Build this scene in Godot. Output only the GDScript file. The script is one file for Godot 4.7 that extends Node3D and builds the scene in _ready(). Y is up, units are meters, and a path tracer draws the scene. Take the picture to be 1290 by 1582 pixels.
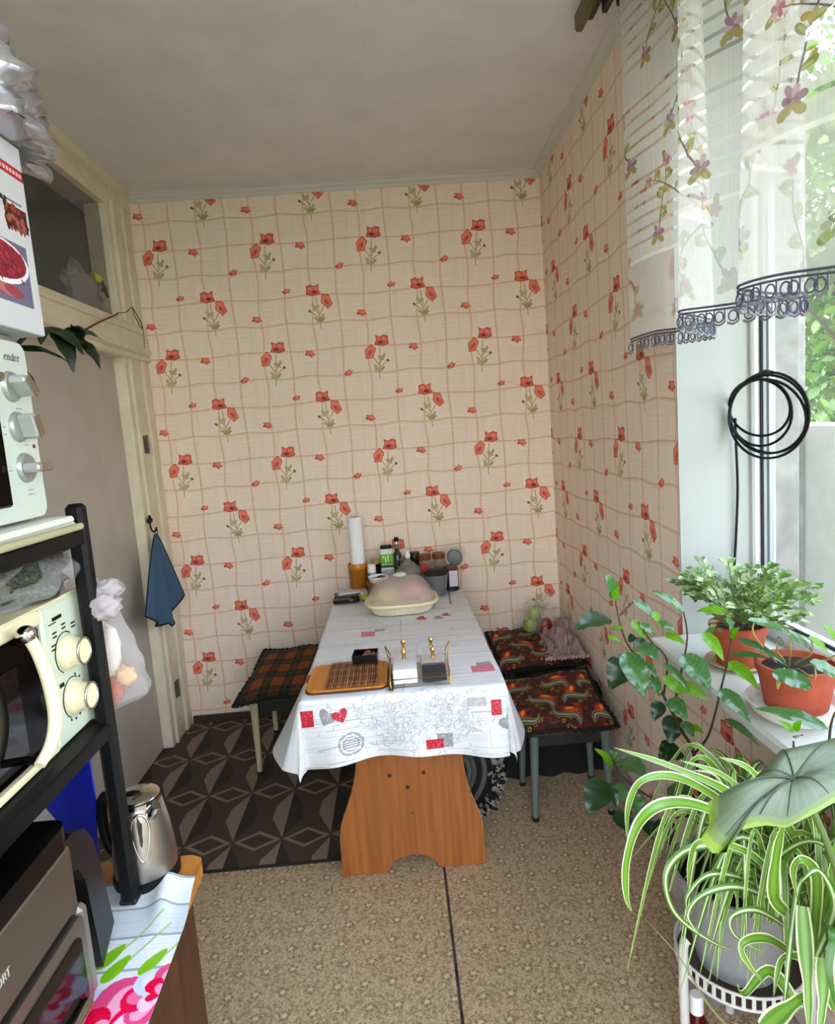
extends Node3D
# A narrow kitchen: poppy wallpaper, a table between stools, a window with plants on the right and a rack of appliances on the left.

const XL := -1.2155
const XR := 0.832
const ZB := -3.4118
const HC := 2.7354
var M := {}
var count := {}
var rng := RandomNumberGenerator.new()
var cam_at := Vector3(0, 1.4971, 0)


# ---------- naming ----------
func numbered(n: String) -> String:
	var k: int = count.get(n, 0)
	count[n] = k + 1
	return n if k == 0 else "%s_%03d" % [n, k]


func tag(o: Node, label: String, category := "", group := "") -> void:
	o.set_meta("label", label)
	if category != "":
		o.set_meta("category", category)
	if group != "":
		o.set_meta("group", group)


func thing(n: String, label: String, category: String, at := Vector3.ZERO, group := "") -> Node3D:
	var o := Node3D.new()
	o.name = numbered(n)
	add_child(o)
	o.position = at
	tag(o, label, category, group)
	return o


func place(parent: Node, n: String, mesh: Mesh, world := true) -> MeshInstance3D:
	var o := MeshInstance3D.new()
	o.mesh = mesh
	var k := 0
	var full := n
	if parent == self:
		full = numbered(n)
	else:
		while parent.has_node(full):
			k += 1
			full = "%s_%03d" % [n, k]
	o.name = full
	parent.add_child(o)
	if world and parent != self and parent is Node3D and not (parent is MeshInstance3D):
		o.position = -parent.position
	return o


func put(parent: Node, n: String, s: SurfaceTool, m: Material, world := true) -> MeshInstance3D:
	s.generate_normals()
	s.set_material(m)
	return place(parent, n, s.commit(), world)


func struct(n: String, s: SurfaceTool, m: Material) -> MeshInstance3D:
	var o := put(self, n, s, m)
	o.set_meta("kind", "structure")
	return o


func dup(o: Node3D, at: Vector3, turn: float, label: String) -> Node3D:
	var c: Node3D = o.duplicate()
	c.name = numbered(String(o.name))
	add_child(c)
	c.position = at
	c.rotation.y = turn
	c.set_meta("label", label)
	return c


# ---------- mesh building ----------
func S() -> SurfaceTool:
	var s := SurfaceTool.new()
	s.begin(Mesh.PRIMITIVE_TRIANGLES)
	s.set_smooth_group(0)
	return s


func tri(s: SurfaceTool, a: Vector3, b: Vector3, c: Vector3, ua := Vector2.ZERO, ub := Vector2.ZERO, uc := Vector2.ZERO) -> void:
	s.set_uv(ua)
	s.add_vertex(a)
	s.set_uv(uc)
	s.add_vertex(c)
	s.set_uv(ub)
	s.add_vertex(b)


func flat_uv(p: Vector3, n: Vector3) -> Vector2:
	var a := n.abs()
	if a.x >= a.y and a.x >= a.z:
		return Vector2(p.z * signf(-n.x), -p.y)
	if a.y >= a.z:
		return Vector2(p.x, p.z)
	return Vector2(p.x * signf(n.z), -p.y)


func face(s: SurfaceTool, pts: Array, out: Vector3) -> void:
	s.set_smooth_group(-1)
	var n: Vector3 = (pts[1] - pts[0]).cross(pts[2] - pts[0])
	if n.dot(out) < 0:
		pts = pts.duplicate()
		pts.reverse()
		n = -n
	for i in range(1, pts.size() - 1):
		tri(s, pts[0], pts[i], pts[i + 1], flat_uv(pts[0], n), flat_uv(pts[i], n), flat_uv(pts[i + 1], n))


func box(s: SurfaceTool, c: Vector3, size: Vector3, bev := 0.003, b := Basis.IDENTITY) -> void:
	var h := size * 0.5
	bev = minf(bev, minf(h.x, minf(h.y, h.z)) * 0.6)
	var axes := [Vector3.RIGHT, Vector3.UP, Vector3.BACK]
	for i in 3:
		var ai: Vector3 = axes[i]
		var aj: Vector3 = axes[(i + 1) % 3]
		var ak: Vector3 = axes[(i + 2) % 3]
		var hj := h[(i + 1) % 3]
		var hk := h[(i + 2) % 3]
		for q: float in [-1.0, 1.0]:
			var o := ai * h[i] * q
			face(s, [c + b * (o + aj * (hj - bev) + ak * (hk - bev)), c + b * (o - aj * (hj - bev) + ak * (hk - bev)), c + b * (o - aj * (hj - bev) - ak * (hk - bev)), c + b * (o + aj * (hj - bev) - ak * (hk - bev))], b * (ai * q))
			if bev > 0.0:
				for r: float in [-1.0, 1.0]:
					var e1 := ai * h[i] * q + aj * (hj - bev) * r
					var e2 := ai * (h[i] - bev) * q + aj * hj * r
					face(s, [c + b * (e1 + ak * (hk - bev)), c + b * (e1 - ak * (hk - bev)), c + b * (e2 - ak * (hk - bev)), c + b * (e2 + ak * (hk - bev))], b * (ai * q + aj * r))
	if bev > 0.0:
		for q: float in [-1.0, 1.0]:
			for r: float in [-1.0, 1.0]:
				for t: float in [-1.0, 1.0]:
					face(s, [c + b * Vector3(q * h.x, r * (h.y - bev), t * (h.z - bev)), c + b * Vector3(q * (h.x - bev), r * h.y, t * (h.z - bev)), c + b * Vector3(q * (h.x - bev), r * (h.y - bev), t * h.z)], b * Vector3(q, r, t))


func span(s: SurfaceTool, a: Vector3, d: Vector3, bev := 0.003) -> void:
	box(s, (a + d) * 0.5, (d - a).abs(), bev)


func tube(s: SurfaceTool, pts: Array, r, n := 8, cap := true, closed := false) -> void:
	s.set_smooth_group(0)
	var m := pts.size()
	var rings := []
	var a := Vector3.ZERO
	for i in m:
		var t: Vector3
		if closed:
			t = pts[(i + 1) % m] - pts[(i + m - 1) % m]
		else:
			t = pts[mini(i + 1, m - 1)] - pts[maxi(i - 1, 0)]
		t = t.normalized()
		if i == 0:
			a = t.cross(Vector3.UP if absf(t.y) < 0.9 else Vector3.RIGHT).normalized()
		else:
			a = (a - t * a.dot(t)).normalized()
		var b := t.cross(a)
		var rr: float = r[i] if r is Array else r
		var ring := []
		for k in n:
			var g := TAU * k / n
			ring.append(pts[i] + (a * cos(g) + b * sin(g)) * rr)
		rings.append(ring)
	var last := m if closed else m - 1
	for i in last:
		for k in n:
			var p: Array = rings[i]
			var q: Array = rings[(i + 1) % m]
			var k2 := (k + 1) % n
			tri(s, p[k], p[k2], q[k2])
			tri(s, p[k], q[k2], q[k])
	if cap and not closed:
		face(s, rings[0], pts[0] - pts[1])
		face(s, rings[m - 1], pts[m - 1] - pts[m - 2])


func lathe(s: SurfaceTool, c: Vector3, prof: Array, n := 24, b := Basis.IDENTITY) -> void:
	var g := 1
	for i in prof.size() - 1:
		var p: Vector2 = prof[i]
		var q: Vector2 = prof[i + 1]
		if i > 0 and absf((p - prof[i - 1]).angle_to(q - p)) > 0.6:
			g += 1
		s.set_smooth_group(g)
		for k in n:
			var t0 := TAU * k / n
			var t1 := TAU * (k + 1) / n
			var v := [Vector3(p.x * cos(t0), p.y, -p.x * sin(t0)), Vector3(p.x * cos(t1), p.y, -p.x * sin(t1)), Vector3(q.x * cos(t1), q.y, -q.x * sin(t1)), Vector3(q.x * cos(t0), q.y, -q.x * sin(t0))]
			var u := [Vector2(float(k) / n, -p.y), Vector2(float(k + 1) / n, -p.y), Vector2(float(k + 1) / n, -q.y), Vector2(float(k) / n, -q.y)]
			for j in 4:
				v[j] = c + b * v[j]
			if p.x > 0.0:
				tri(s, v[0], v[1], v[2], u[0], u[1], u[2])
			if q.x > 0.0:
				tri(s, v[0], v[2], v[3], u[0], u[2], u[3])


func grid(s: SurfaceTool, f: Callable, nu: int, nv: int, uv := Rect2(0, 0, 1, 1)) -> void:
	s.set_smooth_group(0)
	var p := []
	for j in nv + 1:
		var row := []
		for i in nu + 1:
			row.append(f.call(float(i) / nu, float(j) / nv))
		p.append(row)
	for j in nv:
		for i in nu:
			var u0 := uv.position.x + uv.size.x * i / nu
			var u1 := uv.position.x + uv.size.x * (i + 1) / nu
			var w0 := uv.position.y + uv.size.y * j / nv
			var w1 := uv.position.y + uv.size.y * (j + 1) / nv
			tri(s, p[j][i], p[j][i + 1], p[j + 1][i + 1], Vector2(u0, w0), Vector2(u1, w0), Vector2(u1, w1))
			tri(s, p[j][i], p[j + 1][i + 1], p[j + 1][i], Vector2(u0, w0), Vector2(u1, w1), Vector2(u0, w1))


func prism(s: SurfaceTool, poly: PackedVector2Array, depth: float, xf: Transform3D) -> void:
	# a polygon in the local XY plane, pushed from z = 0 to z = depth
	var idx := Geometry2D.triangulate_polygon(poly)
	s.set_smooth_group(-1)
	var ctr := Vector2.ZERO
	for p in poly:
		ctr += p / poly.size()
	for i in range(0, idx.size(), 3):
		var t := [idx[i], idx[i + 1], idx[i + 2]]
		for q in 2:
			var pts := []
			for k: int in t:
				pts.append(xf * Vector3(poly[k].x, poly[k].y, depth * q))
			face(s, pts, xf.basis * Vector3(0, 0, 2 * q - 1))
	var ccw := not Geometry2D.is_polygon_clockwise(poly)
	for i in poly.size():
		var p := poly[i]
		var q := poly[(i + 1) % poly.size()]
		var d := q - p
		var o := Vector3(d.y, -d.x, 0) if ccw else Vector3(-d.y, d.x, 0)
		face(s, [xf * Vector3(p.x, p.y, 0), xf * Vector3(q.x, q.y, 0), xf * Vector3(q.x, q.y, depth), xf * Vector3(p.x, p.y, depth)], xf.basis * o)


func blob(s: SurfaceTool, c: Vector3, r: Vector3, bump: float, freq: float, seed_: int, nu := 28, nv := 18, flat_below := -9.0) -> void:
	var fn := FastNoiseLite.new()
	fn.seed = seed_
	fn.frequency = freq
	fn.fractal_octaves = 2
	s.set_smooth_group(0)
	grid(s, func(u: float, v: float) -> Vector3:
		var d := Vector3(cos(-TAU * u) * sin(PI * (1 - v)), cos(PI * (1 - v)), sin(-TAU * u) * sin(PI * (1 - v)))
		if u >= 1.0:
			d = Vector3(sin(PI * (1 - v)), cos(PI * (1 - v)), 0)
		var k := 1.0 + bump * fn.get_noise_3dv(d * 10.0)
		var p := d * r * k
		return c + Vector3(p.x, maxf(p.y, flat_below), p.z), nu, nv)


func smooth_line(pts: Array, per := 6) -> Array:
	var cv := []
	var n := pts.size()
	for i in n - 1:
		var p0: Vector3 = pts[maxi(i - 1, 0)]
		var p1: Vector3 = pts[i]
		var p2: Vector3 = pts[i + 1]
		var p3: Vector3 = pts[mini(i + 2, n - 1)]
		for k in per:
			cv.append(p1.cubic_interpolate(p2, p0, p3, float(k) / per))
	cv.append(pts[n - 1])
	return cv


func circle(c: Vector3, a: Vector3, b: Vector3, n := 24) -> Array:
	var o := []
	for k in n:
		o.append(c + a * cos(TAU * k / n) + b * sin(TAU * k / n))
	return o


# ---------- materials ----------
func mat(col: Color, rough := 0.6, metal := 0.0, spec := 0.5) -> StandardMaterial3D:
	var m := StandardMaterial3D.new()
	m.albedo_color = col
	m.roughness = rough
	m.metallic = metal
	m.metallic_specular = spec
	return m


func tmat(im: Image, rough := 0.7, scale := Vector3.ONE, tri_ := false) -> StandardMaterial3D:
	var m := mat(Color.WHITE, rough)
	m.albedo_texture = ImageTexture.create_from_image(im)
	m.uv1_scale = scale
	if tri_:
		m.uv1_triplanar = true
		m.uv1_world_triplanar = true
	return m


func clear(col: Color, alpha: float, rough := 0.05) -> StandardMaterial3D:
	var m := mat(Color(col.r, col.g, col.b, alpha), rough)
	m.transparency = BaseMaterial3D.TRANSPARENCY_ALPHA
	m.cull_mode = BaseMaterial3D.CULL_DISABLED
	m.metallic_specular = 0.2
	return m


func leafy(col: Color, rough := 0.35, back := 0.5) -> StandardMaterial3D:
	var m := mat(col, rough)
	m.cull_mode = BaseMaterial3D.CULL_DISABLED
	m.backlight_enabled = true
	m.backlight = Color(back * 0.8, back, back * 0.3)
	return m


# ---------- painting of prints, weaves and grain ----------
func img(w: int, h: int, c: Color, fmt := Image.FORMAT_RGB8) -> Image:
	var im := Image.create(w, h, false, fmt)
	im.fill(c)
	return im


func ipoly(im: Image, pts: Array, c: Color) -> void:
	var h := im.get_height()
	var w := im.get_width()
	var lo := 1e9
	var hi := -1e9
	for p: Vector2 in pts:
		lo = minf(lo, p.y)
		hi = maxf(hi, p.y)
	for y in range(maxi(0, int(floor(lo))), mini(h - 1, int(ceil(hi))) + 1):
		var xs := []
		var yc := y + 0.5
		for i in pts.size():
			var a: Vector2 = pts[i]
			var b: Vector2 = pts[(i + 1) % pts.size()]
			if (a.y <= yc) != (b.y <= yc):
				xs.append(a.x + (b.x - a.x) * (yc - a.y) / (b.y - a.y))
		xs.sort()
		for i in range(0, xs.size() - 1, 2):
			var x0 := clampi(roundi(xs[i]), 0, w)
			var x1 := clampi(roundi(xs[i + 1]), 0, w)
			if x1 > x0:
				im.fill_rect(Rect2i(x0, y, x1 - x0, 1), c)


func tpoly(im: Image, pts: Array, c: Color) -> void:
	# on a tile that repeats: whatever leaves on one side comes in on the other
	var w := im.get_width()
	var h := im.get_height()
	for dx in [-w, 0, w]:
		for dy in [-h, 0, h]:
			var q := []
			var bb := Rect2(pts[0] + Vector2(dx, dy), Vector2.ZERO)
			for p: Vector2 in pts:
				q.append(p + Vector2(dx, dy))
				bb = bb.expand(p + Vector2(dx, dy))
			if bb.intersects(Rect2(0, 0, w, h)):
				ipoly(im, q, c)


func seg(a: Vector2, b: Vector2, w: float) -> Array:
	var n := (b - a).normalized().orthogonal() * w * 0.5
	return [a + n, b + n, b - n, a - n]


func ell(c: Vector2, rx: float, ry: float, ang := 0.0, n := 20, wob := 0.0) -> Array:
	var o := []
	for k in n:
		var t := TAU * k / n
		var q := 1.0 + wob * sin(t * 5.0 + c.x)
		o.append(c + Vector2(cos(t) * rx * q, sin(t) * ry * q).rotated(ang))
	return o


func noisy(w: int, h: int, c0: Color, c1: Color, freq: Vector2, seed_: int, contrast := 1.0, oct := 3) -> Image:
	var fn := FastNoiseLite.new()
	fn.seed = seed_
	fn.frequency = 1.0
	fn.fractal_octaves = oct
	var data := PackedByteArray()
	data.resize(w * h * 3)
	var i := 0
	for y in h:
		for x in w:
			# crossfaded at the edges so that the tile repeats without a seam
			var fx := float(x) / w
			var fy := float(y) / h
			var a := fn.get_noise_2d(fx * freq.x, fy * freq.y)
			var b := fn.get_noise_2d((fx - 1.0) * freq.x, fy * freq.y)
			var c := fn.get_noise_2d(fx * freq.x, (fy - 1.0) * freq.y)
			var t := clampf(0.5 + contrast * (lerpf(lerpf(a, b, fx), c, fy * fy) * 1.2), 0.0, 1.0)
			data[i] = int(255.0 * lerpf(c0.r, c1.r, t))
			data[i + 1] = int(255.0 * lerpf(c0.g, c1.g, t))
			data[i + 2] = int(255.0 * lerpf(c0.b, c1.b, t))
			i += 3
	return Image.create_from_data(w, h, false, Image.FORMAT_RGB8, data)


func shade(c: Color, k: float) -> Color:
	return Color(clampf(c.r * k, 0, 1), clampf(c.g * k, 0, 1), clampf(c.b * k, 0, 1), c.a)


func paint_wallpaper() -> Image:
	var n := 512
	var base := Color(0.945, 0.88, 0.805)
	var im := img(n, n, base)
	for j in 4:
		for i in 4:
			var up := (i + j) % 2 == 0
			for k in range(0, 128, 2):
				var q := base.lerp(Color(0.86, 0.74, 0.62), rng.randf() * 0.42)
				q = q.lerp(Color(0.97, 0.91, 0.85), rng.randf() * 0.35)
				if up:
					im.fill_rect(Rect2i(i * 128 + k, j * 128, 2, 128), q)
				else:
					im.fill_rect(Rect2i(i * 128, j * 128 + k, 128, 2), q)
	var ln := Color(0.83, 0.65, 0.50)
	for g in 4:
		for k in 16:
			var a := 32.0 * k
			var w0 := 5.0 * sin(TAU * k / 16.0 * (1 + g % 2) + g)
			var w1 := 5.0 * sin(TAU * (k + 1) / 16.0 * (1 + g % 2) + g)
			for d: float in [0.0, 5.0]:
				var cc := ln if d == 0.0 else base.lerp(ln, 0.6)
				tpoly(im, seg(Vector2(62 + g * 128 + w0 + d, a), Vector2(62 + g * 128 + w1 + d, a + 33), 3.2), cc)
				tpoly(im, seg(Vector2(a, 18 + g * 128 + w0 + d), Vector2(a + 33, 18 + g * 128 + w1 + d), 3.2), cc)
	var red := Color(0.84, 0.42, 0.33)
	var dark := Color(0.71, 0.29, 0.22)
	var pale := Color(0.93, 0.52, 0.42)
	var gr := Color(0.66, 0.60, 0.40)
	var mm := n / 0.53
	for f in 2:
		var o := Vector2.ZERO if f == 0 else Vector2(0.211, 0.261) * mm
		var k := 1.0 if f == 0 else -1.0
		var P := func(x: float, y: float) -> Vector2: return o + Vector2(x * k, -y) * mm
		for q in [[-0.008, -0.03, -0.015, -0.09], [-0.015, -0.09, -0.022, -0.19], [0.027, -0.10, -0.015, -0.13], [-0.05, -0.07, -0.018, -0.12], [0.012, -0.06, -0.012, -0.11]]:
			tpoly(im, seg(P.call(q[0], q[1]), P.call(q[2], q[3]), 4.0), gr)
		for q in [[-0.006, -0.083, 0.020, 0.010, 0.6], [-0.024, -0.142, 0.022, 0.013, 0.3], [0.008, -0.075, 0.013, 0.007, -0.8], [-0.035, -0.125, 0.014, 0.008, 0.9], [0.0, -0.135, 0.012, 0.007, -0.6]]:
			tpoly(im, ell(P.call(q[0], q[1]), q[2] * mm, q[3] * mm, q[4] * k, 14, 0.25), gr.lerp(base, rng.randf() * 0.4))
		tpoly(im, ell(P.call(0.028, -0.098), 8, 6, 0.5), Color(0.5, 0.38, 0.26))
		var c1: Vector2 = P.call(0.0, 0.0)
		tpoly(im, [c1 + Vector2(-26 * k, -32), c1 + Vector2(-4 * k, -22), c1 + Vector2(14 * k, -30), c1 + Vector2(36 * k, -24), c1 + Vector2(34 * k, -4), c1 + Vector2(40 * k, 14), c1 + Vector2(10 * k, 24), c1 + Vector2(-14 * k, 20), c1 + Vector2(-34 * k, 16), c1 + Vector2(-24 * k, -6)], dark)
		tpoly(im, [c1 + Vector2(-22 * k, -28), c1 + Vector2(-4 * k, -19), c1 + Vector2(13 * k, -26), c1 + Vector2(32 * k, -21), c1 + Vector2(31 * k, -3), c1 + Vector2(36 * k, 11), c1 + Vector2(9 * k, 20), c1 + Vector2(-13 * k, 16), c1 + Vector2(-29 * k, 12), c1 + Vector2(-21 * k, -5)], red)
		tpoly(im, ell(c1 + Vector2(16 * k, -10), 13, 8, 0.3), pale)
		tpoly(im, ell(c1 + Vector2(-12 * k, -12), 8, 9, 0.3), pale)
		tpoly(im, ell(c1 + Vector2(-4 * k, 6), 13, 8, 0.1, 12, 0.2), Color(0.55, 0.22, 0.17))
		var c2: Vector2 = P.call(-0.060, -0.052)
		tpoly(im, ell(c2, 24, 36, 0.42 * k, 18, 0.12), dark)
		tpoly(im, ell(c2, 21, 32, 0.42 * k, 18, 0.12), pale)
		tpoly(im, ell(c2 + Vector2(-6 * k, 8), 11, 17, 0.42 * k), red)
		tpoly(im, ell(c2 + Vector2(4 * k, 2), 4, 11, 0.42 * k), dark)
	for q in [[0.165, -0.038, 0.4, 22.0], [0.352, -0.148, -0.5, 19.0], [0.075, -0.255, -0.2, 17.0], [0.444, -0.383, 0.3, 21.0]]:
		var c := Vector2(q[0], -q[1]) * mm
		tpoly(im, ell(c, q[3] * 1.1, q[3] * 0.72, q[2], 12, 0.25), red)
		tpoly(im, ell(c + Vector2(3, -3), q[3] * 0.6, q[3] * 0.35, q[2]), pale)
		tpoly(im, ell(c + Vector2(-q[3] * 0.9, 4), 5, 4), Color(0.5, 0.3, 0.2))
	return im


func paint_floor() -> Image:
	var n := 384
	var im := noisy(n, n, Color(0.63, 0.53, 0.405), Color(0.80, 0.70, 0.56), Vector2(34, 34), 5, 1.0)
	for k in 1100:
		var c := Vector2(rng.randf() * n, rng.randf() * n)
		var a := rng.randf() * TAU
		var col := Color(0.585, 0.485, 0.36) if k % 2 == 0 else Color(0.80, 0.705, 0.57)
		tpoly(im, ell(c, 5.0 + rng.randf() * 3, 2.4, a, 8), col)
		tpoly(im, ell(c + Vector2(4, 3).rotated(a), 3.6, 2.2, a + 0.9, 8), col)
	for j in 4:
		for i in 4:
			var c := Vector2(i * 96 + 40 + (j % 2) * 20, j * 96 + 44)
			for t in 5:
				tpoly(im, ell(c + Vector2(15, 0).rotated(t * 1.25 + i), 9, 4, t * 1.25 + i + 1.2, 9), Color(0.55, 0.455, 0.33))
			tpoly(im, ell(c, 9, 5, -0.5, 10), Color(0.86, 0.78, 0.66))
	return im


func paint_rug() -> Image:
	var w := 192
	var h := 352
	var im := noisy(w, h, Color(0.25, 0.205, 0.165), Color(0.33, 0.275, 0.225), Vector2(60, 90), 8, 1.2)
	for y in range(0, h, 3):
		if y % 2 == 0:
			for x in range(0, w, 2):
				im.set_pixel(x, y, shade(im.get_pixel(x, y), 0.86))
	var li := Color(0.54, 0.465, 0.39)
	var dk := Color(0.20, 0.165, 0.135)
	var c := Vector2(96, 176)
	tpoly(im, [c + Vector2(-92, 0), c + Vector2(0, -62), c + Vector2(92, 0), c + Vector2(0, 62)], li)
	tpoly(im, [c + Vector2(-66, 0), c + Vector2(0, -44), c + Vector2(66, 0), c + Vector2(0, 44)], Color(0.27, 0.225, 0.18))
	var e := Vector2(0, 176)
	tpoly(im, [e + Vector2(0, 10), e + Vector2(-58, 118), e + Vector2(-62, 208), e + Vector2(0, 342)], li)
	tpoly(im, [e + Vector2(0, 10), e + Vector2(58, 140), e + Vector2(62, 230), e + Vector2(0, 342)], dk)
	return im


func heart(c: Vector2, r: float, ang: float) -> Array:
	var o := []
	for k in 24:
		var t := TAU * k / 24
		o.append(c + Vector2(pow(sin(t), 3) * r, -(0.8 * cos(t) - 0.32 * cos(2 * t) - 0.12 * cos(3 * t)) * r).rotated(ang))
	return o


# the cloth's own plane: x across, d along, in metres from its corner; the table's top begins 0.23 in from every side
const CW := 1.09
const CL := 1.82

func paint_cloth() -> Image:
	var w := 1024
	var h := 1536
	var im := img(w, h, Color(0.89, 0.89, 0.885))
	for y in range(0, h, 2):
		im.fill_rect(Rect2i(0, y, w, 2), shade(Color(0.895, 0.897, 0.90), 1.0 - rng.randf() * 0.07))
	for k in 1300:
		var g := 0.68 + rng.randf() * 0.15
		im.fill_rect(Rect2i(rng.randi() % w, rng.randi() % h, 14 + rng.randi() % 130, 1 + rng.randi() % 2), Color(g, g, g))
	for k in 420:
		var g := 0.74 + rng.randf() * 0.08
		im.fill_rect(Rect2i(rng.randi() % w, rng.randi() % h, 1 + rng.randi() % 2, 10 + rng.randi() % 50), Color(g, g, g))
	for k in 9:
		var y3 := 90 + k * 165
		for t in 16:
			im.fill_rect(Rect2i(t * 64, y3 + int(4.0 * sin(t * 0.7 + k)), 66, 3), Color(0.62, 0.62, 0.62).lerp(Color(0.80, 0.80, 0.80), rng.randf()))
	for k in 20:
		im.fill_rect(Rect2i(512 + rng.randi() % 3, k * 70, 3, 60), Color(0.60, 0.60, 0.61).lerp(Color(0.80, 0.80, 0.80), rng.randf()))
	var P := func(x: float, z: float) -> Vector2: return Vector2((x + 0.031 + CW / 2) / CW * w, (z + 1.91 + CL - 0.23) / CL * h)
	var Q := Vector2(w / CW, h / CL)
	var red := Color(0.72, 0.09, 0.17)
	var pink := Color(0.83, 0.42, 0.50)
	var gy := Color(0.56, 0.56, 0.57)
	# grey drawing of blossoms on the part that hangs in front and along the middle of the top
	for k in 520:
		var c: Vector2 = P.call(0.0 + rng.randfn(0, 0.10), -1.91 + 0.10 + rng.randfn(0, 0.05))
		var r := 3.0 + rng.randf() * 9
		var a := rng.randf() * TAU
		var g := 0.60 + rng.randf() * 0.2
		for t in 5:
			ipoly(im, seg(c + Vector2(r, 0).rotated(a + t * 0.6), c + Vector2(r, 0).rotated(a + t * 0.6 + 0.6), 2.0), Color(g, g, g * 1.01))
		if k % 6 == 0:
			petal(im, c, a, 22, 5, Color(0.78, 0.78, 0.79))
	for k in 60:
		var c: Vector2 = P.call(-0.10 + rng.randfn(0, 0.1), -3.0 + rng.randf() * 1.0)
		var r := 8.0 + rng.randf() * 26
		var a := rng.randf() * TAU
		for t in 5:
			ipoly(im, seg(c + Vector2(r, 0).rotated(a + t * 0.5), c + Vector2(r, 0).rotated(a + t * 0.5 + 0.5), 1.6), Color(0.72, 0.72, 0.72))
	for q in [[-0.267, -1.85, 0.032, gy, 0.5], [-0.227, -1.851, 0.028, red, -0.35], [0.287, -1.79, 0.034, gy, -0.5], [0.253, -3.15, 0.03, red, 1.4], [0.061, -2.684, 0.03, red, 1.2], [0.131, -2.664, 0.026, Color(0.55, 0.58, 0.52), 1.2], [0.167, -2.7, 0.024, red, 1.2], [-0.37, -2.4, 0.03, red, 1.0]]:
		ipoly(im, heart(P.call(q[0], q[1]), q[2] * 1000 * 0.85, q[4]), q[3])
		for k in 14:
			ipoly(im, ell(P.call(q[0] + rng.randfn(0, 0.008), q[1] + rng.randfn(0, 0.008)), 2, 2, 0, 6), q[3].lerp(Color.WHITE, 0.45))
	for q in [[0.089, -1.732, 0.05, 0.05, gy], [0.057, -1.72, 0.055, 0.034, red], [-0.115, -2.56, 0.04, 0.03, gy], [-0.159, -2.52, 0.055, 0.06, pink], [0.245, -2.085, 0.05, 0.04, gy], [0.236, -2.05, 0.075, 0.055, pink], [-0.34, -2.09, 0.05, 0.07, red], [-0.335, -1.85, 0.055, 0.055, red], [0.253, -1.838, 0.032, 0.05, red], [0.193, -1.86, 0.06, 0.03, Color(0.68, 0.68, 0.68)]]:
		var c: Vector2 = P.call(q[0], q[1])
		var a: Vector2 = Vector2(q[2], q[3]) * Q * 0.5
		im.fill_rect(Rect2i(Vector2i(c - a), Vector2i(a * 2)), q[4])
		for k in 20:
			ipoly(im, ell(c + Vector2(rng.randf_range(-a.x, a.x), rng.randf_range(-a.y, a.y)) * 0.85, 2, 2, 0, 6), q[4].lerp(Color.WHITE, 0.35))
	# a round postmark with lines through it
	var pc: Vector2 = P.call(-0.2, -1.748)
	for r in [36.0, 32.0, 22.0]:
		for t in 40:
			if (t + int(r)) % 9 != 0:
				ipoly(im, seg(pc + Vector2(r, 0).rotated(TAU * t / 40) * Vector2(1, 0.9), pc + Vector2(r, 0).rotated(TAU * (t + 1) / 40) * Vector2(1, 0.9), 2.2), Color(0.42, 0.42, 0.44))
	for t in 4:
		ipoly(im, seg(pc + Vector2(-24, -10 + t * 7), pc + Vector2(26, -13 + t * 7), 3), Color(0.5, 0.5, 0.52))
	ipoly(im, seg(pc + Vector2(-95, 6), pc + Vector2(-38, 0), 2.5), Color(0.6, 0.6, 0.6))
	return im


func paint_paisley() -> Image:
	var n := 256
	var im := noisy(n, n, Color(0.20, 0.055, 0.03), Color(0.33, 0.10, 0.04), Vector2(9, 9), 3)
	for k in 70:
		var c := Vector2(rng.randf() * n, rng.randf() * n)
		tpoly(im, ell(c, 5 + rng.randf() * 6, 3 + rng.randf() * 3, rng.randf() * TAU, 9, 0.2), [Color(0.45, 0.34, 0.08), Color(0.55, 0.10, 0.05), Color(0.30, 0.30, 0.10)][k % 3])
	for q in [[50, 40, 0.5, 1.0], [178, 52, 2.3, -1.0], [112, 128, 2.2, -1.0], [236, 140, 0.5, 1.0], [46, 212, 0.7, 1.0], [176, 222, 2.4, -1.0]]:
		var c := Vector2(q[0], q[1])
		tpoly(im, ell(c + Vector2(-2, 30 * q[3]).rotated(q[2]), 34, 18, q[2] + 0.5, 14, 0.15), Color(0.62, 0.13, 0.05))
		tpoly(im, ell(c + Vector2(4, 32 * q[3]).rotated(q[2]), 24, 11, q[2] + 0.5, 12), Color(0.86, 0.26, 0.06))
		tpoly(im, ell(c + Vector2(10, 34 * q[3]).rotated(q[2]), 14, 5, q[2] + 0.9, 12), Color(0.95, 0.66, 0.12))
		for t in 4:
			tpoly(im, ell(c + Vector2(-34 + t * 22, -30 * q[3]).rotated(q[2]), 9, 6, t * 1.1, 9, 0.25), [Color(0.52, 0.46, 0.10), Color(0.70, 0.52, 0.12)][t % 2])
			tpoly(im, ell(c + Vector2(-34 + t * 22, -30 * q[3]).rotated(q[2]), 4, 3, t * 1.1, 8), Color(0.25, 0.12, 0.05))
		for ring in 3:
			var r := 1.0 - ring * 0.32
			for t in 26:
				var f := t / 25.0
				var p := Vector2(lerpf(-52, 44, f), sin(f * TAU * 0.95) * 20.0 * q[3]).rotated(q[2])
				var wd := 4.0 + 12.0 * pow(sin(PI * minf(1, f * 1.05)), 0.8)
				tpoly(im, ell(c + p, wd * r, wd * 0.85 * r, 0, 8), [Color(0.52, 0.55, 0.43), Color(0.13, 0.19, 0.14), Color(0.64, 0.66, 0.54)][ring])
	return im


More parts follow.
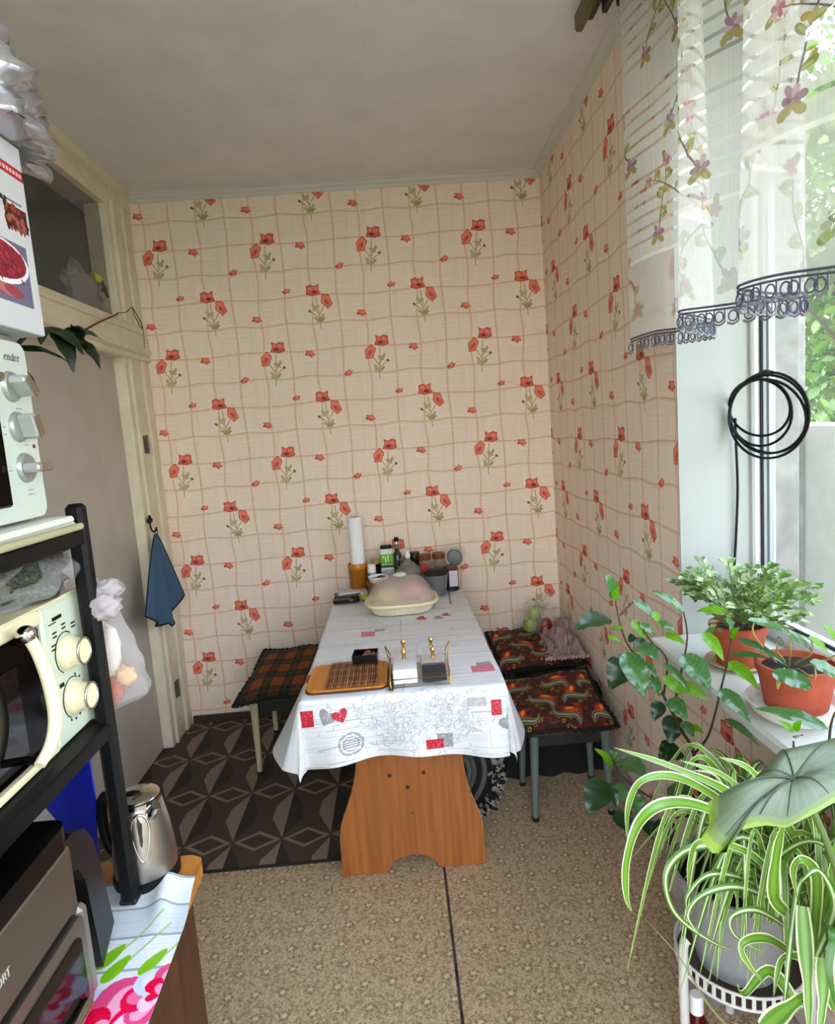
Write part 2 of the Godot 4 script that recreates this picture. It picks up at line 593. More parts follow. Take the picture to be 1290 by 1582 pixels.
func paint_plaid() -> Image:
	var n := 128
	var im := img(n, n, Color(0.42, 0.22, 0.07))
	for y in n:
		for x in n:
			var a := 1 if x % 64 < 30 else 0
			var b := 1 if y % 64 < 30 else 0
			var c: Color = [Color(0.52, 0.27, 0.08), Color(0.24, 0.165, 0.06), Color(0.05, 0.06, 0.045)][a + b]
			if x % 64 in [46, 47] or y % 64 in [46, 47]:
				c = c.lerp(Color(0.62, 0.13, 0.05), 0.6)
			if x % 64 in [14, 15] or y % 64 in [14, 15]:
				c = c.lerp(Color(0.5, 0.42, 0.12), 0.5)
			im.set_pixel(x, y, shade(c, 0.88 + 0.24 * float((x + y) % 3) / 2.0))
	return im


func petal(im: Image, c: Vector2, a: float, l: float, w: float, col: Color) -> void:
	var o := []
	for k in 18:
		var t := TAU * k / 18
		o.append(c + Vector2(l * (0.5 - 0.5 * cos(t)), sin(t) * w * (0.6 + 0.4 * (0.5 - 0.5 * cos(t)))).rotated(a))
	ipoly(im, o, col)


func paint_oilcloth() -> Image:
	# x: 0.55 m across, y: 1.2 m along, far end at the top
	var w := 512
	var h := 1024
	var im := img(w, h, Color(0.86, 0.90, 0.92))
	var y := 0
	var k := 0
	while y < h:
		var c := Color(0.83, 0.875, 0.90).lerp(Color(0.92, 0.945, 0.95), rng.randf())
		im.fill_rect(Rect2i(0, y, w, 54), c)
		for t in 60:
			im.fill_rect(Rect2i(rng.randi() % w, y + rng.randi() % 54, 30 + rng.randi() % 120, 1), shade(c, 0.93 + rng.randf() * 0.05))
		im.fill_rect(Rect2i(0, y, w, 4), Color(0.62, 0.66, 0.69))
		y += 54
		k += 1
	for q in [[438, 130, 424, 152, 12.0], [452, 150, 440, 172, 12.0], [500, 145, 482, 172, 11.0]]:
		ipoly(im, seg(Vector2(q[0] + 40, q[1] - 60), Vector2(q[0], q[1]), 2.5), Color(0.66, 0.78, 0.45))
		petal(im, Vector2(q[0], q[1] - 10), (Vector2(q[2], q[3]) - Vector2(q[0], q[1])).angle(), 46, q[4], Color(0.50, 0.76, 0.10))
	for f in [[462, 262, 0.95], [512, 205, 0.5], [300, 420, 1.1], [400, 620, 1.2], [470, 470, 0.8], [200, 250, 0.8], [250, 760, 1.2]]:
		var c := Vector2(f[0], f[1])
		var r: float = 92.0 * f[2]
		for t in 7:
			petal(im, c, TAU * t / 7.0 + 0.35, r, r * 0.50, [Color(0.93, 0.05, 0.28), Color(0.83, 0.86, 0.97), Color(0.90, 0.30, 0.52)][t % 3])
			petal(im, c + Vector2(r * 0.12, 0).rotated(TAU * t / 7.0 + 0.35), TAU * t / 7.0 + 0.42, r * 0.74, r * 0.26, [Color(0.96, 0.45, 0.62), Color(0.90, 0.90, 0.98), Color(0.96, 0.66, 0.78)][t % 3])
		for t in 4:
			petal(im, c + Vector2(r * 0.08, 0).rotated(t * 1.9), TAU * t / 4.0 + 1.0, r * 0.52, r * 0.30, [Color(0.92, 0.02, 0.25), Color(0.97, 0.80, 0.88)][t % 2])
			petal(im, c, TAU * t / 4.0 + 1.25, r * 0.36, r * 0.14, [Color(0.97, 0.62, 0.76), Color(0.88, 0.05, 0.28)][t % 2])
	return im


func paint_curtain() -> Image:
	# 1.0 m across and 1.04 m high, the lower edge at the bottom
	var n := 1024
	var cl := Color(0.86, 0.86, 0.83, 0.62)
	var im := img(n, n, cl, Image.FORMAT_RGBA8)
	for x in range(0, n, 2):
		im.fill_rect(Rect2i(x, 0, 2, n), Color(0.86, 0.86, 0.83, 0.68 + rng.randf() * 0.12))
	im.fill_rect(Rect2i(0, 800, n, 224), Color(0.87, 0.87, 0.84, 0.48))
	for k in 160:
		im.fill_rect(Rect2i(rng.randi() % n, 800 + rng.randi() % 200, 2, 12 + rng.randi() % 30), Color(0.87, 0.87, 0.84, 0.55))
	for k in 20:
		var y := 60 + k * 36
		if y < 790 and not (k in [6, 7, 13]):
			im.fill_rect(Rect2i(0, y, n, 9), Color(0.96, 0.95, 0.9, 0.10))
	im.fill_rect(Rect2i(0, 792, n, 10), Color(0.93, 0.93, 0.90, 0.8))
	var br := Color(0.36, 0.26, 0.28, 0.95)
	for r in 4:
		for col in 6:
			var q0 := Vector2(col * 172 + (r % 2) * 86 + rng.randf_range(-25, 25), 960 - r * 235 + rng.randf_range(-30, 30))
			var p := q0
			var soft := 0.42 if r == 0 else 0.88
			var flip := 1.0 if (col + r) % 2 == 0 else -1.0
			var d := Vector2(0.45 * flip, -1.0).normalized()
			for t in 8:
				var p2 := p + d * 25 + Vector2(rng.randf_range(-6, 6), 0)
				ipoly(im, seg(p, p2, 4.6 - t * 0.35), Color(0.36, 0.27, 0.28, soft))
				if t % 2 == 1:
					var a := d.angle() + (0.9 if t % 4 == 1 else -0.9)
					petal(im, p2, a, 34, 9, Color(0.52, 0.51, 0.24, soft))
					petal(im, p2, a + 0.1, 25, 5, Color(0.68, 0.66, 0.40, soft))
				elif t > 0:
					petal(im, p2, d.angle() + (1.7 if t % 4 == 2 else -1.6), 26, 8, Color(0.66, 0.60, 0.32, soft))
				p = p2
				d = d.rotated(rng.randf_range(-0.25, 0.25))
			for t in 6:
				petal(im, q0 + Vector2(4, -8), TAU * t / 6 + col, 23 + 5 * (t % 2), 9, [Color(0.62, 0.48, 0.53, soft), Color(0.74, 0.62, 0.65, soft), Color(0.56, 0.42, 0.48, soft)][t % 3])
			for t in 5:
				petal(im, p, TAU * t / 5 + r, 17, 7, [Color(0.68, 0.44, 0.47, soft), Color(0.78, 0.60, 0.62, soft)][t % 2])
			petal(im, q0, 2.5, 34, 11, Color(0.60, 0.57, 0.32, soft))
			petal(im, q0, 0.6, 34, 11, Color(0.62, 0.57, 0.30, soft))
	return im


func paint_box() -> Image:
	# the printed side of a carton: 0.31 m along, 0.263 m high, the far end on the right
	var im := img(620, 526, Color(0.80, 0.81, 0.825))
	var P := func(z: float, y: float) -> Vector2: return Vector2((-0.705 - z) / 0.31 * 620, (1.937 - y) / 0.263 * 526)
	var a: Vector2 = P.call(-0.72, 1.905)
	im.fill_rect(Rect2i(0, int(a.y), 620, 30), Color(0.70, 0.10, 0.14))
	for k in 26:
		im.fill_rect(Rect2i(200 + k * 16, int(a.y) + 9, 11, 12), Color(0.92, 0.78, 0.78))
	var b: Vector2 = P.call(-0.955, 1.848)
	im.fill_rect(Rect2i(int(b.x), int(b.y), 108, 64), Color(0.33, 0.09, 0.09))
	for k in 60:
		ipoly(im, ell(b + Vector2(rng.randf() * 108, rng.randf() * 64), 12, 6, rng.randf() * 3, 8), [Color(0.55, 0.20, 0.17), Color(0.62, 0.36, 0.30), Color(0.24, 0.05, 0.05)][k % 3])
	im.fill_rect(Rect2i(int(b.x), int(b.y) - 14, 90, 5), Color(0.35, 0.35, 0.38))
	for k in 9:
		ipoly(im, ell(b + Vector2(-120 + k * 16, -8), 7, 9, 0.4, 8), Color(0.12, 0.12, 0.14))
	var d: Vector2 = P.call(-0.905, 1.795)
	im.fill_rect(Rect2i(int(d.x) - 120, int(d.y), 300, 170), Color(0.42, 0.40, 0.52))
	ipoly(im, ell(d + Vector2(30, 62), 150, 62, 0.0), Color(0.93, 0.92, 0.94))
	ipoly(im, ell(d + Vector2(30, 58), 138, 52, 0.0), Color(0.55, 0.11, 0.20))
	for k in 190:
		var q := Vector2(rng.randfn(0, 55), rng.randfn(0, 19))
		ipoly(im, ell(d + Vector2(30, 58) + q, 9, 4, rng.randf() * 3, 7), [Color(0.66, 0.18, 0.28), Color(0.45, 0.07, 0.15)][k % 2])
	for k in 4:
		ipoly(im, ell(d + Vector2(-20 + k * 36, 138), 46, 15, 0.15), [Color(0.72, 0.42, 0.44), Color(0.60, 0.24, 0.28)][k % 2])
	return im


func paint_leaf() -> Image:
	var im := noisy(64, 128, Color(0.86, 0.88, 0.86), Color(1, 1, 1), Vector2(6, 9), 2)
	for k in 9:
		for q: float in [-1.0, 1.0]:
			ipoly(im, seg(Vector2(32, 118 - k * 13), Vector2(32 + 32 * q, 100 - k * 13), 2.0), Color(0.74, 0.80, 0.72))
	im.fill_rect(Rect2i(30, 0, 4, 128), Color(1.0, 1.0, 0.92))
	return im


func stripes(cols: Array) -> Image:
	var im := img(64, 4, cols[0])
	for x in 64:
		var f := absf(x - 31.5) / 32.0
		im.fill_rect(Rect2i(x, 0, 1, 4), shade(cols[0] if f < 0.30 else cols[1] if f < 0.74 else cols[2], 0.95 + 0.1 * (x % 3) / 2.0))
	return im


func paint_wood(c0: Color, c1: Color, seed_: int) -> Image:
	return noisy(128, 256, c0, c1, Vector2(26, 2.2), seed_, 1.1)


func _ready() -> void:
	rng.seed = 20240
	# camera
	var cam := Camera3D.new()
	cam.name = "camera"
	cam.fov = rad_to_deg(2.0 * atan(791.0 / 1004.9))
	cam.near = 0.02
	cam.far = 200.0
	var yaw := 0.0290
	var pitch := 0.1268
	var roll := 0.0748
	var fw := Vector3(sin(yaw), 0, -cos(yaw))
	var rt := Vector3(cos(yaw), 0, sin(yaw))
	var f2 := fw * cos(pitch) - Vector3.UP * sin(pitch)
	var u2 := Vector3.UP * cos(pitch) + fw * sin(pitch)
	cam.basis = Basis(rt * cos(roll) - u2 * sin(roll), u2 * cos(roll) + rt * sin(roll), -f2)
	cam.position = cam_at
	add_child(cam)
	cam.current = true
	# an overcast sky: daylight enters by the window, the added balcony door and added end glazing
	var we := WorldEnvironment.new()
	we.name = "environment"
	var e := Environment.new()
	var sky := Sky.new()
	var sm := ProceduralSkyMaterial.new()
	sm.sky_top_color = Color(0.80, 0.88, 1.0)
	sm.sky_horizon_color = Color(1.0, 0.99, 0.96)
	sm.sky_curve = 0.25
	sm.ground_horizon_color = Color(0.86, 0.86, 0.82)
	sm.ground_bottom_color = Color(0.5, 0.5, 0.46)
	sm.sky_energy_multiplier = 1.0
	sky.sky_material = sm
	e.background_mode = Environment.BG_SKY
	e.sky = sky
	e.background_energy_multiplier = 3.6
	e.tonemap_mode = Environment.TONE_MAPPER_LINEAR
	e.tonemap_exposure = 3.35
	e.sdfgi_enabled = true
	e.ssao_enabled = true
	e.ssil_enabled = true
	we.environment = e
	add_child(we)

	materials()
	shell()
	joinery()
	window_side()
	outdoors()
	floor_things()
	table_group()
	stools()
	left_side()
	table_items()
	plants()


func materials() -> void:
	M.paper = tmat(paint_wallpaper(), 0.9)
	M.lino = tmat(paint_floor(), 0.55, Vector3(1 / 0.30, 1 / 0.30, 1))
	M.rug = tmat(paint_rug(), 0.95)
	M.ceiling = tmat(noisy(256, 256, Color(0.86, 0.845, 0.82), Color(0.90, 0.885, 0.865), Vector2(7, 7), 11, 0.8), 0.8, Vector3(0.5, 0.5, 0.5), true)
	M.plaster = mat(Color(0.605, 0.62, 0.59), 0.75)
	M.trim = mat(Color(0.82, 0.80, 0.755), 0.6)
	M.cream = tmat(noisy(128, 128, Color(0.83, 0.79, 0.68), Color(0.89, 0.85, 0.75), Vector2(5, 5), 4), 0.4, Vector3(1.2, 1.2, 1.2), true)
	M.door = tmat(noisy(128, 128, Color(0.69, 0.66, 0.61), Color(0.73, 0.70, 0.655), Vector2(4, 4), 14), 0.45, Vector3(0.7, 0.7, 0.7), true)
	M.hall = tmat(noisy(128, 128, Color(0.55, 0.53, 0.48), Color(0.64, 0.62, 0.57), Vector2(9, 9), 24), 0.9, Vector3(0.8, 0.8, 0.8), true)
	M.pvc = mat(Color(0.77, 0.78, 0.765), 0.3)
	M.black = mat(Color(0.022, 0.022, 0.024), 0.5, 0.0, 0.35)
	M.gloss = mat(Color(0.010, 0.010, 0.012), 0.10, 0.0, 0.22)
	M.rubber = mat(Color(0.03, 0.03, 0.03), 0.6)
	M.steel = mat(Color(0.62, 0.59, 0.55), 0.33, 0.95)
	M.chrome = mat(Color(0.80, 0.79, 0.77), 0.12, 1.0)
	M.gold = mat(Color(0.86, 0.66, 0.36), 0.25, 1.0)
	M.glass = clear(Color(0.93, 0.96, 0.95), 0.10, 0.02)
	M.film = clear(Color(0.90, 0.90, 0.91), 0.13, 0.12)
	M.table_wood = tmat(paint_wood(Color(0.55, 0.315, 0.125), Color(0.645, 0.39, 0.165), 2), 0.4, Vector3(1.6, 0.8, 1.6), true)
	M.dark_wood = tmat(paint_wood(Color(0.235, 0.125, 0.055), Color(0.33, 0.185, 0.085), 6), 0.5, Vector3(2, 1.0, 2), true)
	M.top_wood = tmat(paint_wood(Color(0.66, 0.40, 0.15), Color(0.76, 0.50, 0.22), 9), 0.4, Vector3(2, 1.0, 2), true)
	M.white_metal = mat(Color(0.80, 0.79, 0.76), 0.4)
	M.concrete = tmat(noisy(256, 256, Color(0.42, 0.41, 0.38), Color(0.52, 0.51, 0.475), Vector2(11, 11), 31), 0.95, Vector3(0.9, 0.9, 0.9), true)
	M.terracotta = tmat(noisy(128, 64, Color(0.60, 0.25, 0.15), Color(0.70, 0.33, 0.21), Vector2(5, 5), 41), 0.7, Vector3(4, 4, 4), true)
	M.soil = tmat(noisy(64, 64, Color(0.07, 0.05, 0.04), Color(0.16, 0.12, 0.09), Vector2(22, 22), 43), 1.0, Vector3(8, 8, 8), true)
	M.white = mat(Color(0.90, 0.90, 0.88), 0.5)
	M.ivory = mat(Color(0.90, 0.87, 0.72), 0.35)


func label_struct(o: Node, l: String) -> void:
	o.set_meta("kind", "structure")
	o.set_meta("label", l)


func paper_quad(s: SurfaceTool, pts: Array, u: Callable) -> void:
	s.set_smooth_group(-1)
	tri(s, pts[0], pts[1], pts[2], u.call(pts[0]), u.call(pts[1]), u.call(pts[2]))
	tri(s, pts[0], pts[2], pts[3], u.call(pts[0]), u.call(pts[2]), u.call(pts[3]))


func shell() -> void:
	var s := S()
	span(s, Vector3(XL - 0.3, -0.12, ZB - 0.2), Vector3(1.2, -0.002, 0.9), 0)
	var fl := struct("floor", s, M.plaster)
	label_struct(fl, "floor under the kitchen, covered with beige and brown patterned linoleum")
	s = S()
	# two widths of linoleum that meet along a worn joint
	for q in [[XL - 0.1, 0.0555], [0.0645, XR]]:
		paper_quad(s, [Vector3(q[0], 0, 0.75), Vector3(q[1], 0, 0.75), Vector3(q[1], 0, ZB), Vector3(q[0], 0, ZB)], func(p: Vector3) -> Vector2: return Vector2(p.x, p.z))
	put(fl, "linoleum_sheet", s, M.lino)
	s = S()
	span(s, Vector3(0.052, -0.002, ZB), Vector3(0.068, -0.0005, 0.75), 0)
	put(fl, "seam", s, mat(Color(0.30, 0.23, 0.21), 0.8))
	s = S()
	for k in 22:
		tube(s, [Vector3(0.0595 + 0.002 * sin(k * 2.1), 0.0006, -2.9 + k * 0.14), Vector3(0.0605 + 0.002 * sin(k * 1.3 + 1), 0.0006, -2.84 + k * 0.14)], [0.0032, 0.0018], 5)
	put(fl, "seam_edge", s, mat(Color(0.20, 0.14, 0.13), 0.8))

	s = S()
	span(s, Vector3(XL - 1.3, -0.1, ZB - 0.2), Vector3(1.5, HC + 0.2, ZB), 0)
	var wb := struct("wall_back", s, M.plaster)
	label_struct(wb, "back wall with beige checked wallpaper of red poppies")
	s = S()
	paper_quad(s, [Vector3(XL, 0, ZB + 0.002), Vector3(XR, 0, ZB + 0.002), Vector3(XR, HC, ZB + 0.002), Vector3(XL, HC, ZB + 0.002)], func(p: Vector3) -> Vector2: return Vector2((p.x + 1.082) / 0.53, -(p.y - 2.485) / 0.53))
	put(wb, "wallpaper", s, M.paper)

	# right wall: far piece, breast below the window, lintel, piece between window and added balcony door, near piece
	s = S()
	var xo := 1.18
	span(s, Vector3(XR, -0.1, ZB), Vector3(1.116, HC + 0.1, -1.885), 0)
	span(s, Vector3(XR, -0.1, -1.885), Vector3(xo, 0.79, -0.25), 0)
	span(s, Vector3(XR, 2.47, -1.885), Vector3(xo, HC + 0.1, 0.9), 0)
	span(s, Vector3(XR, -0.1, -0.25), Vector3(xo, 2.47, -0.08), 0)
	span(s, Vector3(XR, -0.1, 0.70), Vector3(xo, 2.47, 0.9), 0)
	span(s, Vector3(XR, -0.1, -0.08), Vector3(xo, 0.03, 0.70), 0)
	var wr := struct("wall_right", s, M.plaster)
	label_struct(wr, "right wall with the window, the same poppy wallpaper beside and below it")
	s = S()
	var x := XR - 0.002
	var uvr := func(p: Vector3) -> Vector2: return Vector2((p.z + 2.36) / 0.53, -(p.y - 1.95) / 0.53)
	for q in [[ZB, -1.885, 0.0, HC], [-1.885, -0.25, 0.0, 0.79], [-1.885, 0.7, 2.47, HC], [-0.25, -0.08, 0.0, 2.47], [0.7, 0.75, 0.0, HC]]:
		paper_quad(s, [Vector3(x, q[2], q[0]), Vector3(x, q[2], q[1]), Vector3(x, q[3], q[1]), Vector3(x, q[3], q[0])], uvr)
	put(wr, "wallpaper", s, M.paper)

	s = S()
	span(s, Vector3(XL - 0.14, -0.1, -2.2), Vector3(XL, HC + 0.1, 0.9), 0)
	label_struct(struct("wall_left", s, M.plaster), "left wall next to the door, behind the appliances")
	s = S()
	var fx0 := -1.17
	var fx1 := 0.80
	span(s, Vector3(XL - 0.2, -0.1, 0.75), Vector3(fx0, HC + 0.1, 0.90), 0)
	span(s, Vector3(fx1, -0.1, 0.75), Vector3(1.2, HC + 0.1, 0.90), 0)
	span(s, Vector3(fx0, 2.69, 0.75), Vector3(fx1, HC + 0.1, 0.90), 0)
	span(s, Vector3(fx0, -0.1, 0.75), Vector3(fx1, 0.04, 0.90), 0)
	label_struct(struct("wall_front", s, M.plaster), "wall behind the photographer")
	s = S()
	span(s, Vector3(XL - 1.3, HC, ZB - 0.2), Vector3(1.2, HC + 0.15, 0.90), 0)
	label_struct(struct("ceiling", s, M.ceiling), "plain whitewashed ceiling")

	# crown mouldings
	var prof := PackedVector2Array([Vector2(0, 0), Vector2(0.035, 0), Vector2(0.034, -0.006), Vector2(0.024, -0.010), Vector2(0.018, -0.020), Vector2(0.008, -0.026), Vector2(0.006, -0.040), Vector2(0, -0.042)])
	s = S()
	prism(s, prof, XR - XL, Transform3D(Basis(Vector3(0, 0, 1), Vector3(0, 1, 0), Vector3(1, 0, 0)), Vector3(XL, HC, ZB + 0.002)))
	label_struct(struct("trim_1", s, M.trim), "pale crown moulding along the top of the back wall")
	s = S()
	prism(s, prof, 0.75 - ZB, Transform3D(Basis(Vector3(-1, 0, 0), Vector3(0, 1, 0), Vector3(0, 0, 1)), Vector3(XR - 0.002, HC, ZB)))
	label_struct(struct("trim_2", s, M.trim), "pale crown moulding along the top of the right wall")
	s = S()
	span(s, Vector3(XR - 0.024, 0, ZB), Vector3(XR - 0.003, 0.075, -0.25), 0.006)
	label_struct(struct("baseboard_right", s, mat(Color(0.66, 0.60, 0.56), 0.5)), "greyish white skirting board along the right wall")
	s = S()
	span(s, Vector3(XL + 0.02, 0, ZB + 0.003), Vector3(XR - 0.03, 0.05, ZB + 0.018), 0.005)
	label_struct(struct("baseboard_back", s, mat(Color(0.24, 0.17, 0.13), 0.6)), "low dark skirting board along the back wall")

	# the hall behind the pane over the door
	s = S()
	span(s, Vector3(-2.45, 0, ZB), Vector3(-2.3, HC, -1.4), 0)
	span(s, Vector3(-2.45, 0, -1.4), Vector3(XL - 0.1, HC, -1.3), 0)
	span(s, Vector3(-2.45, -0.1, ZB), Vector3(XL - 0.1, 0, -1.3), 0)
	label_struct(struct("wall_hall", s, M.hall), "grey plastered hall seen through the pane over the door")


func joinery() -> void:
	var d := Node3D.new()
	d.name = "door_1"
	add_child(d)
	label_struct(d, "cream painted door in its frame with a glazed transom over it")
	d.position = Vector3(XL, 0, -2.7)
	var s := S()
	span(s, Vector3(XL - 0.085, 0.012, -3.125), Vector3(XL - 0.045, 1.93, -2.3), 0.004)
	put(d, "door_leaf", s, M.door)
	# jamb: stepped strips between the door and the wallpaper
	for q in [[-3.17, -3.122, -0.12, 0.004], [-3.20, -3.17, -0.12, 0.016], [-3.31, -3.20, -0.12, 0.008], [-3.345, -3.31, -0.12, 0.020], [ZB + 0.003, -3.345, -0.12, 0.012]]:
		s = S()
		span(s, Vector3(XL + q[2], 0.011, q[0]), Vector3(XL + q[3], 1.93, q[1]), 0.004)
		put(d, "jamb_strip", s, M.cream)
	for q in [[-3.19, -3.145, 0.000], [-3.225, -3.19, 0.015], [-3.30, -3.225, 0.006], [-3.335, -3.30, 0.018], [ZB + 0.003, -3.335, 0.010]]:
		s = S()
		span(s, Vector3(XL - 0.10, 2.085, q[0]), Vector3(XL + q[2], HC - 0.03, q[1]), 0.004)
		put(d, "transom_post", s, M.cream)
	# header with its mouldings, running to the corner
	var hp := PackedVector2Array([Vector2(-0.14, 1.925), Vector2(0.012, 1.925), Vector2(0.026, 1.931), Vector2(0.026, 1.948), Vector2(0.018, 1.956), Vector2(0.034, 1.964), Vector2(0.034, 1.985), Vector2(0.026, 1.99), Vector2(0.026, 2.045), Vector2(0.018, 2.049), Vector2(0.018, 2.055), Vector2(0.026, 2.059), Vector2(0.026, 2.075), Vector2(0.02, 2.079), Vector2(0.02, 2.083), Vector2(0.012, 2.10), Vector2(-0.14, 2.10)])
	s = S()
	prism(s, hp, -2.2 - (ZB + 0.003), Transform3D(Basis.IDENTITY, Vector3(XL, 0, ZB + 0.003)))
	put(d, "header", s, M.cream)
	hp = PackedVector2Array([Vector2(-0.14, 2.615), Vector2(0.0, 2.615), Vector2(0.004, 2.64), Vector2(0.016, 2.645), Vector2(0.016, 2.675), Vector2(0.006, 2.68), Vector2(0.006, 2.70), Vector2(0.022, 2.706), Vector2(0.03, HC - 0.001), Vector2(-0.14, HC - 0.001)])
	s = S()
	prism(s, hp, -2.2 - (ZB + 0.003), Transform3D(Basis.IDENTITY, Vector3(XL, 0, ZB + 0.003)))
	put(d, "top_rail", s, M.cream)
	s = S()
	span(s, Vector3(XL - 0.034, 2.10, -3.145), Vector3(XL - 0.03, 2.62, -2.2), 0)
	put(d, "transom_pane", s, clear(Color(0.42, 0.43, 0.41), 0.20, 0.03))
	for y: float in [1.52, 0.27]:
		s = S()
		tube(s, [Vector3(XL + 0.016, y - 0.045, -3.255), Vector3(XL + 0.016, y + 0.045, -3.255)], 0.006, 8)
		box(s, Vector3(XL + 0.0105, y, -3.235), Vector3(0.004, 0.085, 0.03), 0.001)
		put(d, "hinge", s, mat(Color(0.42, 0.38, 0.33), 0.5, 0.3))

	# plastic bag of oddments behind the pane
	var bag := thing("plastic_bag", "crumpled translucent plastic bag behind the glass pane over the door", "bag", Vector3(XL - 0.09, 2.10, -3.0))
	s = S()
	blob(s, Vector3(XL - 0.085, 2.185, -2.99), Vector3(0.04, 0.105, 0.15), 0.55, 0.14, 5, 40, 26, -0.083)
	put(bag, "film", s, mat(Color(0.62, 0.62, 0.64), 0.3))
	s = S()
	tube(s, [Vector3(XL - 0.04, 2.262, -3.02), Vector3(XL - 0.04, 2.264, -3.065)], [0.022, 0.018], 10)
	put(bag, "yellow_cap", s, mat(Color(0.74, 0.72, 0.16), 0.4)).set_meta("label", "yellow round patch in the bag")
	for k in 2:
		s = S()
		var z0 := -3.10 - k * 0.045
		var pts := [Vector3(XL - 0.040, 2.262, z0 + 0.02), Vector3(XL - 0.040, 2.258, z0 - 0.005), Vector3(XL - 0.040, 2.228, z0 - 0.012), Vector3(XL - 0.040, 2.222, z0 + 0.008)] if k == 0 else [Vector3(XL - 0.040, 2.246, z0 + 0.02), Vector3(XL - 0.040, 2.216, z0 + 0.016), Vector3(XL - 0.040, 2.204, z0 - 0.004), Vector3(XL - 0.040, 2.230, z0 - 0.018)]
		tube(s, smooth_line(pts, 4), 0.007, 6)
		put(bag, "blue_lettering", s, mat(Color(0.07, 0.07, 0.22), 0.5))

	# red cord tied over the header, and its loop by the corner
	var cord := thing("red_cord", "thin dark red cord strung across the door header from the green sprig", "cord", Vector3(-1.17, 2.0, -2.9))
	s = S()
	tube(s, smooth_line([Vector3(-0.98, 1.885, -2.17), Vector3(-1.08, 1.91, -2.40), Vector3(-1.172, 1.962, -2.63), Vector3(-1.176, 2.035, -2.83), Vector3(-1.178, 2.098, -3.02), Vector3(-1.19, 2.112, -3.06)], 5), 0.0035, 6)
	put(cord, "strand", s, mat(Color(0.40, 0.10, 0.12), 0.7))
	s = S()
	tube(s, smooth_line([Vector3(-1.19, 2.112, -3.06), Vector3(-1.18, 2.13, -3.14), Vector3(-1.18, 2.165, -3.22), Vector3(-1.18, 2.12, -3.25), Vector3(-1.18, 2.08, -3.32), Vector3(-1.18, 2.11, -3.31), Vector3(-1.18, 2.165, -3.23)], 5), 0.0022, 6)
	tube(s, [Vector3(-1.178, 2.085, -3.32), Vector3(-1.178, 2.05, -3.32), Vector3(-1.178, 1.985, -3.31)], 0.0014, 5)
	put(cord, "loop", s, mat(Color(0.30, 0.14, 0.18), 0.7))

	# hook and the blue cloth
	var hk := thing("coat_hook", "small black metal hook on the cream door frame", "hook", Vector3(-1.2, 1.15, -3.15))
	s = S()
	lathe(s, Vector3(-1.199, 1.152, -3.148), [Vector2(0, 0.008), Vector2(0.012, 0.006), Vector2(0.014, 0)], 12, Basis(Vector3(0, 0, 1), Vector3(1, 0, 0), Vector3(0, 1, 0)))
	tube(s, smooth_line([Vector3(-1.197, 1.17, -3.148), Vector3(-1.197, 1.12, -3.148), Vector3(-1.185, 1.100, -3.148), Vector3(-1.172, 1.108, -3.148), Vector3(-1.17, 1.122, -3.148)], 4), 0.0045, 6)
	put(hk, "hook", s, M.black)
	for q in [Vector3(0, 0.02, 0), Vector3(0, 0.004, 0.018), Vector3(0, 0.004, -0.018)]:
		s = S()
		blob(s, Vector3(-1.196, 1.152, -3.148) + q, Vector3(0.006, 0.012, 0.010), 0, 0.1, 1, 10, 6)
		put(hk, "petal", s, M.black)
	var cl := thing("kitchen_cloth", "blue microfibre cloth hanging from the black hook on the door frame", "cloth", Vector3(-1.17, 0.65, -3.1))
	s = S()
	grid(s, func(u: float, v: float) -> Vector3:
		var w := lerpf(0.012, 0.19, pow(v, 0.85))
		var a := (u - 0.5) * 2.0
		var drop := 0.43 * v - 0.10 * v * absf(a) * absf(a) + (0.02 * v if a > 0 else 0.0)
		return Vector3(-1.165 + 0.022 * v * sin(a * 7.0 + 0.6) + 0.012 * v, 1.094 - drop, -3.118 - a * w * (1.0 if a > 0 else 1.42) + 0.04 * v * (1 - absf(a))), 40, 24)
	put(cl, "fabric", s, leafy(Color(0.24, 0.36, 0.47), 0.95, 0.05))
	s = S()
	var hem := []
	for i in 41:
		var a := (i / 40.0 - 0.5) * 2.0
		hem.append(Vector3(-1.165 + 0.022 * sin(a * 7.0 + 0.6) + 0.012, 1.094 - (0.43 - 0.10 * a * a + (0.02 if a > 0 else 0.0)), -3.118 - a * 0.19 * (1.0 if a > 0 else 1.42) + 0.04 * (1 - absf(a))))
	tube(s, hem, 0.0045, 6)
	for q: float in [-1.0, 1.0]:
		var edge := []
		for j in 13:
			var v := j / 12.0
			edge.append(Vector3(-1.165 + 0.022 * v * sin(q * 7.0 + 0.6) + 0.012 * v, 1.094 - (0.33 * v + (0.02 * v if q > 0 else 0.0)), -3.118 - q * lerpf(0.012, 0.19, pow(v, 0.85)) * (1.0 if q > 0 else 1.42)))
		tube(s, edge, 0.003, 5)
	tube(s, circle(Vector3(-1.17, 1.102, -3.14), Vector3(0, 0.014, 0), Vector3(0, 0, 0.018), 12), 0.0018, 5, false, true)
	put(cl, "dark_edging", s, mat(Color(0.03, 0.05, 0.09), 0.9)).set_meta("label", "black stitched edge and hanging loop")


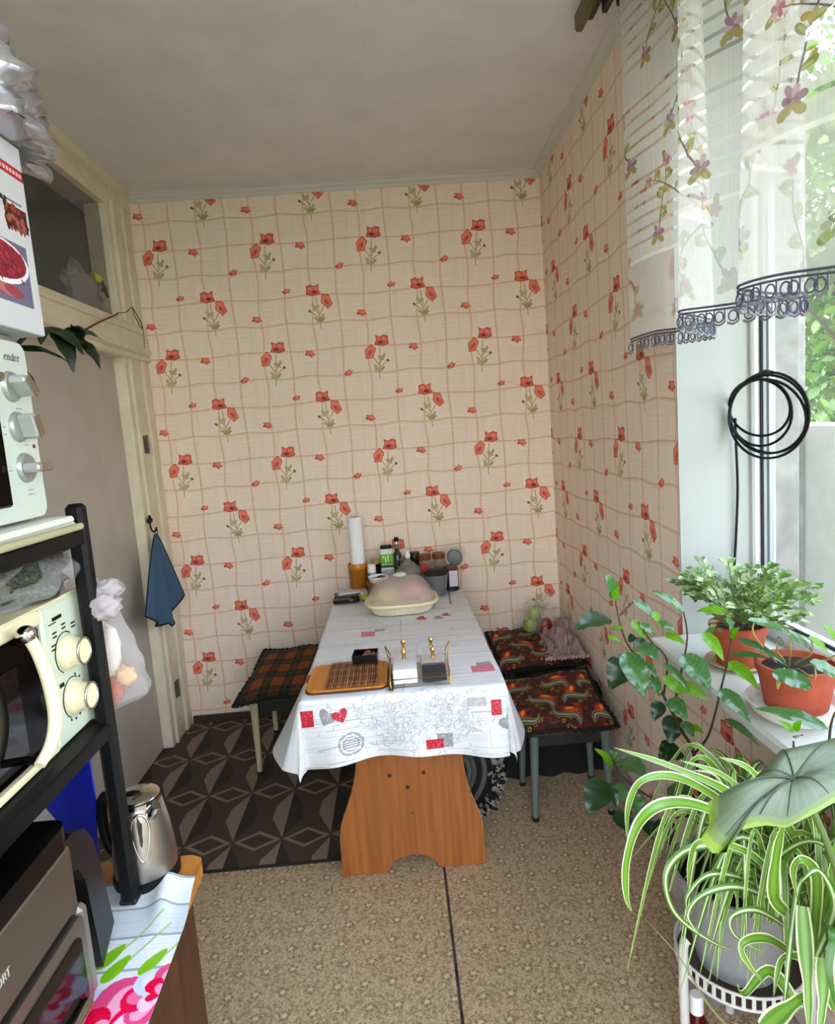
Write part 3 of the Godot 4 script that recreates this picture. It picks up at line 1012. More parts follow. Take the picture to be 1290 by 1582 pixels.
func window_side() -> void:
	var w := Node3D.new()
	w.name = "window_1"
	add_child(w)
	label_struct(w, "white plastic framed window over the sill, behind the sheer curtain")
	w.position = Vector3(1.08, 0.82, -1.0)
	var s := S()
	# fixed frame, sashes with their glass, gaskets
	span(s, Vector3(1.045, 0.80, -1.96), Vector3(1.115, 2.47, -1.868), 0.006)
	span(s, Vector3(1.045, 0.80, -0.30), Vector3(1.115, 2.47, -0.24), 0.006)
	span(s, Vector3(1.045, 0.80, -1.96), Vector3(1.115, 0.865, -0.24), 0.006)
	span(s, Vector3(1.045, 2.42, -1.96), Vector3(1.115, 2.48, -0.24), 0.006)
	put(w, "frame", s, M.pvc)
	s = S()
	span(s, Vector3(1.035, 0.86, -1.05), Vector3(1.115, 2.43, -0.95), 0.006)
	put(w, "mullion", s, M.pvc)
	for q in [[-1.868, -1.05], [-0.95, -0.30]]:
		s = S()
		span(s, Vector3(1.074, 0.865, q[0]), Vector3(1.078, 2.42, q[1]), 0)
		put(w, "pane", s, M.glass)
		s = S()
		for z in [q[0] + 0.004, q[1] - 0.004]:
			span(s, Vector3(1.066, 0.865, z - 0.004), Vector3(1.072, 2.42, z + 0.004), 0)
		for y in [0.869, 2.416]:
			span(s, Vector3(1.066, y - 0.004, q[0]), Vector3(1.072, y + 0.004, q[1]), 0)
		put(w, "gasket", s, M.rubber)
		s = S()
		for z in [q[0] + 0.018, q[1] - 0.018]:
			span(s, Vector3(1.079, 0.865, z - 0.007), Vector3(1.092, 2.42, z + 0.007), 0)
		put(w, "spacer_bar", s, mat(Color(0.52, 0.56, 0.58), 0.4, 0.4))
	# added balcony door, out of view, to let in more daylight
	var b := Node3D.new()
	b.name = "door_2"
	add_child(b)
	label_struct(b, "added glazed balcony door beside the window, out of view, letting in more daylight")
	b.position = Vector3(1.08, 0.0, 0.3)
	s = S()
	for q in [[-0.08, -0.01, 0.03, 2.47], [0.63, 0.70, 0.03, 2.47], [-0.08, 0.70, 0.03, 0.25], [-0.08, 0.70, 2.40, 2.47], [-0.08, 0.70, 0.80, 0.87]]:
		span(s, Vector3(1.045, q[2], q[0]), Vector3(1.115, q[3], q[1]), 0.006)
	put(b, "frame", s, M.pvc)
	s = S()
	span(s, Vector3(1.074, 0.25, -0.01), Vector3(1.078, 2.40, 0.63), 0)
	put(b, "pane", s, M.glass)

	# added glazing at the unseen end of the room, for more daylight
	var w2 := Node3D.new()
	w2.name = "window_2"
	add_child(w2)
	label_struct(w2, "added wide glazing at the unseen end of the room, letting in more daylight")
	w2.position = Vector3(0.0, 0.04, 0.82)
	s = S()
	for q in [[-1.17, -1.12, 0.04, 2.69], [0.75, 0.80, 0.04, 2.69], [-0.21, -0.16, 0.04, 2.69], [-1.17, 0.80, 0.04, 0.09], [-1.17, 0.80, 2.64, 2.69]]:
		span(s, Vector3(q[0], q[2], 0.79), Vector3(q[1], q[3], 0.85), 0.006)
	put(w2, "frame", s, M.pvc)
	for q in [[-1.12, -0.21], [-0.16, 0.75]]:
		s = S()
		span(s, Vector3(q[0], 0.09, 0.818), Vector3(q[1], 2.64, 0.822), 0)
		put(w2, "pane", s, M.glass)

	s = S()
	span(s, Vector3(0.722, 0.785, -1.885), Vector3(1.046, 0.82, -0.25), 0.008)
	label_struct(struct("trim_3", s, mat(Color(0.79, 0.79, 0.765), 0.35)), "white window sill with the two clay pots on it")

	# ceiling curtain rail with its grooved end
	var rail := thing("curtain_rail", "dark brown grooved ceiling curtain rail above the sheer curtain", "curtain rail", Vector3(0.70, 2.70, -1.5))
	s = S()
	for q in [[0.690, 0.707, -2.13], [0.724, 0.741, -2.10], [0.757, 0.774, -2.07]]:
		span(s, Vector3(q[0], 2.688, q[2]), Vector3(q[1], HC - 0.001, -0.1), 0.003)
	span(s, Vector3(0.688, 2.712, -2.08), Vector3(0.776, HC - 0.002, -0.1), 0.002)
	put(rail, "channels", s, tmat(paint_wood(Color(0.20, 0.15, 0.10), Color(0.30, 0.23, 0.15), 50), 0.5, Vector3(3, 3, 3), true))
	s = S()
	span(s, Vector3(0.664, 2.682, -2.18), Vector3(0.690, HC - 0.001, -0.1), 0.006)
	put(rail, "front_band", s, tmat(paint_wood(Color(0.34, 0.30, 0.17), Color(0.44, 0.38, 0.22), 51), 0.45, Vector3(3, 3, 3), true))

	# the sheer curtain: folds run back and forth between the wall and the room
	var cur := thing("sheer_curtain", "white sheer curtain printed with flowering branches, hanging over the upper window", "curtain", Vector3(0.74, 1.7, -1.5))
	var plan := [Vector2(0.737, -1.985), Vector2(0.765, -1.88), Vector2(0.785, -1.78), Vector2(0.80, -1.60), Vector2(0.735, -1.53), Vector2(0.665, -1.49), Vector2(0.70, -1.42), Vector2(0.80, -1.25), Vector2(0.72, -1.22), Vector2(0.640, -1.19), Vector2(0.66, -1.10), Vector2(0.70, -1.0), Vector2(0.77, -0.88), Vector2(0.68, -0.80), Vector2(0.66, -0.70), Vector2(0.77, -0.55), Vector2(0.68, -0.42), Vector2(0.72, -0.28)]
	var p3 := []
	for q in plan:
		p3.append(Vector3(q.x, 0, q.y))
	var line := smooth_line(p3, 7)
	var run := [0.0]
	for i in range(1, line.size()):
		run.append(run[i - 1] + line[i].distance_to(line[i - 1]))
	var hem_y := func(i: float) -> float: return 1.715 + 0.008 * sin(i * 0.21) - 0.00022 * i
	s = S()
	s.set_smooth_group(0)
	var nv := 14
	for i in line.size() - 1:
		for j in nv:
			var P := func(a: int, b2: int) -> Vector3:
				var t := float(b2) / nv
				var q: Vector3 = line[a]
				return Vector3(lerpf(q.x, 0.737, t * 0.35), lerpf(hem_y.call(a), 2.678, t), q.z + 0.012 * t * sin(a * 0.5))
			var V := func(b2: int) -> float: return 1.0 - float(b2) / nv
			tri(s, P.call(i, j), P.call(i + 1, j), P.call(i + 1, j + 1), Vector2(run[i] + 0.13, V.call(j)), Vector2(run[i + 1] + 0.13, V.call(j)), Vector2(run[i + 1] + 0.13, V.call(j + 1)))
			tri(s, P.call(i, j), P.call(i + 1, j + 1), P.call(i, j + 1), Vector2(run[i] + 0.13, V.call(j)), Vector2(run[i + 1] + 0.13, V.call(j + 1)), Vector2(run[i] + 0.13, V.call(j + 1)))
	var cm := tmat(paint_curtain(), 0.9)
	cm.transparency = BaseMaterial3D.TRANSPARENCY_ALPHA
	cm.cull_mode = BaseMaterial3D.CULL_DISABLED
	cm.backlight_enabled = true
	cm.backlight = Color(0.62, 0.62, 0.60)
	put(cur, "fabric", s, cm)
	# lace along the lower edge: a braid, a row of rings and a scalloped rim
	var lace := S()
	var rim := S()
	var next := 0.0
	var top := []
	var low := []
	for i in line.size():
		var q: Vector3 = line[i]
		top.append(Vector3(q.x, hem_y.call(i), q.z))
		low.append(Vector3(q.x, hem_y.call(i) - 0.008, q.z))
		if run[i] >= next and i < line.size() - 1:
			next += 0.024
			var d: Vector3 = (line[i + 1] - q).normalized()
			var c := Vector3(q.x, hem_y.call(i) - 0.024, q.z)
			tube(lace, circle(c, d * 0.0095, Vector3(0, 0.011, 0), 12), 0.0016, 5, false, true)
			tube(lace, [c + d * 0.012 + Vector3(0, 0.014, 0), c + d * 0.012 - Vector3(0, 0.012, 0)], 0.0014, 4)
			tube(rim, smooth_line([c - d * 0.012 - Vector3(0, 0.012, 0), c - Vector3(0, 0.017, 0), c + d * 0.012 - Vector3(0, 0.012, 0)], 3), 0.0024, 5)
	tube(lace, top, 0.0024, 5)
	tube(lace, low, 0.0022, 5)
	var lm := mat(Color(0.30, 0.30, 0.36), 0.9)
	put(cur, "lace_trim", lace, lm).set_meta("label", "dark blue grey lace border")
	put(cur, "lace_scallops", rim, mat(Color(0.50, 0.50, 0.52), 0.9))
	s = S()
	for i in line.size() - 1:
		var a: Vector3 = top[i]
		var b3: Vector3 = top[i + 1]
		var dn := Vector3(0, -0.036, 0)
		tri(s, a + dn, b3 + dn, b3)
		tri(s, a + dn, b3, a)
	put(cur, "lace_net", s, clear(Color(0.72, 0.72, 0.72), 0.22, 0.9))

	# coil of black cable on the window frame
	var coil := thing("cable_coil", "coil of black cable hung at the side of the window, one end running down", "cable", Vector3(0.98, 1.35, -1.75))
	s = S()
	var cc := Vector3(0.985, 1.463, -1.70)
	for k in 5:
		var ry := 0.112 - 0.008 * (k % 3)
		var rz: float = [0.165, 0.158, 0.125, 0.150, 0.112][k]
		var o: Vector3 = [Vector3.ZERO, Vector3(0.004, 0.003, -0.006), Vector3(0.008, 0.008, -0.045), Vector3(0.003, -0.001, -0.01), Vector3(0.010, 0.022, -0.055)][k]
		tube(s, circle(cc + o, Vector3(0, ry, 0).rotated(Vector3.RIGHT, 0.25 * k), Vector3(0.012, 0, rz).rotated(Vector3.RIGHT, 0.12 * k), 40), 0.0036, 6, false, true)
	put(coil, "loops", s, M.black)
	s = S()
	tube(s, smooth_line([Vector3(0.99, 1.46, -1.862), Vector3(0.995, 1.38, -1.868), Vector3(1.0, 1.25, -1.872), Vector3(0.995, 1.1, -1.876), Vector3(0.985, 0.95, -1.876), Vector3(0.98, 0.83, -1.872)], 6), 0.0036, 6)
	put(coil, "lead", s, M.black)
	s = S()
	tube(s, [cc + Vector3(0, 0.105, -0.045), cc + Vector3(0.002, 0.114, 0.0), cc + Vector3(0, 0.108, 0.03)], 0.0075, 6)
	put(coil, "tie", s, M.rubber)


func tree(at: Vector3, h: float, r: float, seed_: int, label: String) -> void:
	var t := thing("tree", label, "tree", at, "trees beyond the balcony")
	var s := S()
	tube(s, [at, at + Vector3(0.1, h * 0.3, 0), at + Vector3(0, h * 0.62, 0.1), at + Vector3(0.2, h * 0.9, 0.1)], [0.16, 0.13, 0.09, 0.03], 8)
	for k in 6:
		var a := TAU * k / 6.0
		tube(s, [at + Vector3(0, h * (0.35 + 0.06 * k), 0), at + Vector3(cos(a) * r * 0.7, h * (0.5 + 0.06 * k), sin(a) * r * 0.7)], [0.05, 0.015], 5)
	put(t, "trunk", s, mat(Color(0.26, 0.22, 0.17), 0.9))
	var ls := S()
	grid(ls, func(u: float, v: float) -> Vector3: return Vector3((u - 0.5) * 0.075 * sin(PI * (0.08 + 0.9 * v)), 0.012 * sin(PI * v) + absf(u - 0.5) * 0.02, (v - 0.5) * 0.13), 2, 4)
	ls.generate_normals()
	var lm := leafy(Color(0.40, 0.52, 0.26), 0.5, 0.8)
	lm.vertex_color_use_as_albedo = true
	ls.set_material(lm)
	var mm := MultiMesh.new()
	mm.transform_format = MultiMesh.TRANSFORM_3D
	mm.use_colors = true
	mm.mesh = ls.commit()
	var rg := RandomNumberGenerator.new()
	rg.seed = seed_
	var n := 12000
	mm.instance_count = n
	var hubs := []
	for k in 46:
		hubs.append(Vector3(rg.randfn(0, 0.45), rg.randf_range(-0.5, 0.52), rg.randfn(0, 0.45)))
	for k in n:
		var hb: Vector3 = hubs[rg.randi() % hubs.size()]
		var p: Vector3 = at + Vector3(0, h * 0.66, 0) + Vector3(hb.x * r, hb.y * h * 0.62, hb.z * r) + Vector3(rg.randfn(0, 0.2), rg.randfn(0, 0.2), rg.randfn(0, 0.2)) * r * 0.6
		var bs := Basis.from_euler(Vector3(rg.randf_range(-1.2, 1.2), rg.randf() * TAU, rg.randf_range(-1, 1))).scaled(Vector3.ONE * rg.randf_range(1.0, 2.0))
		mm.set_instance_transform(k, Transform3D(bs, p - at))
		var g := rg.randf_range(0.65, 1.25)
		mm.set_instance_color(k, Color(g * rg.randf_range(0.85, 1.2), g, g * 0.85))
	var o := MultiMeshInstance3D.new()
	o.name = "crown"
	o.multimesh = mm
	o.set_meta("kind", "stuff")
	t.add_child(o)


func outdoors() -> void:
	var s := S()
	span(s, Vector3(1.18, -0.3, -3.75), Vector3(2.30, 4.2, -3.57), 0.01)
	span(s, Vector3(1.117, -0.3, -3.6), Vector3(1.195, 4.2, -1.885), 0.004)
	label_struct(struct("wall_balcony", s, M.concrete), "rough grey concrete side wall of the balcony outside the window")
	s = S()
	span(s, Vector3(2.30, -0.3, -3.75), Vector3(2.42, 1.365, 2.0), 0.012)
	span(s, Vector3(1.18, -0.3, -3.6), Vector3(2.42, -0.1, 2.0), 0)
	label_struct(struct("wall_parapet", s, tmat(noisy(128, 128, Color(0.88, 0.87, 0.81), Color(0.94, 0.93, 0.88), Vector2(6, 6), 33), 0.9, Vector3(0.6, 0.6, 0.6), true)), "smooth pale parapet of the balcony outside the window")
	s = S()
	span(s, Vector3(1.18, 2.95, -3.75), Vector3(1.62, 3.10, 2.0), 0.01)  # added slab, unseen, keeps sky light off the balcony wall and parapet
	label_struct(struct("added_balcony_slab", s, M.concrete), "added concrete slab over the window, out of view, shading the balcony wall and parapet")
	s = S()
	span(s, Vector3(2.5, -6.2, -40), Vector3(45, -6.0, 40), 0)
	label_struct(struct("ground", s, mat(Color(0.28, 0.34, 0.20), 0.95)), "lawn under the trees outside")
	tree(Vector3(7.0, -6, -8.3), 13.0, 2.6, 1, "near leafy green tree seen over the balcony parapet, left of the others")
	tree(Vector3(10.2, -6, -9.6), 15.5, 3.4, 2, "tall leafy green tree behind the balcony, upper right of the window")
	tree(Vector3(8.6, -6, -12.6), 14.5, 3.2, 3, "leafy green tree farther back, beside the concrete balcony wall")
	tree(Vector3(12.5, -6, -15.0), 17.5, 3.8, 4, "farthest leafy green tree filling the gap over the parapet")
	tree(Vector3(6.8, -6, -4.4), 11.5, 2.5, 5, "leafy green tree opposite the window, hidden by the curtain")


func floor_things() -> void:
	var rug := thing("rug", "dark grey brown woven rug with rows of pale diamonds in front of the door", "rug", Vector3(-0.73, 0, -2.77))
	var s := S()
	var x0 := XL - 0.06
	var x1 := -0.262
	var z0 := ZB + 0.02
	var z1 := -2.148
	s.set_smooth_group(0)
	grid(s, func(u: float, v: float) -> Vector3: return Vector3(lerpf(x0, x1, u), 0.009 + 0.0012 * sin(u * 13.0 + v * 9.0), lerpf(z1, z0, v)), 14, 14, Rect2((x0 + 0.998) / 0.185 + 0.5, (z1 + 2.985) / 0.345 + 0.5, (x1 - x0) / 0.185, (z0 - z1) / 0.345))
	put(rug, "pile", s, M.rug)
	s = S()
	for q in [[x0, z1, x1, z1], [x1, z1, x1, z0]]:
		tube(s, [Vector3(q[0], 0.0055, q[1]), Vector3(q[2], 0.0055, q[3])], 0.0052, 6)
	span(s, Vector3(x0, 0.0, z0), Vector3(x1, 0.007, z1), 0)
	put(rug, "edge_binding", s, mat(Color(0.13, 0.11, 0.095), 0.95))

	# round crocheted mat leaning on its edge behind the table's end panel
	var mt := thing("crochet_mat", "round crocheted mat with black and white fringe, standing on edge under the table", "mat", Vector3(0.115, 0, -2.32))
	var tilt := Basis.from_euler(Vector3(PI / 2 - 0.22, 0.15, 0))
	var c := Vector3(0.115, 0.186, -2.34)
	var cols := [Color(0.12, 0.16, 0.17), Color(0.30, 0.29, 0.26), Color(0.20, 0.12, 0.11), Color(0.40, 0.39, 0.35), Color(0.33, 0.33, 0.32), Color(0.10, 0.10, 0.10), Color(0.36, 0.34, 0.31), Color(0.04, 0.04, 0.04)]
	for k in 8:
		s = S()
		var r := 0.016 + k * 0.0205
		tube(s, circle(c, tilt * Vector3(r, 0, 0), tilt * Vector3(0, 0, r), 44), 0.0115, 7, false, true)
		put(mt, "braid_ring", s, mat(cols[k], 0.95))
	for q in 2:
		s = S()
		rng.seed = 7 + q
		for k in 90:
			var a := rng.randf() * 1.9 - 0.35
			var p := c + tilt * Vector3(cos(a), 0, sin(a)) * (0.168 + rng.randf() * 0.016)
			p.y = maxf(p.y, 0.012)
			var d := Vector3(rng.randfn(0, 0.5) + cos(a), rng.randf_range(-0.6, 0.5), rng.randf_range(0.0, 1.0)).normalized()
			var p2 := p + d * 0.03
			p2.y = maxf(p2.y, 0.008)
			var p3 := p2 + Vector3(rng.randfn(0, 0.012), rng.randfn(0, 0.008), 0.014)
			p3.y = maxf(p3.y, 0.007)
			tube(s, [p, p2, p3], 0.0052, 5)
		var f := put(mt, "fringe", s, mat([Color(0.05, 0.05, 0.05), Color(0.58, 0.55, 0.52)][q], 0.95))
		f.set_meta("kind", "stuff")
		f.set_meta("label", ["black yarn fringe", "white yarn fringe"][q])


func panel_shape() -> PackedVector2Array:
	var l := [Vector2(-0.204, 0.672), Vector2(-0.206, 0.427), Vector2(-0.214, 0.37), Vector2(-0.228, 0.315), Vector2(-0.248, 0.262), Vector2(-0.268, 0.215), Vector2(-0.280, 0.180), Vector2(-0.286, 0.14), Vector2(-0.288, 0.001)]
	var r := [Vector2(0.203, 0.001), Vector2(0.203, 0.13), Vector2(0.199, 0.165), Vector2(0.186, 0.208), Vector2(0.167, 0.262), Vector2(0.155, 0.315), Vector2(0.149, 0.37), Vector2(0.146, 0.427), Vector2(0.144, 0.672)]
	var o := PackedVector2Array()
	for p in l:
		o.append(p)
	o.append(Vector2(-0.136, 0.001))
	for k in 13:
		var t := k / 12.0
		o.append(Vector2(lerpf(-0.128, 0.044, t), 0.012 + 0.048 * pow(sin(PI * t), 0.55)))
	o.append(Vector2(0.050, 0.001))
	for p in r:
		o.append(p)
	return o


func table_group() -> void:
	var t := thing("kitchen_table", "light wood kitchen table on shaped panel legs, under the printed tablecloth", "table", Vector3(-0.04, 0, -2.6))
	var s := S()
	span(s, Vector3(-0.342, 0.672, -3.268), Vector3(0.280, 0.698, -1.913), 0.006)
	put(t, "tabletop", s, M.table_wood)
	for z: float in [-2.09, -3.12]:
		s = S()
		prism(s, panel_shape(), 0.03, Transform3D(Basis.IDENTITY, Vector3(0, 0, z)))
		var p := put(t, "leg_panel", s, M.table_wood)
		if z > -3:
			for q in [Vector2(-0.100, 0.352), Vector2(0.015, 0.352), Vector2(-0.043, 0.304), Vector2(-0.035, 0.21)]:
				s = S()
				lathe(s, Vector3(q.x, q.y, -2.0605), [Vector2(0.0075 if q.y > 0.25 else 0.003, 0), Vector2(0.006 if q.y > 0.25 else 0.002, 0.0025), Vector2(0, 0.003)], 12, Basis(Vector3(1, 0, 0), Vector3(0, 0, 1), Vector3(0, -1, 0)))
				put(p, "screw_cap", s, mat(Color(0.20, 0.11, 0.05), 0.5))
			s = S()
			var sh := panel_shape()
			var rim := []
			for k in range(sh.size() - 9, sh.size()):
				rim.append(Vector3(sh[k].x + 0.0005, sh[k].y, -2.0745))
			tube(s, rim, 0.0022, 6)
			put(p, "edge_band", s, mat(Color(0.80, 0.60, 0.36), 0.4)).set_meta("label", "pale edge strip")
	s = S()
	span(s, Vector3(-0.055, 0.26, -3.09), Vector3(-0.030, 0.40, -2.09), 0.003)
	put(t, "stretcher", s, M.table_wood)

	var cl := thing("tablecloth", "white grey tablecloth printed with hearts, squares and blossoms over the table", "tablecloth", Vector3(-0.031, 0.70, -2.6))
	s = S()
	var hx := 0.314
	grid(s, func(u: float, v: float) -> Vector3:
		var fx := (u - 0.5) * CW
		var fz := (v - 0.5) * CL
		var ex := maxf(absf(fx) - hx, 0.0)
		var ez := maxf(absf(fz) - (CL / 2 - 0.23), 0.0)
		var cx := clampf(fx, -hx, hx)
		var cz := clampf(fz, -(CL / 2 - 0.23), CL / 2 - 0.23)
		var e := pow(pow(ex, 5) + pow(ez * 0.92, 5), 0.2)
		var p := Vector3(-0.031 + cx, 0.7015, -2.59 + cz)
		if e > 0.0:
			var dir := Vector3(ex * signf(fx), 0, ez * signf(fz)).normalized()
			var both := minf(ex, ez) / maxf(maxf(ex, ez), 1e-4)
			var flare := 0.05 + 0.05 * both
			var bend := 1.0 if ex > ez else 0.0
			flare += (0.42 if fx < 0 else 0.20) * exp(-pow((fz - 0.56) / 0.20, 2)) * bend * (1.0 - both)
			flare -= 0.10 * exp(-pow((both - 0.55) / 0.22, 2)) * (1.0 - bend)
			flare += 0.10 * sin(fx * 26.0 + 0.7) * (1 - both) * (1.0 if ez > ex else 0.0) * clampf(e * 6.0, 0, 1)
			flare += 0.06 * sin(fz * 15.0) * (1 - both) * (1.0 if ex >= ez else 0.0)
			var out := 0.006 * minf(1.0, e / 0.012) + flare * e
			p += dir * out
			p.y -= maxf(0.0, e - 0.004) * (1.0 - 0.22 * flare) + 0.004 * minf(1.0, e / 0.012)
			p.y += 0.016 * sin(fx * 9.0 + 2.0) * e / 0.23 * (1.0 if ez > ex else 0.4)
		else:
			p.y += 0.0012 * sin(fx * 31.0 + fz * 11.0) * sin(fz * 17.0)
		return p, 110, 150)
	var fm := tmat(paint_cloth(), 0.55)
	fm.cull_mode = BaseMaterial3D.CULL_DISABLED
	put(cl, "fabric", s, fm)


func stool(label: String, at: Vector3, half: Vector2, col: Color, splay: float) -> Node3D:
	var t := thing("stool", label, "stool", at, "low wooden stools at the table")
	var s := S()
	box(s, Vector3(0, 0.347, 0), Vector3(half.x * 2 + 0.03, 0.022, half.y * 2 + 0.03), 0.006)
	put(t, "seat", s, mat(Color(0.22, 0.17, 0.12), 0.6), false)
	for a: float in [-1.0, 1.0]:
		for b: float in [-1.0, 1.0]:
			s = S()
			tube(s, [Vector3(a * half.x, 0.012, b * half.y), Vector3(a * (half.x - splay), 0.337, b * (half.y - splay))], [0.0115, 0.0185], 10)
			var l := put(t, "leg", s, mat(col, 0.5), false)
			s = S()
			tube(s, [Vector3(a * half.x, 0.0, b * half.y), Vector3(a * half.x, 0.016, b * half.y)], [0.013, 0.014], 10)
			put(l, "foot", s, M.rubber, false)
	for b: float in [-1.0, 1.0]:
		s = S()
		box(s, Vector3(0, 0.31, b * (half.y - 0.02)), Vector3(half.x * 2 - 0.05, 0.05, 0.016), 0.003)
		box(s, Vector3(b * (half.x - 0.02), 0.31, 0), Vector3(0.016, 0.05, half.y * 2 - 0.05), 0.003)
		put(t, "apron", s, mat(Color(0.10, 0.08, 0.065), 0.7), false)
	return t


func cushion(n: String, label: String, group: String, q: Array, y0: float, th: float, m: Material, uvs: float, sag := 0.0) -> void:
	# q: front left, front right, back right, back left in plan
	var ctr: Vector2 = (q[0] + q[1] + q[2] + q[3]) / 4.0
	var t := thing(n, label, "cushion", Vector3(ctr.x, y0, ctr.y), group)
	var pos := func(u: float, v: float) -> Vector2:
		var a: Vector2 = q[0].lerp(q[1], u)
		var b: Vector2 = q[3].lerp(q[2], u)
		var e := 0.018 * (1 - absf(2 * v - 1))
		var p := a.lerp(b, v)
		return p + (ctr - p).normalized() * e * (0.0 if absf(2 * u - 1) < 0.98 else 1.0)
	var lift := func(u: float, v: float) -> float: return -sag * pow(1.0 - v, 3.0) + 0.012 * sin(u * 5.0 + v * 4.0) * (1 - absf(2 * u - 1))
	var bulge := func(u: float, v: float) -> float: return pow((1 - pow(absf(2 * u - 1), 3.0)) * (1 - pow(absf(2 * v - 1), 3.0)), 0.6)
	var s := S()
	grid(s, func(u: float, v: float) -> Vector3:
		var p: Vector2 = pos.call(u, v)
		return Vector3(p.x, y0 + th * 0.45 + lift.call(u, v) + th * 0.55 * bulge.call(u, v), p.y), 26, 26, Rect2(0, 0, uvs, uvs * 0.95))
	put(t, "cover", s, m)
	s = S()
	grid(s, func(u: float, v: float) -> Vector3:
		var p: Vector2 = pos.call(v, u)
		return Vector3(p.x, maxf(y0 + 0.001 - sag * pow(1.0 - u, 3.0), y0 + th * 0.45 + lift.call(v, u) - th * 0.45 * bulge.call(v, u)), p.y), 18, 18)
	put(t, "underside", s, mat(Color(0.11, 0.018, 0.022), 0.9)).set_meta("label", "dark red underside")
	s = S()
	var rim := []
	for k in 160:
		var f := k / 160.0 * 4.0
		var uv: Vector2 = [Vector2(f, 0), Vector2(1, f - 1), Vector2(3 - f, 1), Vector2(0, 4 - f)][int(f)]
		var p: Vector2 = pos.call(uv.x, uv.y)
		var o := (p - ctr).normalized() * (0.008 + 0.004 * sin(k * 1.9))
		rim.append(Vector3(p.x + o.x, y0 + th * 0.42 + lift.call(uv.x, uv.y) + 0.003 * sin(k * 2.6), p.y + o.y))
	tube(s, rim, 0.0085, 5, false, true)
	put(t, "ruffle", s, mat(Color(0.035, 0.03, 0.028), 0.95)).set_meta("label", "black gathered edging")


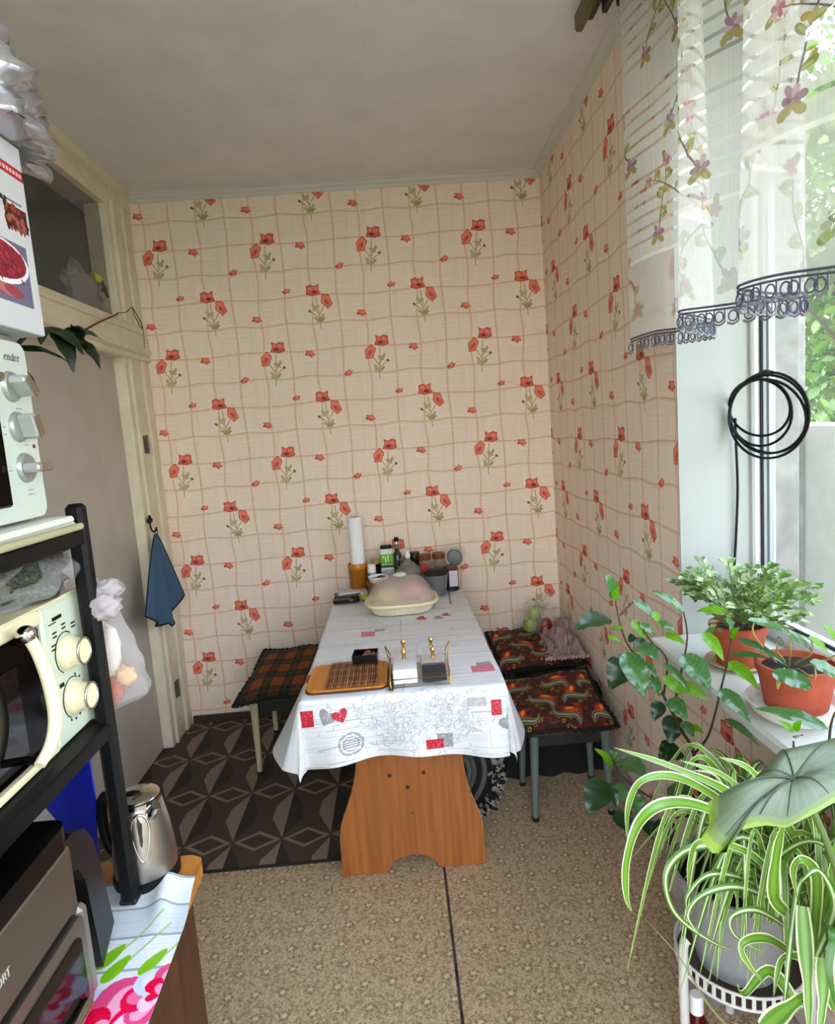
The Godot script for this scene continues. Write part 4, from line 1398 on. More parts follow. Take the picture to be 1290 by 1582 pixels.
func stools() -> void:
	stool("low stool with cream legs under the plaid cushion, left of the table", Vector3(-0.565, 0.0106, -2.99), Vector2(0.148, 0.205), Color(0.72, 0.66, 0.54), 0.004)
	stool("low stool with thin pale legs under the nearer paisley cushion, right of the table", Vector3(0.57, 0, -2.40), Vector2(0.145, 0.125), Color(0.36, 0.40, 0.375), 0.012)
	stool("low stool in the back right corner under the farther paisley cushion", Vector3(0.61, 0, -3.06), Vector2(0.15, 0.15), Color(0.26, 0.28, 0.27), 0.012)
	cushion("plaid_cushion", "brown and black plaid cushion on the stool left of the table", "", [Vector2(-0.758, -2.66), Vector2(-0.42, -2.74), Vector2(-0.40, -3.33), Vector2(-0.765, -3.36)], 0.371, 0.056, tmat(paint_plaid(), 0.95), 1.9, 0.0)
	var pm := tmat(paint_paisley(), 0.9)
	cushion("paisley_cushion", "red brown paisley cushion on the nearer stool right of the table", "paisley cushions on the right", [Vector2(0.345, -2.205), Vector2(0.728, -2.22), Vector2(0.775, -2.76), Vector2(0.395, -2.72)], 0.36, 0.046, pm, 1.25, 0.0)
	cushion("paisley_cushion", "red brown paisley cushion in the corner, behind the nearer one", "paisley cushions on the right", [Vector2(0.40, -2.80), Vector2(0.795, -2.84), Vector2(0.80, -3.37), Vector2(0.42, -3.36)], 0.36, 0.062, pm, 1.25, 0.0)

	var dk := thing("shade_sheet", "added dark sheet standing in for the deep shade behind the front legs of the nearer right stool", "cloth", Vector3(0.56, 0, -2.58))  # added sheet, its near-black colour is the shade under the stool
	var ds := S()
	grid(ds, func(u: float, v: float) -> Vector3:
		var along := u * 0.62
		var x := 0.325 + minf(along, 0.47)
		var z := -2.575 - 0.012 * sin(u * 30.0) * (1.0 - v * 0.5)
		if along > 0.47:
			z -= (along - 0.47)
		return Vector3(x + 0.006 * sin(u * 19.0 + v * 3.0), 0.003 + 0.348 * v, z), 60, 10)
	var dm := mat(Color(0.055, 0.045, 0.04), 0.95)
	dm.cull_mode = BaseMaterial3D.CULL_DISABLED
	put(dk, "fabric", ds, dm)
	var lace := thing("lace_cloth", "crumpled pinkish crocheted lace cloth lying on the corner cushion", "cloth", Vector3(0.73, 0.42, -2.97))
	var s := S()
	var fn := FastNoiseLite.new()
	fn.seed = 9
	fn.frequency = 15.0
	grid(s, func(u: float, v: float) -> Vector3:
		var x := lerpf(0.62 + 0.05 * v, 0.805, u)
		var z := lerpf(-2.82, -3.16, v)
		var edge := minf(minf(u, 1 - u), minf(v, 1 - v))
		return Vector3(x + 0.01 * sin(v * 60.0) * (1 - u), 0.425 + 0.085 * smoothstep(0.0, 0.35, edge) + 0.075 * fn.get_noise_2d(x, z) * smoothstep(0.0, 0.15, edge) + 0.006 * sin(u * 70.0), z + 0.012 * sin(u * 45.0) * (1 - v)), 46, 46)
	var lm := mat(Color(0.60, 0.50, 0.47), 0.95)
	lm.cull_mode = BaseMaterial3D.CULL_DISABLED
	put(lace, "fabric", s, lm)
	s = S()
	var sc := []
	for k in 49:
		var u := k / 48.0
		sc.append(Vector3(lerpf(0.612, 0.81, u), 0.424 + 0.004 * sin(k * 2.1), -2.812 + 0.012 * sin(k * 1.57)))
	tube(s, sc, 0.008, 5)
	put(lace, "scalloped_edge", s, mat(Color(0.66, 0.57, 0.53), 0.95))

	var ap := thing("apple_bag", "clear plastic bag of green apples on the corner cushion by the wall", "bag", Vector3(0.67, 0.42, -3.24))
	s = S()
	blob(s, Vector3(0.665, 0.488, -3.25), Vector3(0.105, 0.082, 0.085), 0.35, 0.13, 12, 30, 20, -0.066)
	tube(s, smooth_line([Vector3(0.70, 0.54, -3.24), Vector3(0.72, 0.575, -3.25), Vector3(0.735, 0.60, -3.26)], 3), [0.03, 0.024, 0.018, 0.014, 0.02, 0.028, 0.034], 9)
	put(ap, "film", s, M.film)
	var k2 := 0
	for q in [Vector3(0.625, 0.462, -3.215), Vector3(0.70, 0.458, -3.20), Vector3(0.665, 0.462, -3.275), Vector3(0.655, 0.518, -3.23)]:
		var a := thing("apple", ["green apple at the left of the clear bag", "reddish apple at the right of the clear bag", "green apple at the back of the clear bag", "green apple lying on top of the others in the clear bag"][k2], "apple", q, "apples in the clear bag")
		s = S()
		lathe(s, q, [Vector2(0.002, -0.032), Vector2(0.016, -0.036), Vector2(0.030, -0.026), Vector2(0.037, -0.004), Vector2(0.036, 0.014), Vector2(0.026, 0.030), Vector2(0.012, 0.033), Vector2(0.003, 0.026)], 16)
		put(a, "flesh", s, mat([Color(0.52, 0.60, 0.18), Color(0.55, 0.20, 0.10), Color(0.50, 0.56, 0.20), Color(0.60, 0.66, 0.26)][k2], 0.3))
		s = S()
		tube(s, [q + Vector3(0, 0.026, 0), q + Vector3(0.004, 0.044, 0)], 0.0015, 5)
		put(a, "stem", s, M.dark_wood)
		k2 += 1


func text(parent: Node, n: String, str_: String, at: Vector3, b: Basis, size: float, m: Material, font := "Droid Sans", depth := 0.0008) -> void:
	var t := TextMesh.new()
	t.text = str_
	t.font_size = 32
	t.pixel_size = size / 32.0
	t.depth = depth
	var f := SystemFont.new()
	f.font_names = PackedStringArray([font])
	t.font = f
	t.material = m
	var o := place(parent, n, t, true)
	o.transform = Transform3D(b, o.position + at)


func left_side() -> void:
	# cabinet
	var cab := thing("base_cabinet", "brown wood base cabinet with a light wooden top, carrying the black rack", "cabinet", Vector3(-0.7, 0, -0.4))
	var s := S()
	span(s, Vector3(-1.02, 0.0, -1.085), Vector3(-0.436, 0.728, 0.35), 0.003)
	put(cab, "body", s, M.dark_wood)
	s = S()
	var tp := PackedVector2Array([Vector2(-1.04, -0.36), Vector2(-0.36, -0.36), Vector2(-0.404, 1.10), Vector2(-0.410, 1.118), Vector2(-0.428, 1.128), Vector2(-1.04, 1.135)])
	prism(s, tp, 0.022, Transform3D(Basis(Vector3(1, 0, 0), Vector3(0, 0, -1), Vector3(0, 1, 0)), Vector3(0, 0.728, 0)))
	put(cab, "worktop", s, M.top_wood)
	for q in [[-1.075, -0.62], [-0.61, -0.15], [-0.14, 0.33]]:
		s = S()
		span(s, Vector3(-0.436, 0.03, q[0]), Vector3(-0.418, 0.718, q[1]), 0.003)
		var d := put(cab, "door", s, M.dark_wood)
		s = S()
		tube(s, smooth_line([Vector3(-0.419, 0.60, q[1] - 0.04), Vector3(-0.395, 0.59, q[1] - 0.04), Vector3(-0.395, 0.52, q[1] - 0.04), Vector3(-0.419, 0.51, q[1] - 0.04)], 3), 0.005, 6)
		put(d, "handle", s, M.steel)

	# oilcloth on the cabinet
	var oc := thing("oilcloth", "glossy white plank patterned oilcloth with pink roses covering the cabinet top", "oilcloth", Vector3(-0.68, 0.752, -0.45))
	s = S()
	grid(s, func(u: float, v: float) -> Vector3:
		var z := lerpf(-1.062, 0.14, v)
		var edge := lerpf(-0.403, -0.356, (z + 1.06) / 1.2) + 0.012 * smoothstep(-1.06, -0.94, z)
		var x := lerpf(-0.95, edge, u)
		var y := 0.7515
		y += 0.016 * exp(-pow((x - edge + 0.045) / 0.016, 2)) * exp(-pow((z + 1.02) / 0.06, 2))
		y += 0.006 * exp(-pow((x + 0.47) / 0.07, 2)) * exp(-pow((z + 1.062) / 0.012, 2))
		return Vector3(x, y, z), 60, 60)
	var om := tmat(paint_oilcloth(), 0.22)
	om.cull_mode = BaseMaterial3D.CULL_DISABLED
	put(oc, "sheet", s, om)

	# black rack: four posts, two shelves
	var r := thing("appliance_rack", "black metal two tier rack holding the cream microwave and the white oven", "rack", Vector3(-0.66, 0.752, -0.75))
	for x: float in [-0.497, -0.86]:
		for z: float in [-1.017, -0.46]:
			s = S()
			box(s, Vector3(x, 1.088, z), Vector3(0.026, 0.668, 0.026), 0.006)
			var p := put(r, "post", s, M.black)
			s = S()
			box(s, Vector3(x, 0.757, z), Vector3(0.029, 0.010, 0.029), 0.003)
			put(p, "foot", s, M.rubber)
	for y: float in [1.057, 1.372]:
		for x: float in [-0.497, -0.86]:
			s = S()
			box(s, Vector3(x, y, -0.74), Vector3(0.022, 0.026, 0.54), 0.003)
			put(r, "rail", s, M.black)
		for z: float in [-1.017, -0.46]:
			s = S()
			box(s, Vector3(-0.68, y, z), Vector3(0.36, 0.026, 0.022), 0.003)
			put(r, "rail", s, M.black)
		s = S()
		for k in 8:
			tube(s, [Vector3(-0.85 + k * 0.047, y + 0.006, -1.015), Vector3(-0.85 + k * 0.047, y + 0.006, -0.46)], 0.004, 6)
		put(r, "shelf_bars", s, M.black)
		s = S()
		span(s, Vector3(-0.85, y + 0.0105, -1.008), Vector3(-0.506, y + 0.0125, -0.47), 0)
		put(r, "shelf_plate", s, M.black)

	microwave()
	mini_oven()
	carton()
	fryer()
	kettle()
	left_bags()


func knob_round(parent: Node, c: Vector3, r: float, m: Material) -> void:
	# on a front that faces +x
	var b := Basis(Vector3(0, 0, 1), Vector3(1, 0, 0), Vector3(0, 1, 0))
	var s := S()
	lathe(s, c, [Vector2(r * 1.30, 0), Vector2(r * 1.28, 0.005), Vector2(r * 1.16, 0.010), Vector2(r, 0.015), Vector2(r * 0.99, 0.026), Vector2(r * 0.9, 0.028), Vector2(0, 0.0285)], 28, b)
	var k := put(parent, "knob", s, m)
	s = S()
	tube(s, circle(c + Vector3(0.0275, 0, 0), Vector3(0, r * 0.96, 0), Vector3(0, 0, r * 0.96), 28), 0.0022, 6, false, true)
	put(k, "chrome_ring", s, M.chrome)
	s = S()
	var arc := []
	for i in 20:
		var t := -0.6 + i * 0.17
		arc.append(c + Vector3(0.0006, cos(t) * r * 1.5, sin(t) * r * 1.5))
	tube(s, arc, 0.0009, 4)
	put(k, "dial_mark", s, M.black)


func microwave() -> void:
	var t := thing("microwave", "cream microwave oven with two round dials and a curved handle on the lower rack shelf", "microwave", Vector3(-0.7, 1.068, -0.81))
	var x := -0.518
	var s := S()
	span(s, Vector3(-0.84, 1.071, -1.0), Vector3(x - 0.02, 1.281, -0.56), 0.004)
	put(t, "casing", s, mat(Color(0.60, 0.60, 0.585), 0.4, 0.2))
	s = S()
	span(s, Vector3(x - 0.03, 1.071, -1.036), Vector3(x, 1.283, -0.917), 0.004)
	var cp := put(t, "control_panel", s, mat(Color(0.80, 0.84, 0.76), 0.35))
	# rim along the top and bottom of the door, and the dark door itself
	s = S()
	span(s, Vector3(x - 0.03, 1.262, -0.9165), Vector3(x + 0.001, 1.283, -0.55), 0.004)
	span(s, Vector3(x - 0.03, 1.071, -0.9165), Vector3(x + 0.001, 1.082, -0.55), 0.003)
	put(t, "front_frame", s, M.ivory)
	s = S()
	span(s, Vector3(x - 0.05, 1.2835, -1.036), Vector3(x - 0.001, 1.287, -0.55), 0.002)
	put(t, "top_edge", s, M.ivory)
	s = S()
	span(s, Vector3(x - 0.028, 1.083, -0.9155), Vector3(x - 0.004, 1.261, -0.555), 0.004)
	var d := put(t, "door", s, M.gloss)
	s = S()
	span(s, Vector3(x - 0.0045, 1.105, -0.85), Vector3(x - 0.003, 1.225, -0.62), 0.001)
	put(d, "window", s, mat(Color(0.03, 0.028, 0.035), 0.05))
	var handle_r := []
	for k in 36:
		handle_r.append(0.0072 + 0.0022 * sin(PI * k / 35.0))
	s = S()
	tube(s, smooth_line([Vector3(x + 0.026, 1.277, -0.830), Vector3(x + 0.031, 1.245, -0.843), Vector3(x + 0.033, 1.200, -0.855), Vector3(x + 0.033, 1.15, -0.858), Vector3(x + 0.031, 1.118, -0.843), Vector3(x + 0.026, 1.100, -0.818)], 7), handle_r, 10)
	put(d, "handle", s, M.ivory)
	s = S()
	blob(s, Vector3(x + 0.026, 1.272, -0.832), Vector3(0.013, 0.012, 0.012), 0, 0.1, 1, 14, 10)
	put(d, "handle_cap", s, M.chrome)
	s = S()
	tube(s, [Vector3(x + 0.024, 1.272, -0.836), Vector3(x - 0.004, 1.255, -0.862)], 0.006, 8)
	put(d, "handle_post", s, M.black)
	s = S()
	tube(s, [Vector3(x + 0.024, 1.102, -0.826), Vector3(x - 0.004, 1.098, -0.84)], 0.006, 8)
	put(d, "handle_post", s, M.black)
	knob_round(cp, Vector3(x, 1.203, -0.969), 0.0205, M.ivory)
	knob_round(cp, Vector3(x, 1.131, -0.972), 0.0205, M.ivory)
	s = S()
	for k in 4:
		var q: Vector2 = [Vector2(1.240, -0.945), Vector2(1.246, -0.972), Vector2(1.240, -1.0), Vector2(1.223, -0.938)][k]
		for j in 2:
			box(s, Vector3(x + 0.0004, q.x - j * 0.006, q.y), Vector3(0.0012, 0.0022, 0.011), 0)
	box(s, Vector3(x + 0.0004, 1.260, -0.957), Vector3(0.0012, 0.005, 0.026), 0)
	box(s, Vector3(x + 0.0004, 1.2545, -0.943), Vector3(0.0012, 0.0015, 0.02), 0)
	box(s, Vector3(x + 0.0004, 1.160, -0.945), Vector3(0.0012, 0.006, 0.012), 0)
	for k in 9:
		box(s, Vector3(x + 0.0004, 1.131 + cos(k * 0.4 - 3.6) * 0.034, -0.972 + sin(k * 0.4 - 3.6) * 0.034), Vector3(0.0012, 0.003, 0.003), 0)
	put(cp, "dial_print", s, M.black).set_meta("kind", "stuff")


func mini_oven() -> void:
	var x := -0.510
	var tw := thing("folded_towel", "folded white cloth lying under the white oven on the top rack shelf", "cloth", Vector3(-0.66, 1.386, -0.72))
	var s := S()
	box(s, Vector3(-0.655, 1.3925, -0.74), Vector3(0.34, 0.010, 0.50), 0.004)
	box(s, Vector3(-0.652, 1.403, -0.73), Vector3(0.345, 0.010, 0.49), 0.004)
	put(tw, "layers", s, mat(Color(0.84, 0.85, 0.80), 0.9))
	s = S()
	tube(s, [Vector3(-0.48, 1.390, -0.99), Vector3(-0.478, 1.392, -0.75), Vector3(-0.48, 1.39, -0.49)], 0.0055, 6)
	put(tw, "yellowed_fold", s, mat(Color(0.66, 0.64, 0.50), 0.9)).set_meta("label", "yellowish lower fold")
	var t := thing("mini_oven", "white mini oven with three chrome dials on the top rack shelf", "oven", Vector3(-0.68, 1.41, -0.73))
	s = S()
	span(s, Vector3(-0.84, 1.412, -0.958), Vector3(x - 0.012, 1.655, -0.50), 0.006)
	put(t, "casing", s, M.white)
	var sh := PackedVector2Array()
	for q in [[-0.944, 1.640, 0.0], [-0.865, 1.640, PI / 2], [-0.865, 1.430, PI], [-0.944, 1.430, PI * 1.5]]:
		for k in 7:
			var a: float = q[2] + (PI / 2) * k / 6.0
			sh.append(Vector2(-q[0] + cos(a) * 0.016, q[1] + sin(a) * 0.016))
	# the front: a rounded plate from the far edge to the near one
	var fr := PackedVector2Array()
	for q in [[0.944, 1.640, 0.0], [0.515, 1.640, PI / 2], [0.515, 1.430, PI], [0.944, 1.430, PI * 1.5]]:
		for k in 7:
			var a: float = q[2] + (PI / 2) * k / 6.0
			fr.append(Vector2(q[0] + cos(a) * 0.016, q[1] + sin(a) * 0.016))
	s = S()
	prism(s, fr, 0.016, Transform3D(Basis(Vector3(0, 0, -1), Vector3(0, 1, 0), Vector3(1, 0, 0)), Vector3(x - 0.015, 0, 0)))
	put(t, "front_plate", s, mat(Color(0.77, 0.805, 0.775), 0.3))
	s = S()
	span(s, Vector3(x - 0.004, 1.435, -0.872), Vector3(x + 0.006, 1.585, -0.53), 0.005)
	var d := put(t, "door", s, M.gloss)
	s = S()
	tube(s, [Vector3(x + 0.03, 1.60, -0.84), Vector3(x + 0.03, 1.60, -0.56)], 0.007, 8)
	put(d, "handle", s, M.chrome)
	var b := Basis(Vector3(0, 0, 1), Vector3(1, 0, 0), Vector3(0, 1, 0))
	var k2 := 0
	for q in [[1.594, -0.912, 0.75], [1.540, -0.915, 1.25], [1.484, -0.918, 0.0]]:
		var c := Vector3(x + 0.001, q[0], q[1])
		s = S()
		lathe(s, c, [Vector2(0.021, 0), Vector2(0.020, 0.004), Vector2(0.0185, 0.006), Vector2(0, 0.0065)], 24, b)
		var kn := put(t, "dial", s, mat(Color(0.62, 0.64, 0.62), 0.35, 0.5))
		s = S()
		var rb := Basis(Vector3.RIGHT, -q[2])
		box(s, c + Vector3(0.016, 0, 0), Vector3(0.026, 0.013, 0.034), 0.004, rb)
		put(kn, "grip", s, mat(Color(0.66, 0.68, 0.66), 0.3, 0.4))
		s = S()
		box(s, c + Vector3(0.030, 0, 0), Vector3(0.002, 0.012, 0.031), 0.0008, rb)
		put(kn, "chrome_face", s, M.chrome)
		k2 += 1
	s = S()
	lathe(s, Vector3(x + 0.001, 1.513, -0.948), [Vector2(0.003, 0), Vector2(0.002, 0.0015), Vector2(0, 0.002)], 10, b)
	put(t, "indicator_lamp", s, mat(Color(0.35, 0.02, 0.04), 0.3)).set_meta("label", "small dark red indicator lamp")
	text(t, "lettering", "ender", Vector3(x + 0.0012, 1.634, -0.925), Basis(Vector3(0, 0, -1), Vector3(0, 1, -0.25), Vector3(1, 0, 0)), 0.013, mat(Color(0.30, 0.32, 0.32), 0.5), "Droid Serif")
	s = S()
	for q in [[1.565, -0.925, 0.014], [1.515, -0.93, 0.008], [1.453, -0.925, 0.014], [1.447, -0.925, 0.016], [1.54, -0.884, 0.006], [1.53, -0.884, 0.006], [1.482, -0.884, 0.008]]:
		box(s, Vector3(x + 0.0012, q[0], q[1]), Vector3(0.0008, 0.0016, q[2]), 0)
	put(t, "scale_print", s, mat(Color(0.55, 0.58, 0.56), 0.6)).set_meta("kind", "stuff")


func carton() -> void:
	var t := thing("cardboard_box", "white carton printed with pictures of minced meat, standing on the white oven", "box", Vector3(-0.63, 1.66, -0.86))
	var s := S()
	var x := -0.505
	span(s, Vector3(-0.76, 1.674, -1.015), Vector3(x, 1.937, -0.705), 0.0015)
	put(t, "carton", s, mat(Color(0.78, 0.79, 0.80), 0.5))
	s = S()
	s.set_smooth_group(-1)
	var u := func(p: Vector3) -> Vector2: return Vector2((-0.705 - p.z) / 0.31, (1.937 - p.y) / 0.263)
	var z0 := -0.706
	var z1 := -1.0145
	paper_quad(s, [Vector3(x + 0.0006, 1.675, z0), Vector3(x + 0.0006, 1.675, z1), Vector3(x + 0.0006, 1.9365, z1), Vector3(x + 0.0006, 1.9365, z0)], u)
	put(t, "printed_front", s, tmat(paint_box(), 0.4))
	s = S()
	span(s, Vector3(-0.74, 1.6565, -0.98), Vector3(x - 0.03, 1.6735, -0.73), 0.003)
	put(t, "bottom_flap", s, mat(Color(0.55, 0.53, 0.52), 0.7))
	var f := thing("foil_bag", "crumpled shiny silver film bag lying on top of the printed carton", "bag", Vector3(-0.62, 1.937, -0.95))
	var fm := mat(Color(0.74, 0.74, 0.77), 0.2, 0.7)
	s = S()
	blob(s, Vector3(-0.60, 1.995, -0.955), Vector3(0.115, 0.105, 0.17), 0.75, 0.16, 21, 60, 40, -0.056)
	put(f, "film", s, fm)
	s = S()
	blob(s, Vector3(-0.535, 1.985, -1.065), Vector3(0.034, 0.045, 0.075), 0.8, 0.2, 22, 36, 26, -0.04)
	put(f, "film_end", s, fm)


func rounded_rect(x0: float, y0: float, x1: float, y1: float, r: float) -> PackedVector2Array:
	var o := PackedVector2Array()
	for q in [[x1 - r, y1 - r, 0.0], [x0 + r, y1 - r, PI / 2], [x0 + r, y0 + r, PI], [x1 - r, y0 + r, PI * 1.5]]:
		for k in 6:
			var a: float = q[2] + (PI / 2) * k / 5.0
			o.append(Vector2(q[0] + cos(a) * r, q[1] + sin(a) * r))
	return o


func fryer() -> void:
	var t := thing("air_fryer", "black topped stainless steel air fryer oven on the oilcloth below the microwave", "air fryer", Vector3(-0.62, 0.7535, -0.62))
	var lay := Basis(Vector3(1, 0, 0), Vector3(0, 0, -1), Vector3(0, 1, 0))
	var s := S()
	prism(s, rounded_rect(-0.80, 0.40, -0.474, 0.810, 0.012), 0.235, Transform3D(lay, Vector3(0, 0.760, 0)))
	put(t, "body", s, mat(Color(0.13, 0.125, 0.12), 0.4))
	s = S()
	prism(s, rounded_rect(-0.802, 0.398, -0.4635, 0.816, 0.022), 0.030, Transform3D(lay, Vector3(0, 0.994, 0)))
	put(t, "lid_panel", s, mat(Color(0.010, 0.010, 0.011), 0.3))
	# upper steel band, leaning slightly, then the door with its dark window
	s = S()
	span(s, Vector3(-0.474, 0.905, -0.808), Vector3(-0.463, 0.993, -0.42), 0.004)
	var pan := put(t, "control_panel", s, M.steel)
	text(pan, "lettering", "ORT", Vector3(-0.4625, 0.945, -0.648), Basis(Vector3(0, 0, -1), Vector3(0, 1, 0), Vector3(1, 0, 0)), 0.013, mat(Color(0.72, 0.70, 0.67), 0.4), "Droid Sans", 0.0006)
	s = S()
	prism(s, rounded_rect(0.42, 0.770, 0.806, 0.898, 0.012), 0.014, Transform3D(Basis(Vector3(0, 0, -1), Vector3(0, 1, 0), Vector3(1, 0, 0)), Vector3(-0.473, 0, 0)))
	var d := put(t, "door", s, M.steel)
	s = S()
	prism(s, rounded_rect(0.44, 0.782, 0.792, 0.878, 0.012), 0.002, Transform3D(Basis(Vector3(0, 0, -1), Vector3(0, 1, 0), Vector3(1, 0, 0)), Vector3(-0.4595, 0, 0)))
	put(d, "window", s, mat(Color(0.045, 0.043, 0.04), 0.08))
	s = S()
	tube(s, [Vector3(-0.452, 0.792, -0.775), Vector3(-0.452, 0.792, -0.46)], 0.008, 8)
	put(d, "handle", s, M.chrome)
	s = S()
	span(s, Vector3(-0.50, 0.768, -0.828), Vector3(-0.462, 0.90, -0.8065), 0.008)
	put(t, "pale_side_strip", s, mat(Color(0.55, 0.53, 0.50), 0.35, 0.6)).set_meta("label", "light steel edge beside the door")
	# dark plastic bracket standing out from the far side
	s = S()
	var br := PackedVector2Array([Vector2(0.0, 0.985), Vector2(0.025, 0.985), Vector2(0.055, 0.972), Vector2(0.074, 0.945), Vector2(0.082, 0.91), Vector2(0.100, 0.79), Vector2(0.052, 0.757), Vector2(0.046, 0.83), Vector2(0.040, 0.905), Vector2(0.026, 0.93), Vector2(0.0, 0.94)])
	prism(s, br, 0.085, Transform3D(Basis(Vector3(0, 0, -1), Vector3(0, 1, 0), Vector3(1, 0, 0)), Vector3(-0.565, 0, -0.822)))
	put(t, "side_handle", s, mat(Color(0.085, 0.085, 0.095), 0.35))
	for q: float in [-0.77, -0.49]:
		for z: float in [-0.78, -0.43]:
			s = S()
			lathe(s, Vector3(q, 0.753, z), [Vector2(0.012, 0), Vector2(0.011, 0.008)], 10)
			put(t, "foot", s, M.rubber)


func kettle() -> void:
	var t := thing("kettle", "stainless steel electric kettle with a round lid behind the rack post", "kettle", Vector3(-0.494, 0.7505, -1.084))
	var c := Vector3(-0.494, 0.7505, -1.084)
	var s := S()
	lathe(s, c, [Vector2(0.056, 0), Vector2(0.056, 0.012), Vector2(0.051, 0.016)], 28)
	put(t, "power_base", s, M.black)
	s = S()
	lathe(s, c, [Vector2(0.052, 0.017), Vector2(0.053, 0.03), Vector2(0.051, 0.06), Vector2(0.046, 0.10), Vector2(0.040, 0.132), Vector2(0.038, 0.140)], 32)
	put(t, "body", s, M.steel)
	s = S()
	lathe(s, c, [Vector2(0.038, 0.140), Vector2(0.0385, 0.148), Vector2(0.036, 0.152), Vector2(0.034, 0.153), Vector2(0.014, 0.156), Vector2(0, 0.156)], 32)
	var lid := put(t, "lid", s, M.chrome)
	s = S()
	tube(s, circle(c + Vector3(0, 0.149, 0), Vector3(0.0385, 0, 0), Vector3(0, 0, 0.0385), 32), 0.0012, 5, false, true)
	put(lid, "seal", s, M.black)
	s = S()
	blob(s, c + Vector3(-0.006, 0.157, 0.004), Vector3(0.014, 0.003, 0.008), 0, 0.1, 1, 14, 8)
	put(lid, "button", s, M.black)
	# oval water window with a polished rim, facing the room
	s = S()
	var dir := Vector3(0.35, 0, 0.94)
	var side := Vector3(0.94, 0, -0.35)
	var ov := []
	for k in 26:
		var a := TAU * k / 26
		var y := 0.094 + sin(a) * 0.040
		var w := 0.0135 * cos(a) * (1.0 + 0.35 * sin(a))
		var rr := lerpf(0.0525, 0.0392, clampf((y - 0.03) / 0.105, 0, 1))
		ov.append(c + Vector3(0, y, 0) + side * w + dir * sqrt(maxf(rr * rr - w * w, 0)))
	tube(s, ov, 0.0026, 6, false, true)
	put(t, "window_rim", s, M.chrome)
	s = S()
	var mid := c + Vector3(0, 0.094, 0) + dir * 0.0475
	s.set_smooth_group(0)
	for k in 26:
		tri(s, mid, ov[k], ov[(k + 1) % 26])
	put(t, "water_window", s, mat(Color(0.10, 0.045, 0.025), 0.15))
	s = S()
	tube(s, smooth_line([c + Vector3(-0.036, 0.138, -0.012), c + Vector3(-0.066, 0.142, -0.02), c + Vector3(-0.076, 0.11, -0.022), c + Vector3(-0.072, 0.055, -0.02), c + Vector3(-0.05, 0.03, -0.014)], 5), 0.0095, 8)
	put(t, "handle", s, M.black)
	s = S()
	tube(s, smooth_line([c + Vector3(0.028, 0.128, 0.020), c + Vector3(0.036, 0.136, 0.026), c + Vector3(0.043, 0.146, 0.031)], 3), [0.014, 0.013, 0.012, 0.011, 0.010, 0.009, 0.008], 8)
	put(t, "spout", s, M.chrome)


